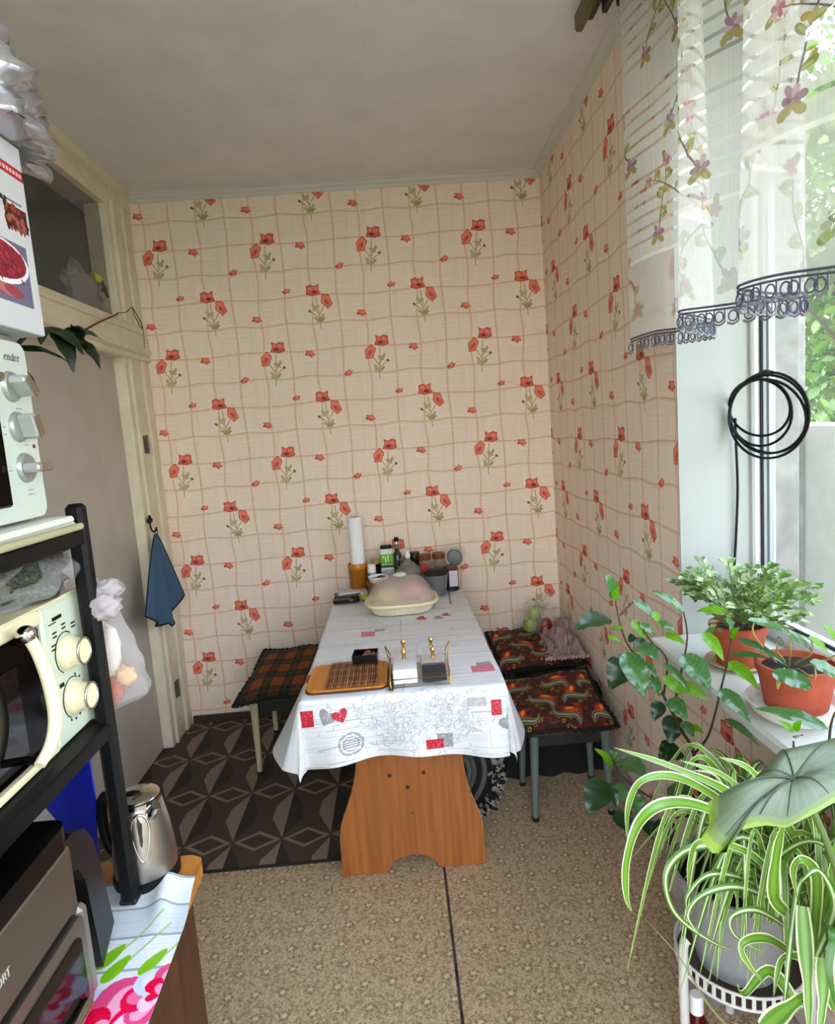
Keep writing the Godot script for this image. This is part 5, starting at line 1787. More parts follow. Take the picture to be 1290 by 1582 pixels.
func left_bags() -> void:
	# bag of dried greens on the microwave, tied off round the post
	var g := thing("plastic_bag", "clear plastic bag of dark dried herbs lying on the cream microwave", "bag", Vector3(-0.60, 1.287, -0.97))
	var s := S()
	blob(s, Vector3(-0.592, 1.322, -0.965), Vector3(0.080, 0.048, 0.108), 0.45, 0.14, 31, 36, 24, -0.029)
	put(g, "dried_herbs", s, tmat(noisy(128, 128, Color(0.09, 0.10, 0.07), Color(0.34, 0.35, 0.29), Vector2(14, 14), 77, 1.5), 0.8, Vector3(9, 9, 9), true))
	s = S()
	blob(s, Vector3(-0.592, 1.323, -0.967), Vector3(0.086, 0.052, 0.116), 0.45, 0.13, 32, 40, 26, -0.033)
	tube(s, smooth_line([Vector3(-0.57, 1.322, -1.05), Vector3(-0.535, 1.30, -1.055), Vector3(-0.502, 1.283, -1.05)], 4), [0.04, 0.034, 0.028, 0.024, 0.02, 0.018, 0.016, 0.016, 0.016], 10)
	put(g, "film", s, clear(Color(0.88, 0.88, 0.89), 0.16, 0.12))
	var k := 0
	for q in [Vector3(-0.552, 1.318, -0.998), Vector3(-0.568, 1.290, -0.985), Vector3(-0.545, 1.290, -1.02), Vector3(-0.60, 1.352, -0.94)]:
		s = S()
		blob(s, q, Vector3(0.012, 0.008, 0.013), 0.5, 0.2, 40 + k, 10, 8)
		put(g, "red_petal", s, mat(Color(0.60, 0.05, 0.07), 0.5))
		k += 1
	var b := thing("bread_bag", "knotted clear plastic bag with bread hanging by the black rack post", "bag", Vector3(-0.50, 1.10, -1.06))
	s = S()
	blob(s, Vector3(-0.482, 1.258, -1.028), Vector3(0.027, 0.025, 0.024), 0.4, 0.16, 33, 28, 20)
	blob(s, Vector3(-0.470, 1.282, -1.035), Vector3(0.020, 0.014, 0.016), 0.6, 0.25, 34, 16, 12)
	put(b, "knot", s, clear(Color(0.74, 0.71, 0.72), 0.72, 0.25))
	s = S()
	grid(s, func(u: float, v: float) -> Vector3:
		var a := -TAU * u
		var w := lerpf(0.012, 0.050, pow(v, 0.7)) * (1.0 + 0.10 * sin(a * 5.0 + v * 6.0) + 0.06 * sin(v * 25.0 + a * 2.0))
		if v > 0.93:
			w *= 1.0 - (v - 0.93) * 6.0
		return Vector3(-0.49 - 0.012 * v + cos(a) * w + 0.010 * v * (1.0 + cos(a)), 1.245 - 0.17 * v + 0.012 * cos(a) * v, -1.062 + sin(a) * w * 0.5), 30, 26)
	put(b, "film", s, clear(Color(0.86, 0.85, 0.86), 0.20, 0.12))
	s = S()
	blob(s, Vector3(-0.508, 1.104, -1.06), Vector3(0.026, 0.026, 0.016), 0.4, 0.2, 35, 18, 14)
	put(b, "bread_crust", s, mat(Color(0.66, 0.27, 0.03), 0.7))
	s = S()
	blob(s, Vector3(-0.508, 1.168, -1.066), Vector3(0.028, 0.052, 0.014), 0.3, 0.2, 36, 18, 14)
	put(b, "paper", s, mat(Color(0.88, 0.84, 0.79), 0.8))
	s = S()
	blob(s, Vector3(-0.478, 1.125, -1.066), Vector3(0.016, 0.018, 0.012), 0.5, 0.2, 37, 14, 12)
	put(b, "bread_slice", s, mat(Color(0.84, 0.68, 0.46), 0.8))

	# sprig of dark leaves behind the carton and the oven
	var iv := thing("leaf_sprig", "dark green glossy sprig sticking out behind the carton and white oven", "plant", Vector3(-0.78, 1.66, -1.3))
	s = S()
	tube(s, smooth_line([Vector3(-0.72, 1.45, -1.16), Vector3(-0.68, 1.62, -1.18), Vector3(-0.66, 1.71, -1.24), Vector3(-0.65, 1.745, -1.34), Vector3(-0.64, 1.735, -1.42)], 4), 0.004, 6)
	put(iv, "stem", s, mat(Color(0.16, 0.13, 0.07), 0.8))
	for q in [[-0.645, 1.742, -1.33, -0.600, 1.655, -1.30, 0.040], [-0.65, 1.742, -1.33, -0.585, 1.690, -1.32, 0.036], [-0.645, 1.742, -1.37, -0.61, 1.69, -1.44, 0.038], [-0.645, 1.74, -1.37, -0.60, 1.735, -1.46, 0.036], [-0.655, 1.74, -1.30, -0.615, 1.70, -1.22, 0.034], [-0.67, 1.69, -1.20, -0.60, 1.665, -1.32, 0.022], [-0.68, 1.66, -1.19, -0.605, 1.615, -1.17, 0.034], [-0.68, 1.68, -1.19, -0.62, 1.67, -1.13, 0.036], [-0.64, 1.735, -1.42, -0.62, 1.755, -1.36, 0.030], [-0.66, 1.715, -1.25, -0.63, 1.715, -1.19, 0.03], [-0.64, 1.735, -1.40, -0.59, 1.67, -1.40, 0.034]]:
		leaf(iv, Vector3(q[0], q[1], q[2]), Vector3(q[3], q[4], q[5]), q[6], leafy(Color(0.05, 0.12, 0.05), 0.35, 0.1), Vector3(0.5, 0.8, 0.4), 0.1, 0.2)

	var bl := thing("plastic_board", "bright blue plastic board standing behind the air fryer", "board", Vector3(-0.63, 0.7505, -1.10))
	s = S()
	prism(s, PackedVector2Array([Vector2(-0.672, 1.035), Vector2(-0.672, 0.90), Vector2(-0.648, 0.86), Vector2(-0.640, 0.752), Vector2(-0.585, 0.752), Vector2(-0.581, 0.84), Vector2(-0.575, 0.88), Vector2(-0.575, 1.035)]), 0.006, Transform3D(Basis.IDENTITY, Vector3(0, 0, -1.105)))
	put(bl, "sheet", s, mat(Color(0.0, 0.10, 0.62), 0.4))
	var np := thing("napkin_pack", "pale pink wrapped pack standing behind the air fryer, left of the blue board", "package", Vector3(-0.80, 0.7505, -1.10))
	s = S()
	span(s, Vector3(-0.90, 0.752, -1.118), Vector3(-0.69, 0.99, -1.06), 0.010)
	put(np, "wrapper", s, mat(Color(0.88, 0.78, 0.74), 0.5))
	s = S()
	for i in 5:
		tube(s, smooth_line([Vector3(-0.70 - i * 0.035, 0.90, -1.059), Vector3(-0.71 - i * 0.035, 0.93, -1.059), Vector3(-0.70 - i * 0.035, 0.95, -1.059)], 3), 0.003, 5)
	put(np, "red_sprigs", s, mat(Color(0.80, 0.32, 0.20), 0.5))


func table_items() -> void:
	var Y := 0.7035
	# ochre canister and the paper roll standing in it
	var t := thing("canister", "ochre wooden canister holding the tall white paper roll at the back of the table", "canister", Vector3(-0.226, Y, -3.20))
	var c := Vector3(-0.226, Y, -3.20)
	var s := S()
	lathe(s, c, [Vector2(0, 0.002), Vector2(0.043, 0), Vector2(0.046, 0.006), Vector2(0.046, 0.118), Vector2(0.047, 0.120), Vector2(0.047, 0.150), Vector2(0.045, 0.154), Vector2(0.040, 0.154), Vector2(0.040, 0.10)], 28)
	put(t, "body", s, tmat(paint_wood(Color(0.52, 0.29, 0.05), Color(0.68, 0.42, 0.09), 60), 0.4, Vector3(5, 3, 5), true))
	s = S()
	lathe(s, c, [Vector2(0.0475, 0.128), Vector2(0.049, 0.132), Vector2(0.049, 0.148), Vector2(0.0475, 0.152)], 28)
	put(t, "rim_band", s, mat(Color(0.72, 0.46, 0.10), 0.35))
	var p := thing("paper_roll", "tall white roll of paper towel standing upright in the ochre canister", "paper towel", Vector3(-0.222, 0.80, -3.20))
	s = S()
	c = Vector3(-0.222, 0.75, -3.20)
	lathe(s, c, [Vector2(0.036, 0), Vector2(0.036, 0.335), Vector2(0.034, 0.338), Vector2(0.012, 0.338), Vector2(0.012, 0.30)], 28)
	put(p, "paper", s, mat(Color(0.90, 0.90, 0.89), 0.9))
	s = S()
	lathe(s, c, [Vector2(0.0118, 0.20), Vector2(0.0118, 0.3385), Vector2(0.0095, 0.3385), Vector2(0.0095, 0.2)], 18)
	put(p, "cardboard_core", s, mat(Color(0.35, 0.30, 0.26), 0.9))

	# dark oddments in the back left corner
	t = thing("phone", "flat black phone lying at the left back corner of the table", "phone", Vector3(-0.28, Y, -3.05))
	s = S()
	box(s, Vector3(-0.282, Y + 0.012, -3.03), Vector3(0.125, 0.012, 0.062), 0.004, Basis(Vector3.UP, 0.10))
	put(t, "case", s, M.black)
	s = S()
	box(s, Vector3(-0.282, Y + 0.0187, -3.03), Vector3(0.116, 0.001, 0.054), 0.0003, Basis(Vector3.UP, 0.10))
	put(t, "screen", s, M.gloss)
	s = S()
	box(s, Vector3(-0.255, Y + 0.0182, -3.0), Vector3(0.02, 0.001, 0.008), 0.0, Basis(Vector3.UP, 0.10))
	put(t, "sticker", s, M.white)
	t = thing("leaflet_stack", "small stack of dark and white leaflets behind the black phone", "papers", Vector3(-0.28, Y, -3.14))
	for k in 3:
		s = S()
		box(s, Vector3(-0.282 + k * 0.006, Y + 0.006 + k * 0.010, -3.14), Vector3(0.12, 0.009, 0.075), 0.001, Basis(Vector3.UP, 0.15 * k - 0.1))
		put(t, "leaflet", s, [M.black, mat(Color(0.35, 0.35, 0.36), 0.5), mat(Color(0.80, 0.80, 0.80), 0.5)][k])
	t = thing("food_bag", "small clear bag with yellow food between the phone and the cream container", "bag", Vector3(-0.195, Y, -3.06))
	s = S()
	blob(s, Vector3(-0.197, Y + 0.022, -3.07), Vector3(0.024, 0.026, 0.040), 0.6, 0.18, 61, 22, 16, -0.022)
	put(t, "film", s, mat(Color(0.66, 0.62, 0.50), 0.25))
	s = S()
	blob(s, Vector3(-0.192, Y + 0.016, -3.035), Vector3(0.018, 0.015, 0.018), 0.5, 0.2, 62, 14, 10, -0.016)
	put(t, "yellow_food", s, mat(Color(0.72, 0.62, 0.18), 0.5))

	# cream food container with its clear domed lid
	t = thing("food_container", "cream ribbed food container with a clear domed lid in the middle back of the table", "container", Vector3(-0.02, Y, -2.83))
	var sup := func(a: float, rx: float, rz: float, y: float) -> Vector3:
		var k := 2.0 / 3.4
		var ca := cos(a)
		var sa := sin(a)
		return Vector3(-0.018 + rx * signf(ca) * pow(absf(ca), k), y, -2.828 - rz * signf(sa) * pow(absf(sa), k))
	s = S()
	grid(s, func(u: float, v: float) -> Vector3:
		var a := TAU * u
		var rib := 0.0042 * (1.0 if int(u * 144.0) % 2 == 0 else -1.0) * (1.0 if v < 0.92 and v > 0.06 else 0.0)
		return sup.call(a, 0.124 + 0.018 * v + rib, 0.094 + 0.018 * v + rib, Y + 0.003 + 0.036 * v), 288, 4)
	put(t, "base", s, mat(Color(0.86, 0.82, 0.70), 0.4))
	s = S()
	grid(s, func(u: float, v: float) -> Vector3:
		var q: Array = [[0.142, 0.112, 0.037], [0.160, 0.128, 0.042], [0.164, 0.132, 0.050], [0.161, 0.129, 0.056], [0.150, 0.119, 0.057], [0.146, 0.115, 0.052], [0.10, 0.07, 0.049], [0.0, 0.0, 0.049]][int(round(v * 7))]
		return sup.call(TAU * u, q[0], q[1], Y + q[2]), 72, 7)
	put(t, "rim", s, mat(Color(0.88, 0.83, 0.66), 0.35))
	s = S()
	grid(s, func(u: float, v: float) -> Vector3:
		var q: Array = [[0.149, 0.118, 0.057], [0.146, 0.115, 0.066], [0.136, 0.105, 0.090], [0.122, 0.092, 0.115], [0.104, 0.076, 0.135], [0.080, 0.056, 0.147], [0.040, 0.028, 0.152], [0.0, 0.0, 0.1525]][int(round(v * 7))]
		return sup.call(TAU * u, q[0], q[1], Y + q[2]), 72, 7)
	var lid := put(t, "clear_lid", s, clear(Color(0.86, 0.80, 0.76), 0.34, 0.18))
	s = S()
	blob(s, Vector3(-0.018, Y + 0.160, -2.83), Vector3(0.030, 0.011, 0.016), 0, 0.1, 1, 20, 12)
	put(lid, "handle", s, clear(Color(0.93, 0.90, 0.88), 0.5, 0.1))
	var k2 := 0
	for q in [[-0.085, 0.072, -2.82, 0.045, 0.036, 0.055, Color(0.84, 0.73, 0.45)], [0.035, 0.078, -2.83, 0.055, 0.040, 0.05, Color(0.80, 0.52, 0.50)], [0.09, 0.066, -2.80, 0.03, 0.028, 0.04, Color(0.74, 0.62, 0.58)]]:
		var f := thing("pastry", ["yellow pastry in the left of the cream container", "pink glazed bun in the middle of the cream container", "pale bun at the right of the cream container"][k2], "pastry", Vector3(q[0], Y + 0.05, q[2]), "pastries under the clear lid")
		s = S()
		blob(s, Vector3(q[0], Y + q[1], q[2]), Vector3(q[3], q[4], q[5]), 0.2, 0.12, 70 + k2, 20, 14, -0.020)
		put(f, "crust", s, mat(q[6], 0.6))
		k2 += 1

	jars(Y)
	front_items(Y)


func jars(Y: float) -> void:
	var s := S()
	# green tin, pepper mill, cruet
	var t := thing("tea_tin", "green and white tea tin with a black top, standing at the wall behind the jars", "tin", Vector3(-0.078, Y, -3.235))
	s = S()
	box(s, Vector3(-0.078, Y + 0.105, -3.235), Vector3(0.066, 0.21, 0.05), 0.006)
	put(t, "tin", s, mat(Color(0.82, 0.84, 0.80), 0.35))
	s = S()
	box(s, Vector3(-0.078, Y + 0.158, -3.235), Vector3(0.068, 0.06, 0.052), 0.005)
	var gl := put(t, "green_label", s, mat(Color(0.36, 0.66, 0.06), 0.35))
	s = S()
	box(s, Vector3(-0.078, Y + 0.122, -3.235), Vector3(0.0685, 0.014, 0.0525), 0.002)
	put(t, "dark_green_band", s, mat(Color(0.05, 0.20, 0.05), 0.4))
	s = S()
	for q in [[-0.006, 0.155, 0.005, 0.026], [0.006, 0.162, 0.005, 0.03], [-0.016, 0.170, 0.01, 0.006]]:
		box(s, Vector3(-0.078 + q[0], Y + q[1], -3.2084), Vector3(q[2], q[3], 0.001), 0)
	put(gl, "white_print", s, M.white)
	s = S()
	box(s, Vector3(-0.078, Y + 0.2175, -3.235), Vector3(0.058, 0.015, 0.044), 0.004)
	put(t, "black_lid", s, M.black)

	t = thing("oil_bottle", "slim dark bottle with a black pouring cap rising behind the green tin", "bottle", Vector3(-0.026, Y, -3.235))
	var c := Vector3(-0.024, Y, -3.235)
	s = S()
	lathe(s, c, [Vector2(0.0, 0), Vector2(0.024, 0.0), Vector2(0.025, 0.15), Vector2(0.019, 0.18), Vector2(0.012, 0.19), Vector2(0.012, 0.21)], 18)
	put(t, "glass", s, mat(Color(0.22, 0.22, 0.19), 0.1))
	s = S()
	lathe(s, c, [Vector2(0.014, 0.205), Vector2(0.015, 0.225), Vector2(0.010, 0.228), Vector2(0.009, 0.24)], 16)
	put(t, "steel_neck", s, M.chrome)
	s = S()
	lathe(s, c, [Vector2(0.009, 0.240), Vector2(0.012, 0.246), Vector2(0.012, 0.26), Vector2(0, 0.264)], 14)
	put(t, "cap", s, M.black)

	t = thing("pepper_mill", "small steel and dark shaker between the tin and the cut glass bowl", "shaker", Vector3(0.012, Y, -3.195))
	c = Vector3(0.012, Y, -3.195)
	s = S()
	lathe(s, c, [Vector2(0, 0), Vector2(0.028, 0), Vector2(0.029, 0.10), Vector2(0.026, 0.13)], 18)
	put(t, "body", s, mat(Color(0.35, 0.32, 0.29), 0.25, 0.6))
	s = S()
	lathe(s, c, [Vector2(0.027, 0.13), Vector2(0.027, 0.155), Vector2(0.015, 0.168), Vector2(0, 0.17)], 18)
	put(t, "cap", s, M.steel)
	t = thing("spice_jar", "dark brown spice jar behind the cut glass bowl", "jar", Vector3(0.06, Y, -3.243))
	c = Vector3(0.062, Y, -3.243)
	s = S()
	lathe(s, c, [Vector2(0, 0), Vector2(0.025, 0), Vector2(0.025, 0.15)], 16)
	put(t, "glass", s, mat(Color(0.12, 0.06, 0.05), 0.15))
	s = S()
	lathe(s, c, [Vector2(0.026, 0.148), Vector2(0.026, 0.178), Vector2(0, 0.18)], 16)
	put(t, "lid", s, mat(Color(0.16, 0.10, 0.10), 0.4))

	# cut glass sugar bowl with its pointed lid
	t = thing("sugar_bowl", "cut glass sugar bowl with a pointed knobbed lid in the middle of the jars", "bowl", Vector3(0.026, Y, -3.095))
	c = Vector3(0.026, Y, -3.095)
	var gm := clear(Color(0.62, 0.59, 0.55), 0.42, 0.05)
	s = S()
	lathe(s, c, [Vector2(0, 0.004), Vector2(0.036, 0.0), Vector2(0.022, 0.012), Vector2(0.020, 0.03), Vector2(0.04, 0.055), Vector2(0.058, 0.095), Vector2(0.062, 0.115), Vector2(0.057, 0.116), Vector2(0.036, 0.065), Vector2(0, 0.045)], 12)
	put(t, "bowl", s, gm)
	s = S()
	lathe(s, c, [Vector2(0.063, 0.117), Vector2(0.052, 0.134), Vector2(0.03, 0.155), Vector2(0.012, 0.168), Vector2(0.008, 0.178)], 12)
	var ld := put(t, "lid", s, gm)
	s = S()
	lathe(s, c, [Vector2(0.008, 0.176), Vector2(0.014, 0.188), Vector2(0.012, 0.202), Vector2(0.004, 0.214), Vector2(0, 0.216)], 10)
	put(ld, "knob", s, clear(Color(0.93, 0.92, 0.90), 0.8, 0.05))
	s = S()
	lathe(s, c, [Vector2(0, 0.102), Vector2(0.03, 0.10), Vector2(0.05, 0.09), Vector2(0.034, 0.062), Vector2(0, 0.05)], 16)
	put(t, "sugar", s, mat(Color(0.78, 0.73, 0.66), 0.9))

	# tumblers and small jars in front
	var k := 0
	t = thing("drinking_glass", "clear tumbler standing between the white berry bowl and the cut glass bowl", "glass", Vector3(-0.07, Y, -3.125))
	s = S()
	lathe(s, Vector3(-0.07, Y, -3.125), [Vector2(0, 0.004), Vector2(0.026, 0.0), Vector2(0.034, 0.115), Vector2(0.032, 0.115), Vector2(0.024, 0.006)], 20)
	put(t, "glass", s, clear(Color(0.72, 0.68, 0.63), 0.35, 0.05))
	t = thing("pill_jar", "small jar with a white screw cap next to the ochre canister", "jar", Vector3(-0.155, Y, -3.15))
	c = Vector3(-0.155, Y, -3.15)
	s = S()
	lathe(s, c, [Vector2(0, 0), Vector2(0.022, 0), Vector2(0.022, 0.105), Vector2(0.018, 0.115)], 18)
	put(t, "jar", s, mat(Color(0.55, 0.50, 0.56), 0.3))
	s = S()
	lathe(s, c, [Vector2(0.021, 0.112), Vector2(0.021, 0.148), Vector2(0.019, 0.150), Vector2(0, 0.150)], 18)
	put(t, "cap", s, M.white)
	s = S()
	lathe(s, c, [Vector2(0.0225, 0.075), Vector2(0.0225, 0.103)], 18)
	put(t, "violet_label", s, mat(Color(0.33, 0.25, 0.42), 0.5))
	t = thing("cork_jar", "dark jar with a yellowish lid between the paper roll and the green tin", "jar", Vector3(-0.135, Y, -3.22))
	c = Vector3(-0.135, Y, -3.22)
	s = S()
	lathe(s, c, [Vector2(0, 0), Vector2(0.026, 0), Vector2(0.026, 0.135), Vector2(0.02, 0.142)], 18)
	put(t, "jar", s, mat(Color(0.07, 0.05, 0.05), 0.15))
	s = S()
	lathe(s, c, [Vector2(0.022, 0.14), Vector2(0.022, 0.163), Vector2(0, 0.165)], 18)
	put(t, "lid", s, mat(Color(0.62, 0.50, 0.25), 0.5))

	t = thing("wooden_dish", "small footed wooden dish carrying the white bowl of berries", "dish", Vector3(-0.128, Y, -3.06))
	c = Vector3(-0.128, Y, -3.06)
	s = S()
	lathe(s, c, [Vector2(0, 0.002), Vector2(0.034, 0), Vector2(0.036, 0.02), Vector2(0.026, 0.03), Vector2(0.030, 0.05), Vector2(0.052, 0.066), Vector2(0.060, 0.088), Vector2(0.056, 0.088), Vector2(0.045, 0.068), Vector2(0, 0.062)], 28)
	put(t, "dish", s, tmat(paint_wood(Color(0.50, 0.30, 0.14), Color(0.62, 0.40, 0.21), 66), 0.5, Vector3(5, 5, 5), true))
	t = thing("sauce_bowl", "small white bowl of dark red berries in the footed wooden dish", "bowl", Vector3(-0.124, Y + 0.063, -3.06))
	c = Vector3(-0.124, Y + 0.0635, -3.06)
	s = S()
	lathe(s, c, [Vector2(0, 0), Vector2(0.022, 0), Vector2(0.042, 0.022), Vector2(0.048, 0.046), Vector2(0.045, 0.047), Vector2(0.036, 0.026), Vector2(0, 0.012)], 28)
	put(t, "bowl", s, M.white)
	s = S()
	lathe(s, c, [Vector2(0, 0.040), Vector2(0.028, 0.039), Vector2(0.041, 0.034), Vector2(0.03, 0.022), Vector2(0, 0.018)], 18)
	put(t, "sauce", s, mat(Color(0.05, 0.02, 0.02), 0.2))
	s = S()
	rng.seed = 5
	for i in 26:
		blob(s, c + Vector3(rng.randf_range(-0.002, 0.030), 0.040, rng.randf_range(-0.022, 0.022)), Vector3(0.006, 0.005, 0.006), 0, 0.1, 1, 8, 6)
	var bm := put(t, "berries", s, mat(Color(0.33, 0.02, 0.03), 0.2))
	bm.set_meta("kind", "stuff")

	# two jars with wooden lids
	k = 0
	for q in [[0.112, -3.21, Color(0.55, 0.46, 0.40)], [0.182, -3.225, Color(0.50, 0.44, 0.36)]]:
		t = thing("lidded_jar", ["glass jar with a wooden lid and a red label, right of the sugar bowl", "glass jar with a wooden lid at the far right by the steel strainer"][k], "jar", Vector3(q[0], Y, q[1]), "jars with wooden lids")
		c = Vector3(q[0], Y, q[1])
		s = S()
		lathe(s, c, [Vector2(0, 0.003), Vector2(0.030, 0), Vector2(0.032, 0.125), Vector2(0.028, 0.140)], 22)
		put(t, "glass", s, clear(Color(0.6, 0.55, 0.48), 0.45, 0.06))
		s = S()
		lathe(s, c, [Vector2(0, 0.006), Vector2(0.028, 0.006), Vector2(0.029, 0.095), Vector2(0, 0.10)], 18)
		put(t, "contents", s, mat(q[2], 0.9))
		s = S()
		lathe(s, c, [Vector2(0.031, 0.140), Vector2(0.033, 0.143), Vector2(0.033, 0.166), Vector2(0.030, 0.169), Vector2(0, 0.169)], 22)
		put(t, "wooden_lid", s, mat(Color(0.44, 0.25, 0.11), 0.5))
		if k == 0:
			s = S()
			box(s, c + Vector3(-0.004, 0.105, 0.0325), Vector3(0.036, 0.045, 0.002), 0.0005)
			put(t, "red_label", s, mat(Color(0.62, 0.10, 0.09), 0.5))
		k += 1
	t = thing("steel_strainer", "small round steel strainer leaning against the wall, right end of the jars", "strainer", Vector3(0.265, Y, -3.23))
	c = Vector3(0.262, Y + 0.135, -3.235)
	var b := Basis(Vector3.RIGHT, 1.25)
	s = S()
	tube(s, circle(c, b * Vector3(0.042, 0, 0), b * Vector3(0, 0, 0.046), 28), 0.004, 6, false, true)
	tube(s, [c - Vector3(0, 0.044, -0.01), Vector3(0.259, Y + 0.003, -3.21)], 0.004, 6)
	put(t, "frame", s, M.steel)
	s = S()
	lathe(s, c, [Vector2(0.041, 0), Vector2(0.036, -0.007), Vector2(0.022, -0.012), Vector2(0, -0.014)], 24, b)
	put(t, "mesh_bowl", s, mat(Color(0.42, 0.44, 0.42), 0.5))

	# grey tub with black contents, and the small labelled tin before it
	t = thing("grey_tub", "grey plastic tub with a black lid right behind the cream container", "tub", Vector3(0.152, Y, -3.05))
	c = Vector3(0.152, Y, -3.05)
	s = S()
	lathe(s, c, [Vector2(0, 0.002), Vector2(0.046, 0), Vector2(0.060, 0.098), Vector2(0.062, 0.100), Vector2(0.058, 0.101)], 28)
	put(t, "tub", s, mat(Color(0.40, 0.40, 0.41), 0.4))
	s = S()
	lathe(s, c, [Vector2(0.060, 0.099), Vector2(0.056, 0.108), Vector2(0.035, 0.122), Vector2(0, 0.128)], 28)
	put(t, "black_lid", s, mat(Color(0.015, 0.015, 0.017), 0.6))
	t = thing("labelled_tin", "small tin with a pale paper label and brown top, right of the grey tub", "tin", Vector3(0.232, Y, -3.12))
	c = Vector3(0.232, Y, -3.12)
	s = S()
	lathe(s, c, [Vector2(0, 0.002), Vector2(0.036, 0), Vector2(0.037, 0.105), Vector2(0.034, 0.106)], 22)
	put(t, "tin", s, mat(Color(0.16, 0.16, 0.17), 0.3, 0.4))
	s = S()
	box(s, c + Vector3(0.008, 0.062, 0.0365), Vector3(0.042, 0.078, 0.002), 0.0005)
	put(t, "paper_label", s, mat(Color(0.76, 0.73, 0.75), 0.7))
	s = S()
	lathe(s, c, [Vector2(0.034, 0.104), Vector2(0.03, 0.120), Vector2(0, 0.126)], 18)
	put(t, "brown_top", s, mat(Color(0.36, 0.20, 0.14), 0.7))

	t = thing("table_knife", "steel table knife lying by the right edge of the table", "knife", Vector3(0.2, Y, -3.0))
	s = S()
	tube(s, [Vector3(0.212, Y + 0.004, -3.10), Vector3(0.207, Y + 0.004, -2.98)], [0.004, 0.0036], 6)
	put(t, "handle", s, M.steel)
	s = S()
	prism(s, PackedVector2Array([Vector2(0.2095, 2.98), Vector2(0.2045, 2.98), Vector2(0.198, 2.86), Vector2(0.200, 2.835), Vector2(0.205, 2.86)]), 0.0014, Transform3D(Basis(Vector3(1, 0, 0), Vector3(0, 0, -1), Vector3(0, 1, 0)), Vector3(0, Y + 0.0025, 0)))
	put(t, "blade", s, M.steel)


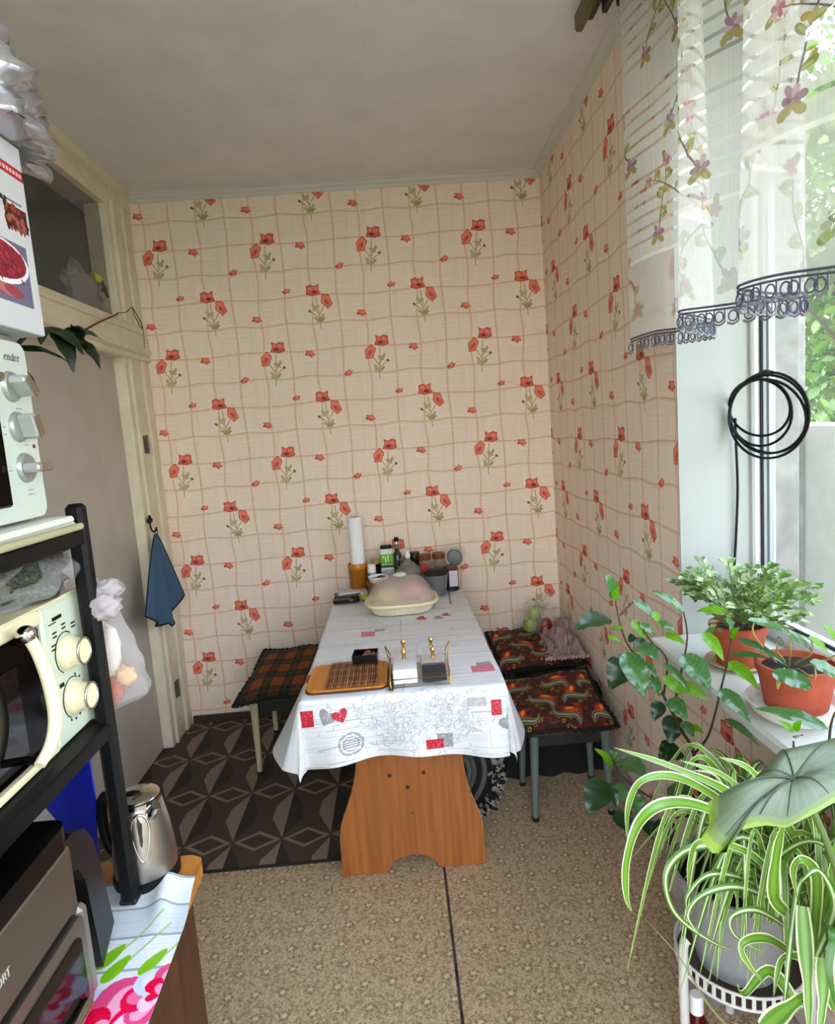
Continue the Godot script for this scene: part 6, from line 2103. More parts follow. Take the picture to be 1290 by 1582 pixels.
func front_items(Y: float) -> void:
	# cutting board with the stick mat on it
	var t := thing("cutting_board", "orange brown wooden cutting board at the front left of the table", "cutting board", Vector3(-0.205, Y, -2.05))
	var s := S()
	var lay := Basis(Vector3(1, 0, 0), Vector3(0, 0, -1), Vector3(0, 1, 0))
	prism(s, rounded_rect(-0.334, 1.944, -0.078, 2.172, 0.028), 0.011, Transform3D(lay, Vector3(0, Y, 0)))
	put(t, "board", s, tmat(paint_wood(Color(0.72, 0.42, 0.10), Color(0.82, 0.52, 0.16), 80), 0.45, Vector3(4, 4, 1.2), true))
	s = S()
	prism(s, rounded_rect(-0.3365, 1.9415, -0.0755, 2.1745, 0.030), 0.006, Transform3D(lay, Vector3(0, Y, 0)))
	put(t, "dark_edge", s, mat(Color(0.22, 0.13, 0.06), 0.6)).set_meta("label", "dark lower edge of the board")
	t = thing("stick_mat", "brown trivet mat of thin sticks lying on the orange cutting board", "mat", Vector3(-0.19, Y + 0.011, -2.06))
	var y := Y + 0.0165
	for k in 21:
		s = S()
		var x := -0.266 + k * 0.00765
		tube(s, [Vector3(x, y, -1.951), Vector3(x + 0.001, y, -2.01), Vector3(x, y, -2.09), Vector3(x + 0.001, y, -2.165)], 0.0034, 6)
		put(t, "stick", s, mat(Color(0.40, 0.20, 0.09).lerp(Color(0.62, 0.40, 0.24), fmod(k * 0.37, 1.0)), 0.6))
	for z: float in [-1.975, -2.035, -2.095, -2.15]:
		s = S()
		var pts := []
		for k in 43:
			pts.append(Vector3(-0.269 + k * 0.00382, y + (0.0042 if k % 2 == 1 else -0.001), z))
		tube(s, pts, 0.0012, 5)
		put(t, "thread", s, mat(Color(0.72, 0.62, 0.5), 0.9))
	t = thing("black_tray", "small black plastic tray of nuts standing at the back of the stick mat", "tray", Vector3(-0.153, Y + 0.02, -2.15))
	var b := Basis(Vector3.UP, -0.06)
	var c := Vector3(-0.152, Y + 0.021, -2.155)
	s = S()
	box(s, c + Vector3(0, 0.002, 0), Vector3(0.084, 0.003, 0.066), 0.001, b)
	for q: float in [-1.0, 1.0]:
		box(s, c + b * Vector3(q * 0.041, 0.0155, 0), Vector3(0.003, 0.029, 0.068), 0.001, b)
		box(s, c + b * Vector3(0, 0.0155, q * 0.033), Vector3(0.084, 0.029, 0.003), 0.001, b)
	put(t, "tray", s, mat(Color(0.015, 0.015, 0.017), 0.25))
	s = S()
	rng.seed = 11
	for k in 12:
		blob(s, c + b * Vector3(rng.randf_range(-0.005, 0.032), 0.014 + rng.randf() * 0.012, rng.randf_range(-0.024, 0.024)), Vector3(0.010, 0.007, 0.008), 0.2, 0.2, k, 9, 7)
	put(t, "nuts", s, mat(Color(0.42, 0.27, 0.19), 0.6)).set_meta("kind", "stuff")

	# condiment set: gold wire rack with four clear square jars
	t = thing("jar_rack", "gold wire rack holding four clear square jars at the front of the table", "rack", Vector3(0.026, Y, -2.05))
	s = S()
	var x0 := -0.066
	var x1 := 0.118
	var z0 := -1.935
	var z1 := -2.135
	var g := 0.0019
	tube(s, [Vector3(x0, Y + 0.004, z0), Vector3(x1, Y + 0.004, z0), Vector3(x1, Y + 0.004, z1), Vector3(x0, Y + 0.004, z1)], g, 6, false, true)
	put(t, "base_wire", s, M.gold)
	s = S()
	tube(s, [Vector3(x0, Y + 0.028, z0 - 0.004), Vector3(x1, Y + 0.028, z0 - 0.004), Vector3(x1, Y + 0.028, z1), Vector3(x0, Y + 0.028, z1)], g, 6, false, true)
	put(t, "guard_wire", s, M.gold)
	for x in [x0, x1]:
		var o := 0.008 * signf(x - 0.02)
		s = S()
		tube(s, smooth_line([Vector3(x, Y + 0.004, z0), Vector3(x + o * 0.3, Y + 0.03, z0 - 0.01), Vector3(x, Y + 0.06, z0 - 0.05), Vector3(x + o, Y + 0.092, z0 - 0.085), Vector3(x + o * 1.6, Y + 0.105, -2.035), Vector3(x + o, Y + 0.092, z1 + 0.085), Vector3(x, Y + 0.06, z1 + 0.05), Vector3(x + o * 0.3, Y + 0.03, z1 + 0.01), Vector3(x, Y + 0.004, z1)], 4), g, 6)
		put(t, "end_loop", s, M.gold)
	s = S()
	for x in [x0 - 0.004, x0 + 0.004]:
		tube(s, [Vector3(x, Y + 0.003, z0 + 0.012), Vector3(x, Y + 0.012, -2.02), Vector3(x, Y + 0.010, z1 + 0.02)], 0.0035, 6)
	put(t, "brown_end_bars", s, mat(Color(0.24, 0.12, 0.06), 0.3)).set_meta("label", "dark brown bars at the left end")
	var k3 := 0
	for q in [[-0.020, -1.985, Color(0.93, 0.93, 0.90), 0.046], [0.072, -1.985, Color(0.028, 0.012, 0.020), 0.034], [-0.020, -2.085, Color(0.86, 0.83, 0.80), 0.040], [0.072, -2.085, Color(0.84, 0.76, 0.68), 0.028]]:
		var cc := Vector3(q[0], Y + 0.007, q[1])
		var j := thing("condiment_jar", ["clear square jar of white salt, front left in the gold rack", "clear square jar of dark tea, front right in the gold rack", "clear square jar of pale powder, back left in the gold rack", "clear square jar with beige contents, back right in the gold rack"][k3], "jar", cc, "jars in the gold rack")
		s = S()
		for a: float in [-1.0, 1.0]:
			box(s, cc + Vector3(a * 0.0395, 0.029, 0), Vector3(0.002, 0.058, 0.081), 0)
			box(s, cc + Vector3(0, 0.029, a * 0.0405), Vector3(0.081, 0.058, 0.002), 0)
		box(s, cc + Vector3(0, 0.001, 0), Vector3(0.08, 0.002, 0.08), 0)
		put(j, "glass", s, clear(Color(0.6, 0.6, 0.62), 0.02, 0.03))
		s = S()
		box(s, cc + Vector3(0, 0.002 + q[3] * 0.5, 0), Vector3(0.076, q[3], 0.078), 0.003)
		put(j, "contents", s, mat(q[2], 0.9))
		s = S()
		box(s, cc + Vector3(0, 0.0605, 0), Vector3(0.084, 0.005, 0.084), 0.0015)
		box(s, cc + Vector3(0, 0.066, 0), Vector3(0.070, 0.006, 0.070), 0.002)
		var l := put(j, "lid", s, clear(Color(0.75, 0.75, 0.78), 0.08, 0.04))
		s = S()
		lathe(s, cc + Vector3(0, 0.069, 0), [Vector2(0.006, 0), Vector2(0.0045, 0.008), Vector2(0.006, 0.018), Vector2(0.0085, 0.024), Vector2(0.005, 0.031), Vector2(0, 0.032)], 12)
		put(l, "knob", s, M.gold)
		k3 += 1


# ---------- plants ----------
func leaf(parent: Node, base: Vector3, tip: Vector3, w: float, m: Material, up: Vector3, fold := 0.12, droop := 0.12, n := "leaf", shape := 0) -> MeshInstance3D:
	var d := tip - base
	var l := d.length()
	var t := d / l
	var side := t.cross(up).normalized()
	var nn := side.cross(t).normalized()
	var s := S()
	grid(s, func(u: float, v: float) -> Vector3:
		var a := (u - 0.5) * 2.0
		var prof := 0.0
		if shape == 0:
			prof = pow(sin(PI * pow(v, 0.72)), 0.85) * (1.0 - 0.25 * v)
		elif shape == 1:
			prof = sqrt(maxf(0.0, 1.0 - pow(2.0 * v - 1.0, 2.0)))
		var serr := 1.0 + (0.07 * sin(v * 44.0) if shape == 0 and absf(a) > 0.9 else 0.0)
		var x := a * w * 0.56 * prof * serr
		return base + t * (v * l) + side * x + nn * (absf(x) * fold * 2.0 - fold * w * 0.3 * prof + droop * l * (sin(PI * v) * 0.6 - v * v * 0.25) + 0.04 * w * sin(v * 19.0) * absf(a)), 6, 14)
	return put(parent, n, s, m)


func hl(p: Node, b: Vector3, t: Vector3, w: float, k: int) -> void:
	var up := ((cam_at - b).normalized() * 0.65 + Vector3(0.1, 0.8, 0.1)).normalized()
	leaf(p, b, t, w, M.hib[k], up, 0.10, 0.14)


func bl(p: Node, b: Vector3, t: Vector3, w: float, k: int) -> void:
	var up := ((cam_at - b).normalized() * 0.5 + Vector3(0, 0.9, 0)).normalized()
	leaf(p, b, t, w * 1.2, M.hib[k], up, 0.06, 0.10, "leaf", 1)
	var s := S()
	var q := b.lerp(t, 0.15)
	tube(s, smooth_line([q, q + Vector3(0, -0.03, 0.0), Vector3(lerpf(q.x, 0.835, 0.6), 0.93, lerpf(q.z, -1.36, 0.6)), Vector3(lerpf(q.x, 0.835, 0.85), 0.905, lerpf(q.z, -1.36, 0.85))], 4), 0.0022, 5)
	put(p, "stalk", s, mat(Color(0.62, 0.55, 0.28), 0.5))


func hs(p: Node, pts: Array) -> void:
	var s := S()
	var sm := smooth_line(pts, 5)
	var r := []
	for i in sm.size():
		r.append(lerpf(0.0058 if pts.size() > 5 else 0.0032, 0.0015, float(i) / sm.size()))
	tube(s, sm, r, 7)
	put(p, "stem", s, mat(Color(0.24, 0.19, 0.10), 0.8))


func sl(p: Node, pts: Array, w: float, m: Material = null) -> void:
	# a long strap leaf along a curve
	var sm := smooth_line(pts, 7)
	var n := sm.size()
	var s := S()
	var lead := Vector3.ZERO
	var rows := []
	for i in n:
		var t: Vector3 = (sm[mini(i + 1, n - 1)] - sm[maxi(i - 1, 0)]).normalized()
		var side := t.cross(((cam_at - sm[i]).normalized() * 0.8 + Vector3.UP * 0.6).normalized()).normalized()
		if i > 0:
			side = (lead * 0.6 + side * 0.4).normalized()
		lead = side
		var f := float(i) / (n - 1)
		var ww := w * 0.5 * (0.55 + 0.45 * sin(PI * minf(1.0, f * 1.5 + 0.1))) * minf(1.0, (1.0 - f) * 4.0 + 0.02)
		var nn := side.cross(t)
		rows.append([sm[i] - side * ww + nn * ww * 0.22, sm[i] - nn * ww * 0.18, sm[i] + side * ww + nn * ww * 0.22])
	s.set_smooth_group(0)
	for i in n - 1:
		for j in 2:
			var u0 := j * 0.5
			tri(s, rows[i][j], rows[i][j + 1], rows[i + 1][j + 1], Vector2(u0, 0.5), Vector2(u0 + 0.5, 0.5), Vector2(u0 + 0.5, 0.5))
			tri(s, rows[i][j], rows[i + 1][j + 1], rows[i + 1][j], Vector2(u0, 0.5), Vector2(u0 + 0.5, 0.5), Vector2(u0, 0.5))
	put(p, "leaf", s, m if m else M.spi)


func pot(parent: Node, c: Vector3, r0: float, r1: float, h: float, m: Material, lip := 0.012) -> void:
	var s := S()
	lathe(s, c, [Vector2(0, 0.002), Vector2(r0, 0), Vector2(lerpf(r0, r1, 0.82), h * 0.80), Vector2(r1, h * 0.81), Vector2(r1 + 0.002, h * 0.985), Vector2(r1, h), Vector2(r1 - 0.006, h), Vector2(r1 - lip, h * 0.80)], 36)
	var p := put(parent, "pot", s, m)
	s = S()
	lathe(s, c, [Vector2(r1 - 0.011, h * 0.86), Vector2(r1 * 0.4, h * 0.885), Vector2(0, h * 0.875)], 24)
	put(parent, "soil", s, M.soil)


func plants() -> void:
	var lt := ImageTexture.create_from_image(paint_leaf())
	M.hib = [leafy(Color(0.27, 0.43, 0.22), 0.20, 0.35), leafy(Color(0.46, 0.68, 0.08), 0.4, 0.8), leafy(Color(0.10, 0.23, 0.07), 0.35, 0.3)]
	for m in M.hib:
		m.albedo_texture = lt
	M.spi = leafy(Color.WHITE, 0.35, 0.5)
	M.spi.albedo_texture = ImageTexture.create_from_image(stripes([Color(0.47, 0.64, 0.20), Color(0.38, 0.56, 0.14), Color(0.88, 0.91, 0.72)]))
	M.spi2 = leafy(Color.WHITE, 0.35, 0.5)
	M.spi2.albedo_texture = ImageTexture.create_from_image(stripes([Color(0.86, 0.89, 0.70), Color(0.36, 0.53, 0.19), Color(0.27, 0.44, 0.13)]))

	# pots on the sill
	var t := thing("sill_plant", "dense small leaved green plant in a terracotta pot at the far end of the sill", "potted plant", Vector3(0.862, 0.82, -1.62))
	var c := Vector3(0.862, 0.8215, -1.62)
	var s := S()
	lathe(s, c, [Vector2(0, 0.002), Vector2(0.066, 0), Vector2(0.082, 0.012), Vector2(0.080, 0.014), Vector2(0.06, 0.005), Vector2(0, 0.004)], 32)
	put(t, "saucer", s, mat(Color(0.72, 0.62, 0.45), 0.5))
	pot(t, c + Vector3(0, 0.006, 0), 0.052, 0.070, 0.105, M.terracotta)
	rng.seed = 31
	var fol := [S(), S(), S()]
	for k in 80:
		var a := rng.randf() * TAU
		var out := 0.04 + rng.randf() * 0.10
		var b := c + Vector3(cos(a) * 0.03, 0.10, sin(a) * 0.03)
		var hh := 0.085 + rng.randf() * 0.10 - out * 0.35
		var e := b + Vector3(cos(a) * out * (0.8 if cos(a) < 0 else 1.0), hh, sin(a) * out * 1.5)
		var mid := b.lerp(e, 0.55) + Vector3(0, 0.035, 0)
		if e.z < -1.84:
			e.z = -1.84
		var cv := smooth_line([b, mid, e], 5)
		if k < 14:
			var ss := S()
			tube(ss, cv, 0.0018, 5)
			put(t, "stem", ss, mat(Color(0.36, 0.40, 0.16), 0.6))
		for i in range(2, cv.size()):
			for q: float in [-1.0, 1.0]:
				var d: Vector3 = (cv[i] - cv[i - 1]).normalized()
				var side := d.cross(Vector3.UP).normalized() * q
				var l := 0.016 + rng.randf() * 0.016
				var p0: Vector3 = cv[i]
				var p1 := p0 + (d * 0.6 + side * 0.8 + Vector3(0, rng.randf_range(-0.2, 0.5), 0)).normalized() * l
				var n := Vector3(0, 0.8, 0.4) + side * 0.3
				var sd := (p1 - p0).cross(n).normalized() * l * 0.30
				var f: SurfaceTool = fol[rng.randi() % 3]
				f.set_smooth_group(-1)
				var m2 := p0.lerp(p1, 0.5) + Vector3(0, 0.002, 0)
				tri(f, p0, m2 + sd, p1)
				tri(f, p0, p1, m2 - sd)
	for k in 3:
		var f := put(t, "foliage", fol[k], leafy([Color(0.36, 0.47, 0.24), Color(0.24, 0.37, 0.16), Color(0.60, 0.66, 0.46)][k], 0.4, 0.5))
		f.set_meta("kind", "stuff")

	var beg := thing("begonia", "round leaved plant on long yellowish stalks in the nearer terracotta pot", "potted plant", Vector3(0.835, 0.85, -1.36))
	pot(beg, Vector3(0.835, 0.838, -1.33), 0.062, 0.080, 0.098, M.terracotta)
	t = thing("white_bowl", "white shallow bowl under the nearer terracotta pot on the sill", "bowl", Vector3(0.82, 0.82, -1.31))
	s = S()
	lathe(s, Vector3(0.820, 0.8205, -1.31), [Vector2(0, 0.004), Vector2(0.062, 0), Vector2(0.088, 0.018), Vector2(0.098, 0.04), Vector2(0.095, 0.04), Vector2(0.082, 0.02), Vector2(0, 0.012)], 36)
	put(t, "bowl", s, mat(Color(0.87, 0.86, 0.82), 0.35))
	bl(beg, Vector3(0.734,0.951,-1.250), Vector3(0.786,0.935,-1.200), 0.034, 0)
	bl(beg, Vector3(0.745,1.028,-1.360), Vector3(0.843,0.990,-1.360), 0.022, 0)
	bl(beg, Vector3(0.843,0.999,-1.300), Vector3(0.888,0.962,-1.300), 0.023, 1)
	bl(beg, Vector3(0.796,1.010,-1.300), Vector3(0.852,0.972,-1.300), 0.023, 0)
	bl(beg, Vector3(0.794,0.980,-1.220), Vector3(0.845,0.948,-1.200), 0.026, 0)
	bl(beg, Vector3(0.874,0.999,-1.250), Vector3(0.842,1.043,-1.250), 0.017, 1)
	bl(beg, Vector3(0.804,0.986,-1.350), Vector3(0.822,0.962,-1.350), 0.016, 2)

	# hibiscus on the floor
	var hib := thing("hibiscus", "tall branching plant with glossy toothed leaves, in a floor pot beside the wall", "potted plant", Vector3(0.712, 0, -1.515))
	pot(hib, Vector3(0.712, 0.0, -1.515), 0.070, 0.094, 0.34, mat(Color(0.55, 0.52, 0.50), 0.6))
	hl(hib, Vector3(0.530,1.034,-1.600), Vector3(0.507,1.104,-1.580), 0.042, 0)
	hl(hib, Vector3(0.529,1.031,-1.590), Vector3(0.534,1.071,-1.570), 0.021, 1)
	hl(hib, Vector3(0.514,0.982,-1.600), Vector3(0.403,0.987,-1.520), 0.058, 2)
	hl(hib, Vector3(0.587,1.018,-1.620), Vector3(0.640,0.966,-1.600), 0.025, 0)
	hl(hib, Vector3(0.666,1.014,-1.500), Vector3(0.592,1.071,-1.520), 0.023, 0)
	hl(hib, Vector3(0.574,0.970,-1.600), Vector3(0.601,0.924,-1.580), 0.028, 1)
	hl(hib, Vector3(0.583,0.969,-1.570), Vector3(0.619,0.942,-1.550), 0.024, 0)
	hl(hib, Vector3(0.627,0.971,-1.560), Vector3(0.660,0.958,-1.540), 0.024, 0)
	hl(hib, Vector3(0.573,0.920,-1.550), Vector3(0.592,0.907,-1.480), 0.050, 0)
	hl(hib, Vector3(0.538,0.907,-1.550), Vector3(0.555,0.819,-1.470), 0.063, 0)
	hl(hib, Vector3(0.565,0.876,-1.600), Vector3(0.502,0.798,-1.580), 0.073, 2)
	hl(hib, Vector3(0.638,0.944,-1.550), Vector3(0.670,0.932,-1.500), 0.025, 1)
	hl(hib, Vector3(0.638,0.927,-1.450), Vector3(0.673,0.862,-1.380), 0.056, 0)
	hl(hib, Vector3(0.613,0.889,-1.500), Vector3(0.644,0.845,-1.420), 0.022, 0)
	hl(hib, Vector3(0.620,0.848,-1.520), Vector3(0.649,0.810,-1.480), 0.033, 1)
	hl(hib, Vector3(0.646,0.834,-1.500), Vector3(0.700,0.808,-1.450), 0.036, 1)
	hl(hib, Vector3(0.623,0.797,-1.500), Vector3(0.642,0.771,-1.440), 0.045, 0)
	hl(hib, Vector3(0.644,0.745,-1.600), Vector3(0.615,0.702,-1.580), 0.038, 2)
	hl(hib, Vector3(0.680,0.704,-1.600), Vector3(0.648,0.646,-1.560), 0.055, 2)
	hl(hib, Vector3(0.656,0.735,-1.500), Vector3(0.667,0.714,-1.460), 0.029, 0)
	hl(hib, Vector3(0.693,0.608,-1.620), Vector3(0.633,0.588,-1.600), 0.056, 2)
	hl(hib, Vector3(0.583,0.912,-1.620), Vector3(0.621,0.875,-1.600), 0.039, 2)
	hl(hib, Vector3(0.593,0.861,-1.580), Vector3(0.616,0.833,-1.550), 0.031, 0)
	hl(hib, Vector3(0.604,0.830,-1.560), Vector3(0.612,0.796,-1.520), 0.030, 0)
	hl(hib, Vector3(0.566,0.917,-1.610), Vector3(0.586,0.922,-1.600), 0.028, 2)
	hl(hib, Vector3(0.518,0.952,-1.600), Vector3(0.553,0.958,-1.580), 0.012, 1)
	hl(hib, Vector3(0.510,0.934,-1.600), Vector3(0.536,0.923,-1.580), 0.014, 1)
	hl(hib, Vector3(0.623,0.995,-1.580), Vector3(0.631,0.968,-1.570), 0.021, 1)
	hl(hib, Vector3(0.669,0.721,-1.500), Vector3(0.691,0.722,-1.460), 0.023, 1)
	hl(hib, Vector3(0.674,0.987,-1.420), Vector3(0.692,0.940,-1.360), 0.030, 1)
	hl(hib, Vector3(0.722,0.920,-1.400), Vector3(0.748,0.886,-1.320), 0.033, 1)
	hl(hib, Vector3(0.719,0.990,-1.380), Vector3(0.698,1.038,-1.360), 0.033, 0)
	hl(hib, Vector3(0.719,0.981,-1.380), Vector3(0.727,1.014,-1.360), 0.018, 1)
	hl(hib, Vector3(0.729,0.935,-1.400), Vector3(0.784,0.945,-1.340), 0.018, 0)
	hl(hib, Vector3(0.752,0.965,-1.420), Vector3(0.805,0.937,-1.300), 0.021, 0)
	hl(hib, Vector3(0.679,0.875,-1.360), Vector3(0.708,0.831,-1.280), 0.038, 0)
	hl(hib, Vector3(0.785,0.871,-1.150), Vector3(0.678,0.896,-1.220), 0.031, 0)
	hl(hib, Vector3(0.701,0.794,-1.380), Vector3(0.725,0.778,-1.280), 0.020, 0)
	hl(hib, Vector3(0.752,1.017,-1.460), Vector3(0.693,1.014,-1.500), 0.024, 1)
	hl(hib, Vector3(0.720,0.875,-1.150), Vector3(0.726,0.900,-1.140), 0.015, 1)
	hl(hib, Vector3(0.717,0.872,-1.150), Vector3(0.700,0.889,-1.170), 0.015, 1)
	hl(hib, Vector3(0.722,0.858,-1.150), Vector3(0.716,0.881,-1.120), 0.017, 0)
	hl(hib, Vector3(0.504,0.581,-1.580), Vector3(0.454,0.655,-1.560), 0.031, 1)
	hl(hib, Vector3(0.518,0.615,-1.560), Vector3(0.552,0.619,-1.460), 0.056, 0)
	hl(hib, Vector3(0.515,0.612,-1.560), Vector3(0.493,0.641,-1.570), 0.021, 0)
	hl(hib, Vector3(0.489,0.539,-1.600), Vector3(0.421,0.486,-1.540), 0.076, 2)
	hl(hib, Vector3(0.506,0.559,-1.550), Vector3(0.516,0.522,-1.500), 0.027, 0)
	hl(hib, Vector3(0.531,0.546,-1.520), Vector3(0.540,0.502,-1.480), 0.043, 0)
	hl(hib, Vector3(0.493,0.549,-1.570), Vector3(0.497,0.499,-1.530), 0.027, 2)
	hl(hib, Vector3(0.606,0.448,-1.550), Vector3(0.626,0.405,-1.500), 0.060, 2)
	hl(hib, Vector3(0.612,0.582,-1.480), Vector3(0.644,0.572,-1.400), 0.054, 0)
	hl(hib, Vector3(0.526,0.440,-1.620), Vector3(0.542,0.399,-1.580), 0.056, 2)
	hl(hib, Vector3(0.605,0.403,-1.620), Vector3(0.602,0.374,-1.580), 0.039, 2)
	hl(hib, Vector3(0.692,0.605,-1.600), Vector3(0.642,0.592,-1.580), 0.045, 2)
	hs(hib, [Vector3(0.719,0.417,-1.515), Vector3(0.715,0.479,-1.530), Vector3(0.710,0.614,-1.560), Vector3(0.674,0.689,-1.550), Vector3(0.635,0.778,-1.560), Vector3(0.599,0.855,-1.570), Vector3(0.562,0.903,-1.590), Vector3(0.544,0.961,-1.600), Vector3(0.534,1.025,-1.600)])
	hs(hib, [Vector3(0.635,0.778,-1.560), Vector3(0.638,0.880,-1.540), Vector3(0.606,0.926,-1.560), Vector3(0.582,0.973,-1.580)])
	hs(hib, [Vector3(0.650,0.742,-1.540), Vector3(0.655,0.860,-1.500), Vector3(0.673,0.948,-1.500), Vector3(0.665,1.014,-1.500)])
	hs(hib, [Vector3(0.719,0.602,-1.580), Vector3(0.697,0.722,-1.450), Vector3(0.705,0.863,-1.400), Vector3(0.721,0.957,-1.390), Vector3(0.720,1.021,-1.380)])
	hs(hib, [Vector3(0.715,0.450,-1.520), Vector3(0.602,0.499,-1.560), Vector3(0.526,0.563,-1.570), Vector3(0.502,0.596,-1.580)])
	hs(hib, [Vector3(0.715,0.432,-1.520), Vector3(0.682,0.449,-1.550), Vector3(0.617,0.434,-1.560)])
	hs(hib, [Vector3(0.545,0.987,-1.600), Vector3(0.586,1.012,-1.620)])
	hs(hib, [Vector3(0.713,0.800,-1.140), Vector3(0.717,0.854,-1.150)])
	hs(hib, [Vector3(0.778,0.807,-1.140), Vector3(0.789,0.873,-1.150), Vector3(0.805,0.900,-1.160)])

	# white stand with the big grey pot and the spider plant
	t = thing("plant_stand", "white metal plant stand with a pierced ring holding the grey pot", "plant stand", Vector3(0.68, 0, -1.29))
	c = Vector3(0.685, 0, -1.30)
	s = S()
	for y: float in [0.262, 0.292]:
		tube(s, circle(c + Vector3(0, y, 0), Vector3(0.134, 0, 0), Vector3(0, 0, 0.134), 56), 0.0034, 6, false, true)
	for k in 44:
		var a := TAU * k / 44
		box(s, c + Vector3(cos(a) * 0.134, 0.277, sin(a) * 0.134), Vector3(0.003, 0.03, 0.008), 0.0006, Basis(Vector3.UP, -a))
	put(t, "pierced_ring", s, M.white_metal)
	s = S()
	lathe(s, c, [Vector2(0.132, 0.263), Vector2(0.10, 0.258), Vector2(0, 0.258)], 36)
	put(t, "tray", s, mat(Color(0.33, 0.28, 0.24), 0.6))
	for k in 3:
		var a: float = [PI * 0.94, PI * 0.25, PI * 1.60][k]
		var d := Vector3(cos(a), 0, sin(a))
		s = S()
		tube(s, smooth_line([c + d * 0.13 + Vector3(0, 0.345, 0), c + d * 0.140 + Vector3(0, 0.33, 0), c + d * 0.142 + Vector3(0, 0.25, 0), c + d * 0.140 + Vector3(0, 0.12, 0), c + d * 0.13 + Vector3(0, 0.004, 0)], 5), 0.0105, 9)
		put(t, "leg", s, M.white_metal)
	var spi := thing("spider_plant", "spider plant with long green and white striped leaves in a big grey pot", "potted plant", Vector3(0.68, 0.265, -1.30))
	s = S()
	c = Vector3(0.682, 0.264, -1.305)
	lathe(s, c, [Vector2(0, 0.002), Vector2(0.085, 0), Vector2(0.122, 0.190), Vector2(0.130, 0.192), Vector2(0.131, 0.215), Vector2(0.125, 0.216), Vector2(0.118, 0.17)], 40)
	put(spi, "pot", s, mat(Color(0.55, 0.55, 0.55), 0.55))
	s = S()
	lathe(s, c, [Vector2(0.118, 0.178), Vector2(0.05, 0.186), Vector2(0, 0.184)], 28)
	put(spi, "soil", s, M.soil)
	sl(spi, [Vector3(0.675,0.645,-1.180), Vector3(0.595,0.756,-1.150), Vector3(0.479,0.829,-1.140), Vector3(0.374,0.868,-1.160)], 0.021)
	sl(spi, [Vector3(0.675,0.652,-1.180), Vector3(0.552,0.766,-1.140), Vector3(0.462,0.834,-1.100), Vector3(0.391,0.849,-1.070), Vector3(0.362,0.805,-1.060), Vector3(0.360,0.737,-1.060)], 0.020)
	sl(spi, [Vector3(0.671,0.651,-1.150), Vector3(0.526,0.764,-1.100), Vector3(0.428,0.815,-1.050), Vector3(0.368,0.806,-1.020), Vector3(0.340,0.744,-1.010), Vector3(0.337,0.678,-1.010), Vector3(0.350,0.638,-1.020)], 0.023)
	sl(spi, [Vector3(0.696,0.552,-1.150), Vector3(0.578,0.664,-1.120), Vector3(0.488,0.688,-1.100), Vector3(0.436,0.658,-1.080), Vector3(0.445,0.588,-1.070), Vector3(0.509,0.530,-1.060), Vector3(0.569,0.502,-1.060)], 0.016, M.spi2)
	sl(spi, [Vector3(0.729,0.490,-1.120), Vector3(0.665,0.586,-1.100), Vector3(0.593,0.681,-1.080), Vector3(0.499,0.723,-1.070), Vector3(0.476,0.687,-1.070), Vector3(0.470,0.637,-1.070)], 0.017)
	sl(spi, [Vector3(0.697,0.526,-1.130), Vector3(0.597,0.609,-1.110), Vector3(0.519,0.640,-1.090), Vector3(0.474,0.609,-1.080), Vector3(0.474,0.576,-1.080)], 0.015, M.spi2)
	sl(spi, [Vector3(0.691,0.537,-1.100), Vector3(0.581,0.615,-1.080), Vector3(0.498,0.628,-1.060), Vector3(0.461,0.596,-1.050), Vector3(0.482,0.557,-1.040)], 0.015, M.spi2)
	sl(spi, [Vector3(0.671,0.528,-1.050), Vector3(0.582,0.608,-1.030), Vector3(0.527,0.613,-1.020), Vector3(0.525,0.584,-1.010), Vector3(0.576,0.550,-1.000)], 0.012, M.spi2)
	sl(spi, [Vector3(0.658,0.504,-1.020), Vector3(0.582,0.578,-1.000), Vector3(0.526,0.597,-0.980), Vector3(0.520,0.577,-0.970), Vector3(0.553,0.528,-0.960)], 0.017)
	sl(spi, [Vector3(0.611,0.626,-1.000), Vector3(0.589,0.659,-1.000), Vector3(0.588,0.744,-0.990), Vector3(0.596,0.811,-0.980)], 0.027)
	sl(spi, [Vector3(0.607,0.679,-0.950), Vector3(0.593,0.625,-0.920), Vector3(0.584,0.576,-0.900), Vector3(0.573,0.517,-0.880)], 0.025)
	sl(spi, [Vector3(0.657,0.548,-1.000), Vector3(0.651,0.698,-0.980), Vector3(0.620,0.746,-0.970), Vector3(0.604,0.728,-0.970), Vector3(0.611,0.674,-0.970)], 0.019)
	sl(spi, [Vector3(0.636,0.573,-0.960), Vector3(0.654,0.682,-0.940), Vector3(0.621,0.755,-0.930), Vector3(0.583,0.744,-0.920)], 0.015, M.spi2)
	sl(spi, [Vector3(0.501,0.537,-0.880), Vector3(0.549,0.545,-0.900), Vector3(0.604,0.554,-0.920)], 0.030)
	sl(spi, [Vector3(0.602,0.490,-0.950), Vector3(0.570,0.538,-0.980), Vector3(0.509,0.530,-0.950), Vector3(0.491,0.560,-0.940)], 0.021)
	sl(spi, [Vector3(0.628,0.536,-0.900), Vector3(0.629,0.571,-0.950), Vector3(0.587,0.569,-0.970), Vector3(0.558,0.519,-0.950)], 0.019)
	sl(spi, [Vector3(0.646,0.620,-1.200), Vector3(0.598,0.749,-1.180), Vector3(0.568,0.791,-1.170), Vector3(0.525,0.807,-1.160)], 0.016, M.spi2)
	sl(spi, [Vector3(0.645,0.654,-1.150), Vector3(0.628,0.736,-1.130), Vector3(0.568,0.813,-1.120), Vector3(0.483,0.853,-1.120)], 0.018)
	sl(spi, [Vector3(0.715,0.641,-1.100), Vector3(0.654,0.752,-1.100), Vector3(0.606,0.833,-1.100), Vector3(0.546,0.864,-1.100)], 0.020)
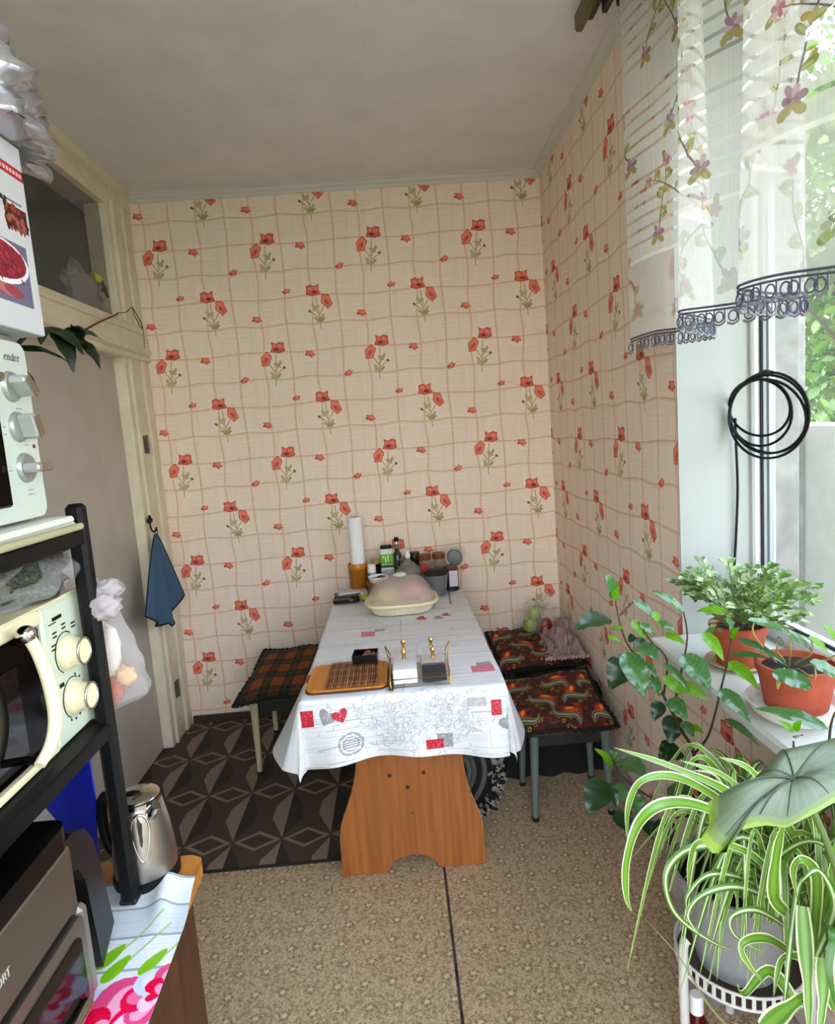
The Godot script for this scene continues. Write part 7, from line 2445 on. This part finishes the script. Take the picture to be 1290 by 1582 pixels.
	sl(spi, [Vector3(0.673,0.608,-1.000), Vector3(0.676,0.707,-0.980), Vector3(0.674,0.773,-0.970)], 0.016)
	sl(spi, [Vector3(0.606,0.630,-0.900), Vector3(0.595,0.582,-0.880), Vector3(0.575,0.538,-0.860)], 0.021)
	sl(spi, [Vector3(0.541,0.399,-0.950), Vector3(0.478,0.454,-1.000), Vector3(0.444,0.514,-1.050), Vector3(0.397,0.560,-1.100)], 0.004, leafy(Color(0.50, 0.46, 0.24), 0.6, 0.2))
	# the many shorter leaves of the crown
	rng.seed = 77
	for k in 100:
		var a := rng.randf() * TAU
		var cr := Vector3(0.685, 0.50, -1.22) + Vector3(rng.randf_range(-0.06, 0.06), 0, rng.randf_range(-0.08, 0.10))
		var l := 0.10 + rng.randf() * 0.17
		var d := Vector3(cos(a) * 0.85, 0, sin(a))
		var up := rng.randf_range(0.10, 0.26)
		var p3: Vector3 = cr + d * l * 1.3 + Vector3(0, up * 0.35 - 0.05 - rng.randf() * 0.12, 0)
		var p2 := cr + d * l * 0.75 + Vector3(0, up, 0)
		var p1 := cr + d * l * 0.25 + Vector3(0, up * 0.72, 0)
		p2.x = minf(p2.x, 0.80)
		p3.x = minf(p3.x, 0.81)
		sl(spi, [cr, p1, p2, p3], 0.012 + rng.randf() * 0.008, M.spi if k % 2 == 0 else M.spi2)

	# the big leaf that hangs in from the right
	t = thing("arrowhead_plant", "large dark grey green arrow shaped leaf on a stalk over the spider plant", "potted plant", Vector3(0.69, 0, -0.78))
	var ol := [Vector3(0.559,0.960,-0.930), Vector3(0.612,0.961,-0.950), Vector3(0.684,0.953,-0.970), Vector3(0.722,0.948,-0.950), Vector3(0.695,0.934,-0.900), Vector3(0.636,0.937,-0.860), Vector3(0.577,0.940,-0.830), Vector3(0.527,0.932,-0.810), Vector3(0.489,0.925,-0.800), Vector3(0.462,0.936,-0.800), Vector3(0.439,0.935,-0.790), Vector3(0.417,0.939,-0.790), Vector3(0.401,0.929,-0.780), Vector3(0.391,0.920,-0.770), Vector3(0.372,0.925,-0.770), Vector3(0.362,0.933,-0.780), Vector3(0.383,0.945,-0.800), Vector3(0.392,0.960,-0.820), Vector3(0.440,0.945,-0.850), Vector3(0.490,0.944,-0.890)]
	var ce := Vector3(0.544, 0.952, -0.87)
	s = S()
	s.set_smooth_group(0)
	var no: int = ol.size()
	var rings := 7
	var pt := func(i: int, r: int) -> Vector3:
		var f := float(r) / rings
		var q: Vector3 = ce.lerp(ol[i % no], f)
		q.y += 0.016 * sin(PI * f) + 0.0035 * sin(float(i) * PI) * f
		q.y += 0.004 * f * cos(i * TAU / 2.5)
		return q
	for i in no:
		for r in rings:
			var U := func(ii: int, rr: int) -> Vector2: return Vector2(0.5, 0.5) + Vector2(0.495 * float(rr) / rings, 0).rotated(TAU * ii / no)
			if r > 0:
				tri(s, pt.call(i, r), pt.call(i + 1, r), pt.call(i + 1, r + 1), U.call(i, r), U.call(i + 1, r), U.call(i + 1, r + 1))
			tri(s, pt.call(i, r), pt.call(i + 1, r + 1), pt.call(i, r + 1), U.call(i, r), U.call(i + 1, r + 1), U.call(i, r + 1))
	var ai := img(128, 128, Color(0.46, 0.56, 0.12))
	ipoly(ai, ell(Vector2(64, 64), 60, 60, 0, 40, 0.02), Color(0.38, 0.46, 0.20))
	ipoly(ai, ell(Vector2(64, 64), 55, 55, 0, 40, 0.03), Color(0.33, 0.39, 0.27))
	for k in no * 2:
		ipoly(ai, seg(Vector2(64, 64) + Vector2(14, 0).rotated(TAU * k / no / 2.0), Vector2(64, 64) + Vector2(54, 0).rotated(TAU * k / no / 2.0), 1.6), Color(0.365, 0.425, 0.30))
	var am := leafy(Color.WHITE, 0.40, 0.25)
	am.albedo_texture = ImageTexture.create_from_image(ai)
	var big := put(t, "leaf", s, am)
	s = S()
	for i in [0, 2, 6, 8, 10, 12, 14, 17, 19]:
		var vv := []
		for r in rings:
			vv.append(pt.call(i, r) + Vector3(0, 0.0008, 0))
		tube(s, vv, [0.0018, 0.0016, 0.0014, 0.0012, 0.001, 0.0008, 0.0006], 5)
	put(big, "veins", s, mat(Color(0.24, 0.29, 0.20), 0.5))
	s = S()
	tube(s, smooth_line([ce, ce + Vector3(0.04, -0.12, 0.03), Vector3(0.66, 0.45, -0.80), Vector3(0.69, 0.24, -0.79)], 6), 0.005, 7)
	put(t, "stalk", s, mat(Color(0.34, 0.42, 0.20), 0.5))
	pot(t, Vector3(0.69, 0.0, -0.79), 0.085, 0.115, 0.24, M.terracotta)
	var di := thing("striped_leaf_plant", "broad green leaf with a white middle at the right edge, below the big leaf", "potted plant", Vector3(0.71, 0, -0.96))
	M.dief = leafy(Color.WHITE, 0.35, 0.5)
	M.dief.albedo_texture = ImageTexture.create_from_image(stripes([Color(0.80, 0.84, 0.66), Color(0.25, 0.45, 0.10), Color(0.20, 0.38, 0.08)]))
	sl(di, [Vector3(0.68, 0.55, -0.96), Vector3(0.645, 0.66, -0.90), Vector3(0.612, 0.70, -0.86), Vector3(0.588, 0.665, -0.84), Vector3(0.585, 0.60, -0.83)], 0.055, M.dief)
	sl(di, [Vector3(0.70, 0.52, -0.96), Vector3(0.70, 0.68, -0.93), Vector3(0.685, 0.72, -0.88), Vector3(0.67, 0.66, -0.84)], 0.055, M.dief)
	s = S()
	tube(s, [Vector3(0.70, 0.18, -0.99), Vector3(0.695, 0.36, -0.98), Vector3(0.69, 0.56, -0.96)], [0.009, 0.008, 0.005], 8)
	put(di, "stem", s, mat(Color(0.36, 0.44, 0.22), 0.6))
	pot(di, Vector3(0.70, 0.0, -1.00), 0.06, 0.078, 0.19, M.white)

	# bottle beside the stand
	t = thing("plant_food_bottle", "small red brown bottle with a white cap on the floor by the plant stand", "bottle", Vector3(0.575, 0, -1.24))
	c = Vector3(0.585, 0.0, -1.30)
	s = S()
	lathe(s, c, [Vector2(0, 0.002), Vector2(0.024, 0), Vector2(0.025, 0.006), Vector2(0.025, 0.115), Vector2(0.014, 0.138), Vector2(0.012, 0.145)], 22)
	put(t, "bottle", s, mat(Color(0.30, 0.055, 0.03), 0.2))
	s = S()
	lathe(s, c, [Vector2(0.0155, 0.143), Vector2(0.0155, 0.183), Vector2(0.013, 0.186), Vector2(0, 0.186)], 18)
	put(t, "cap", s, M.white)
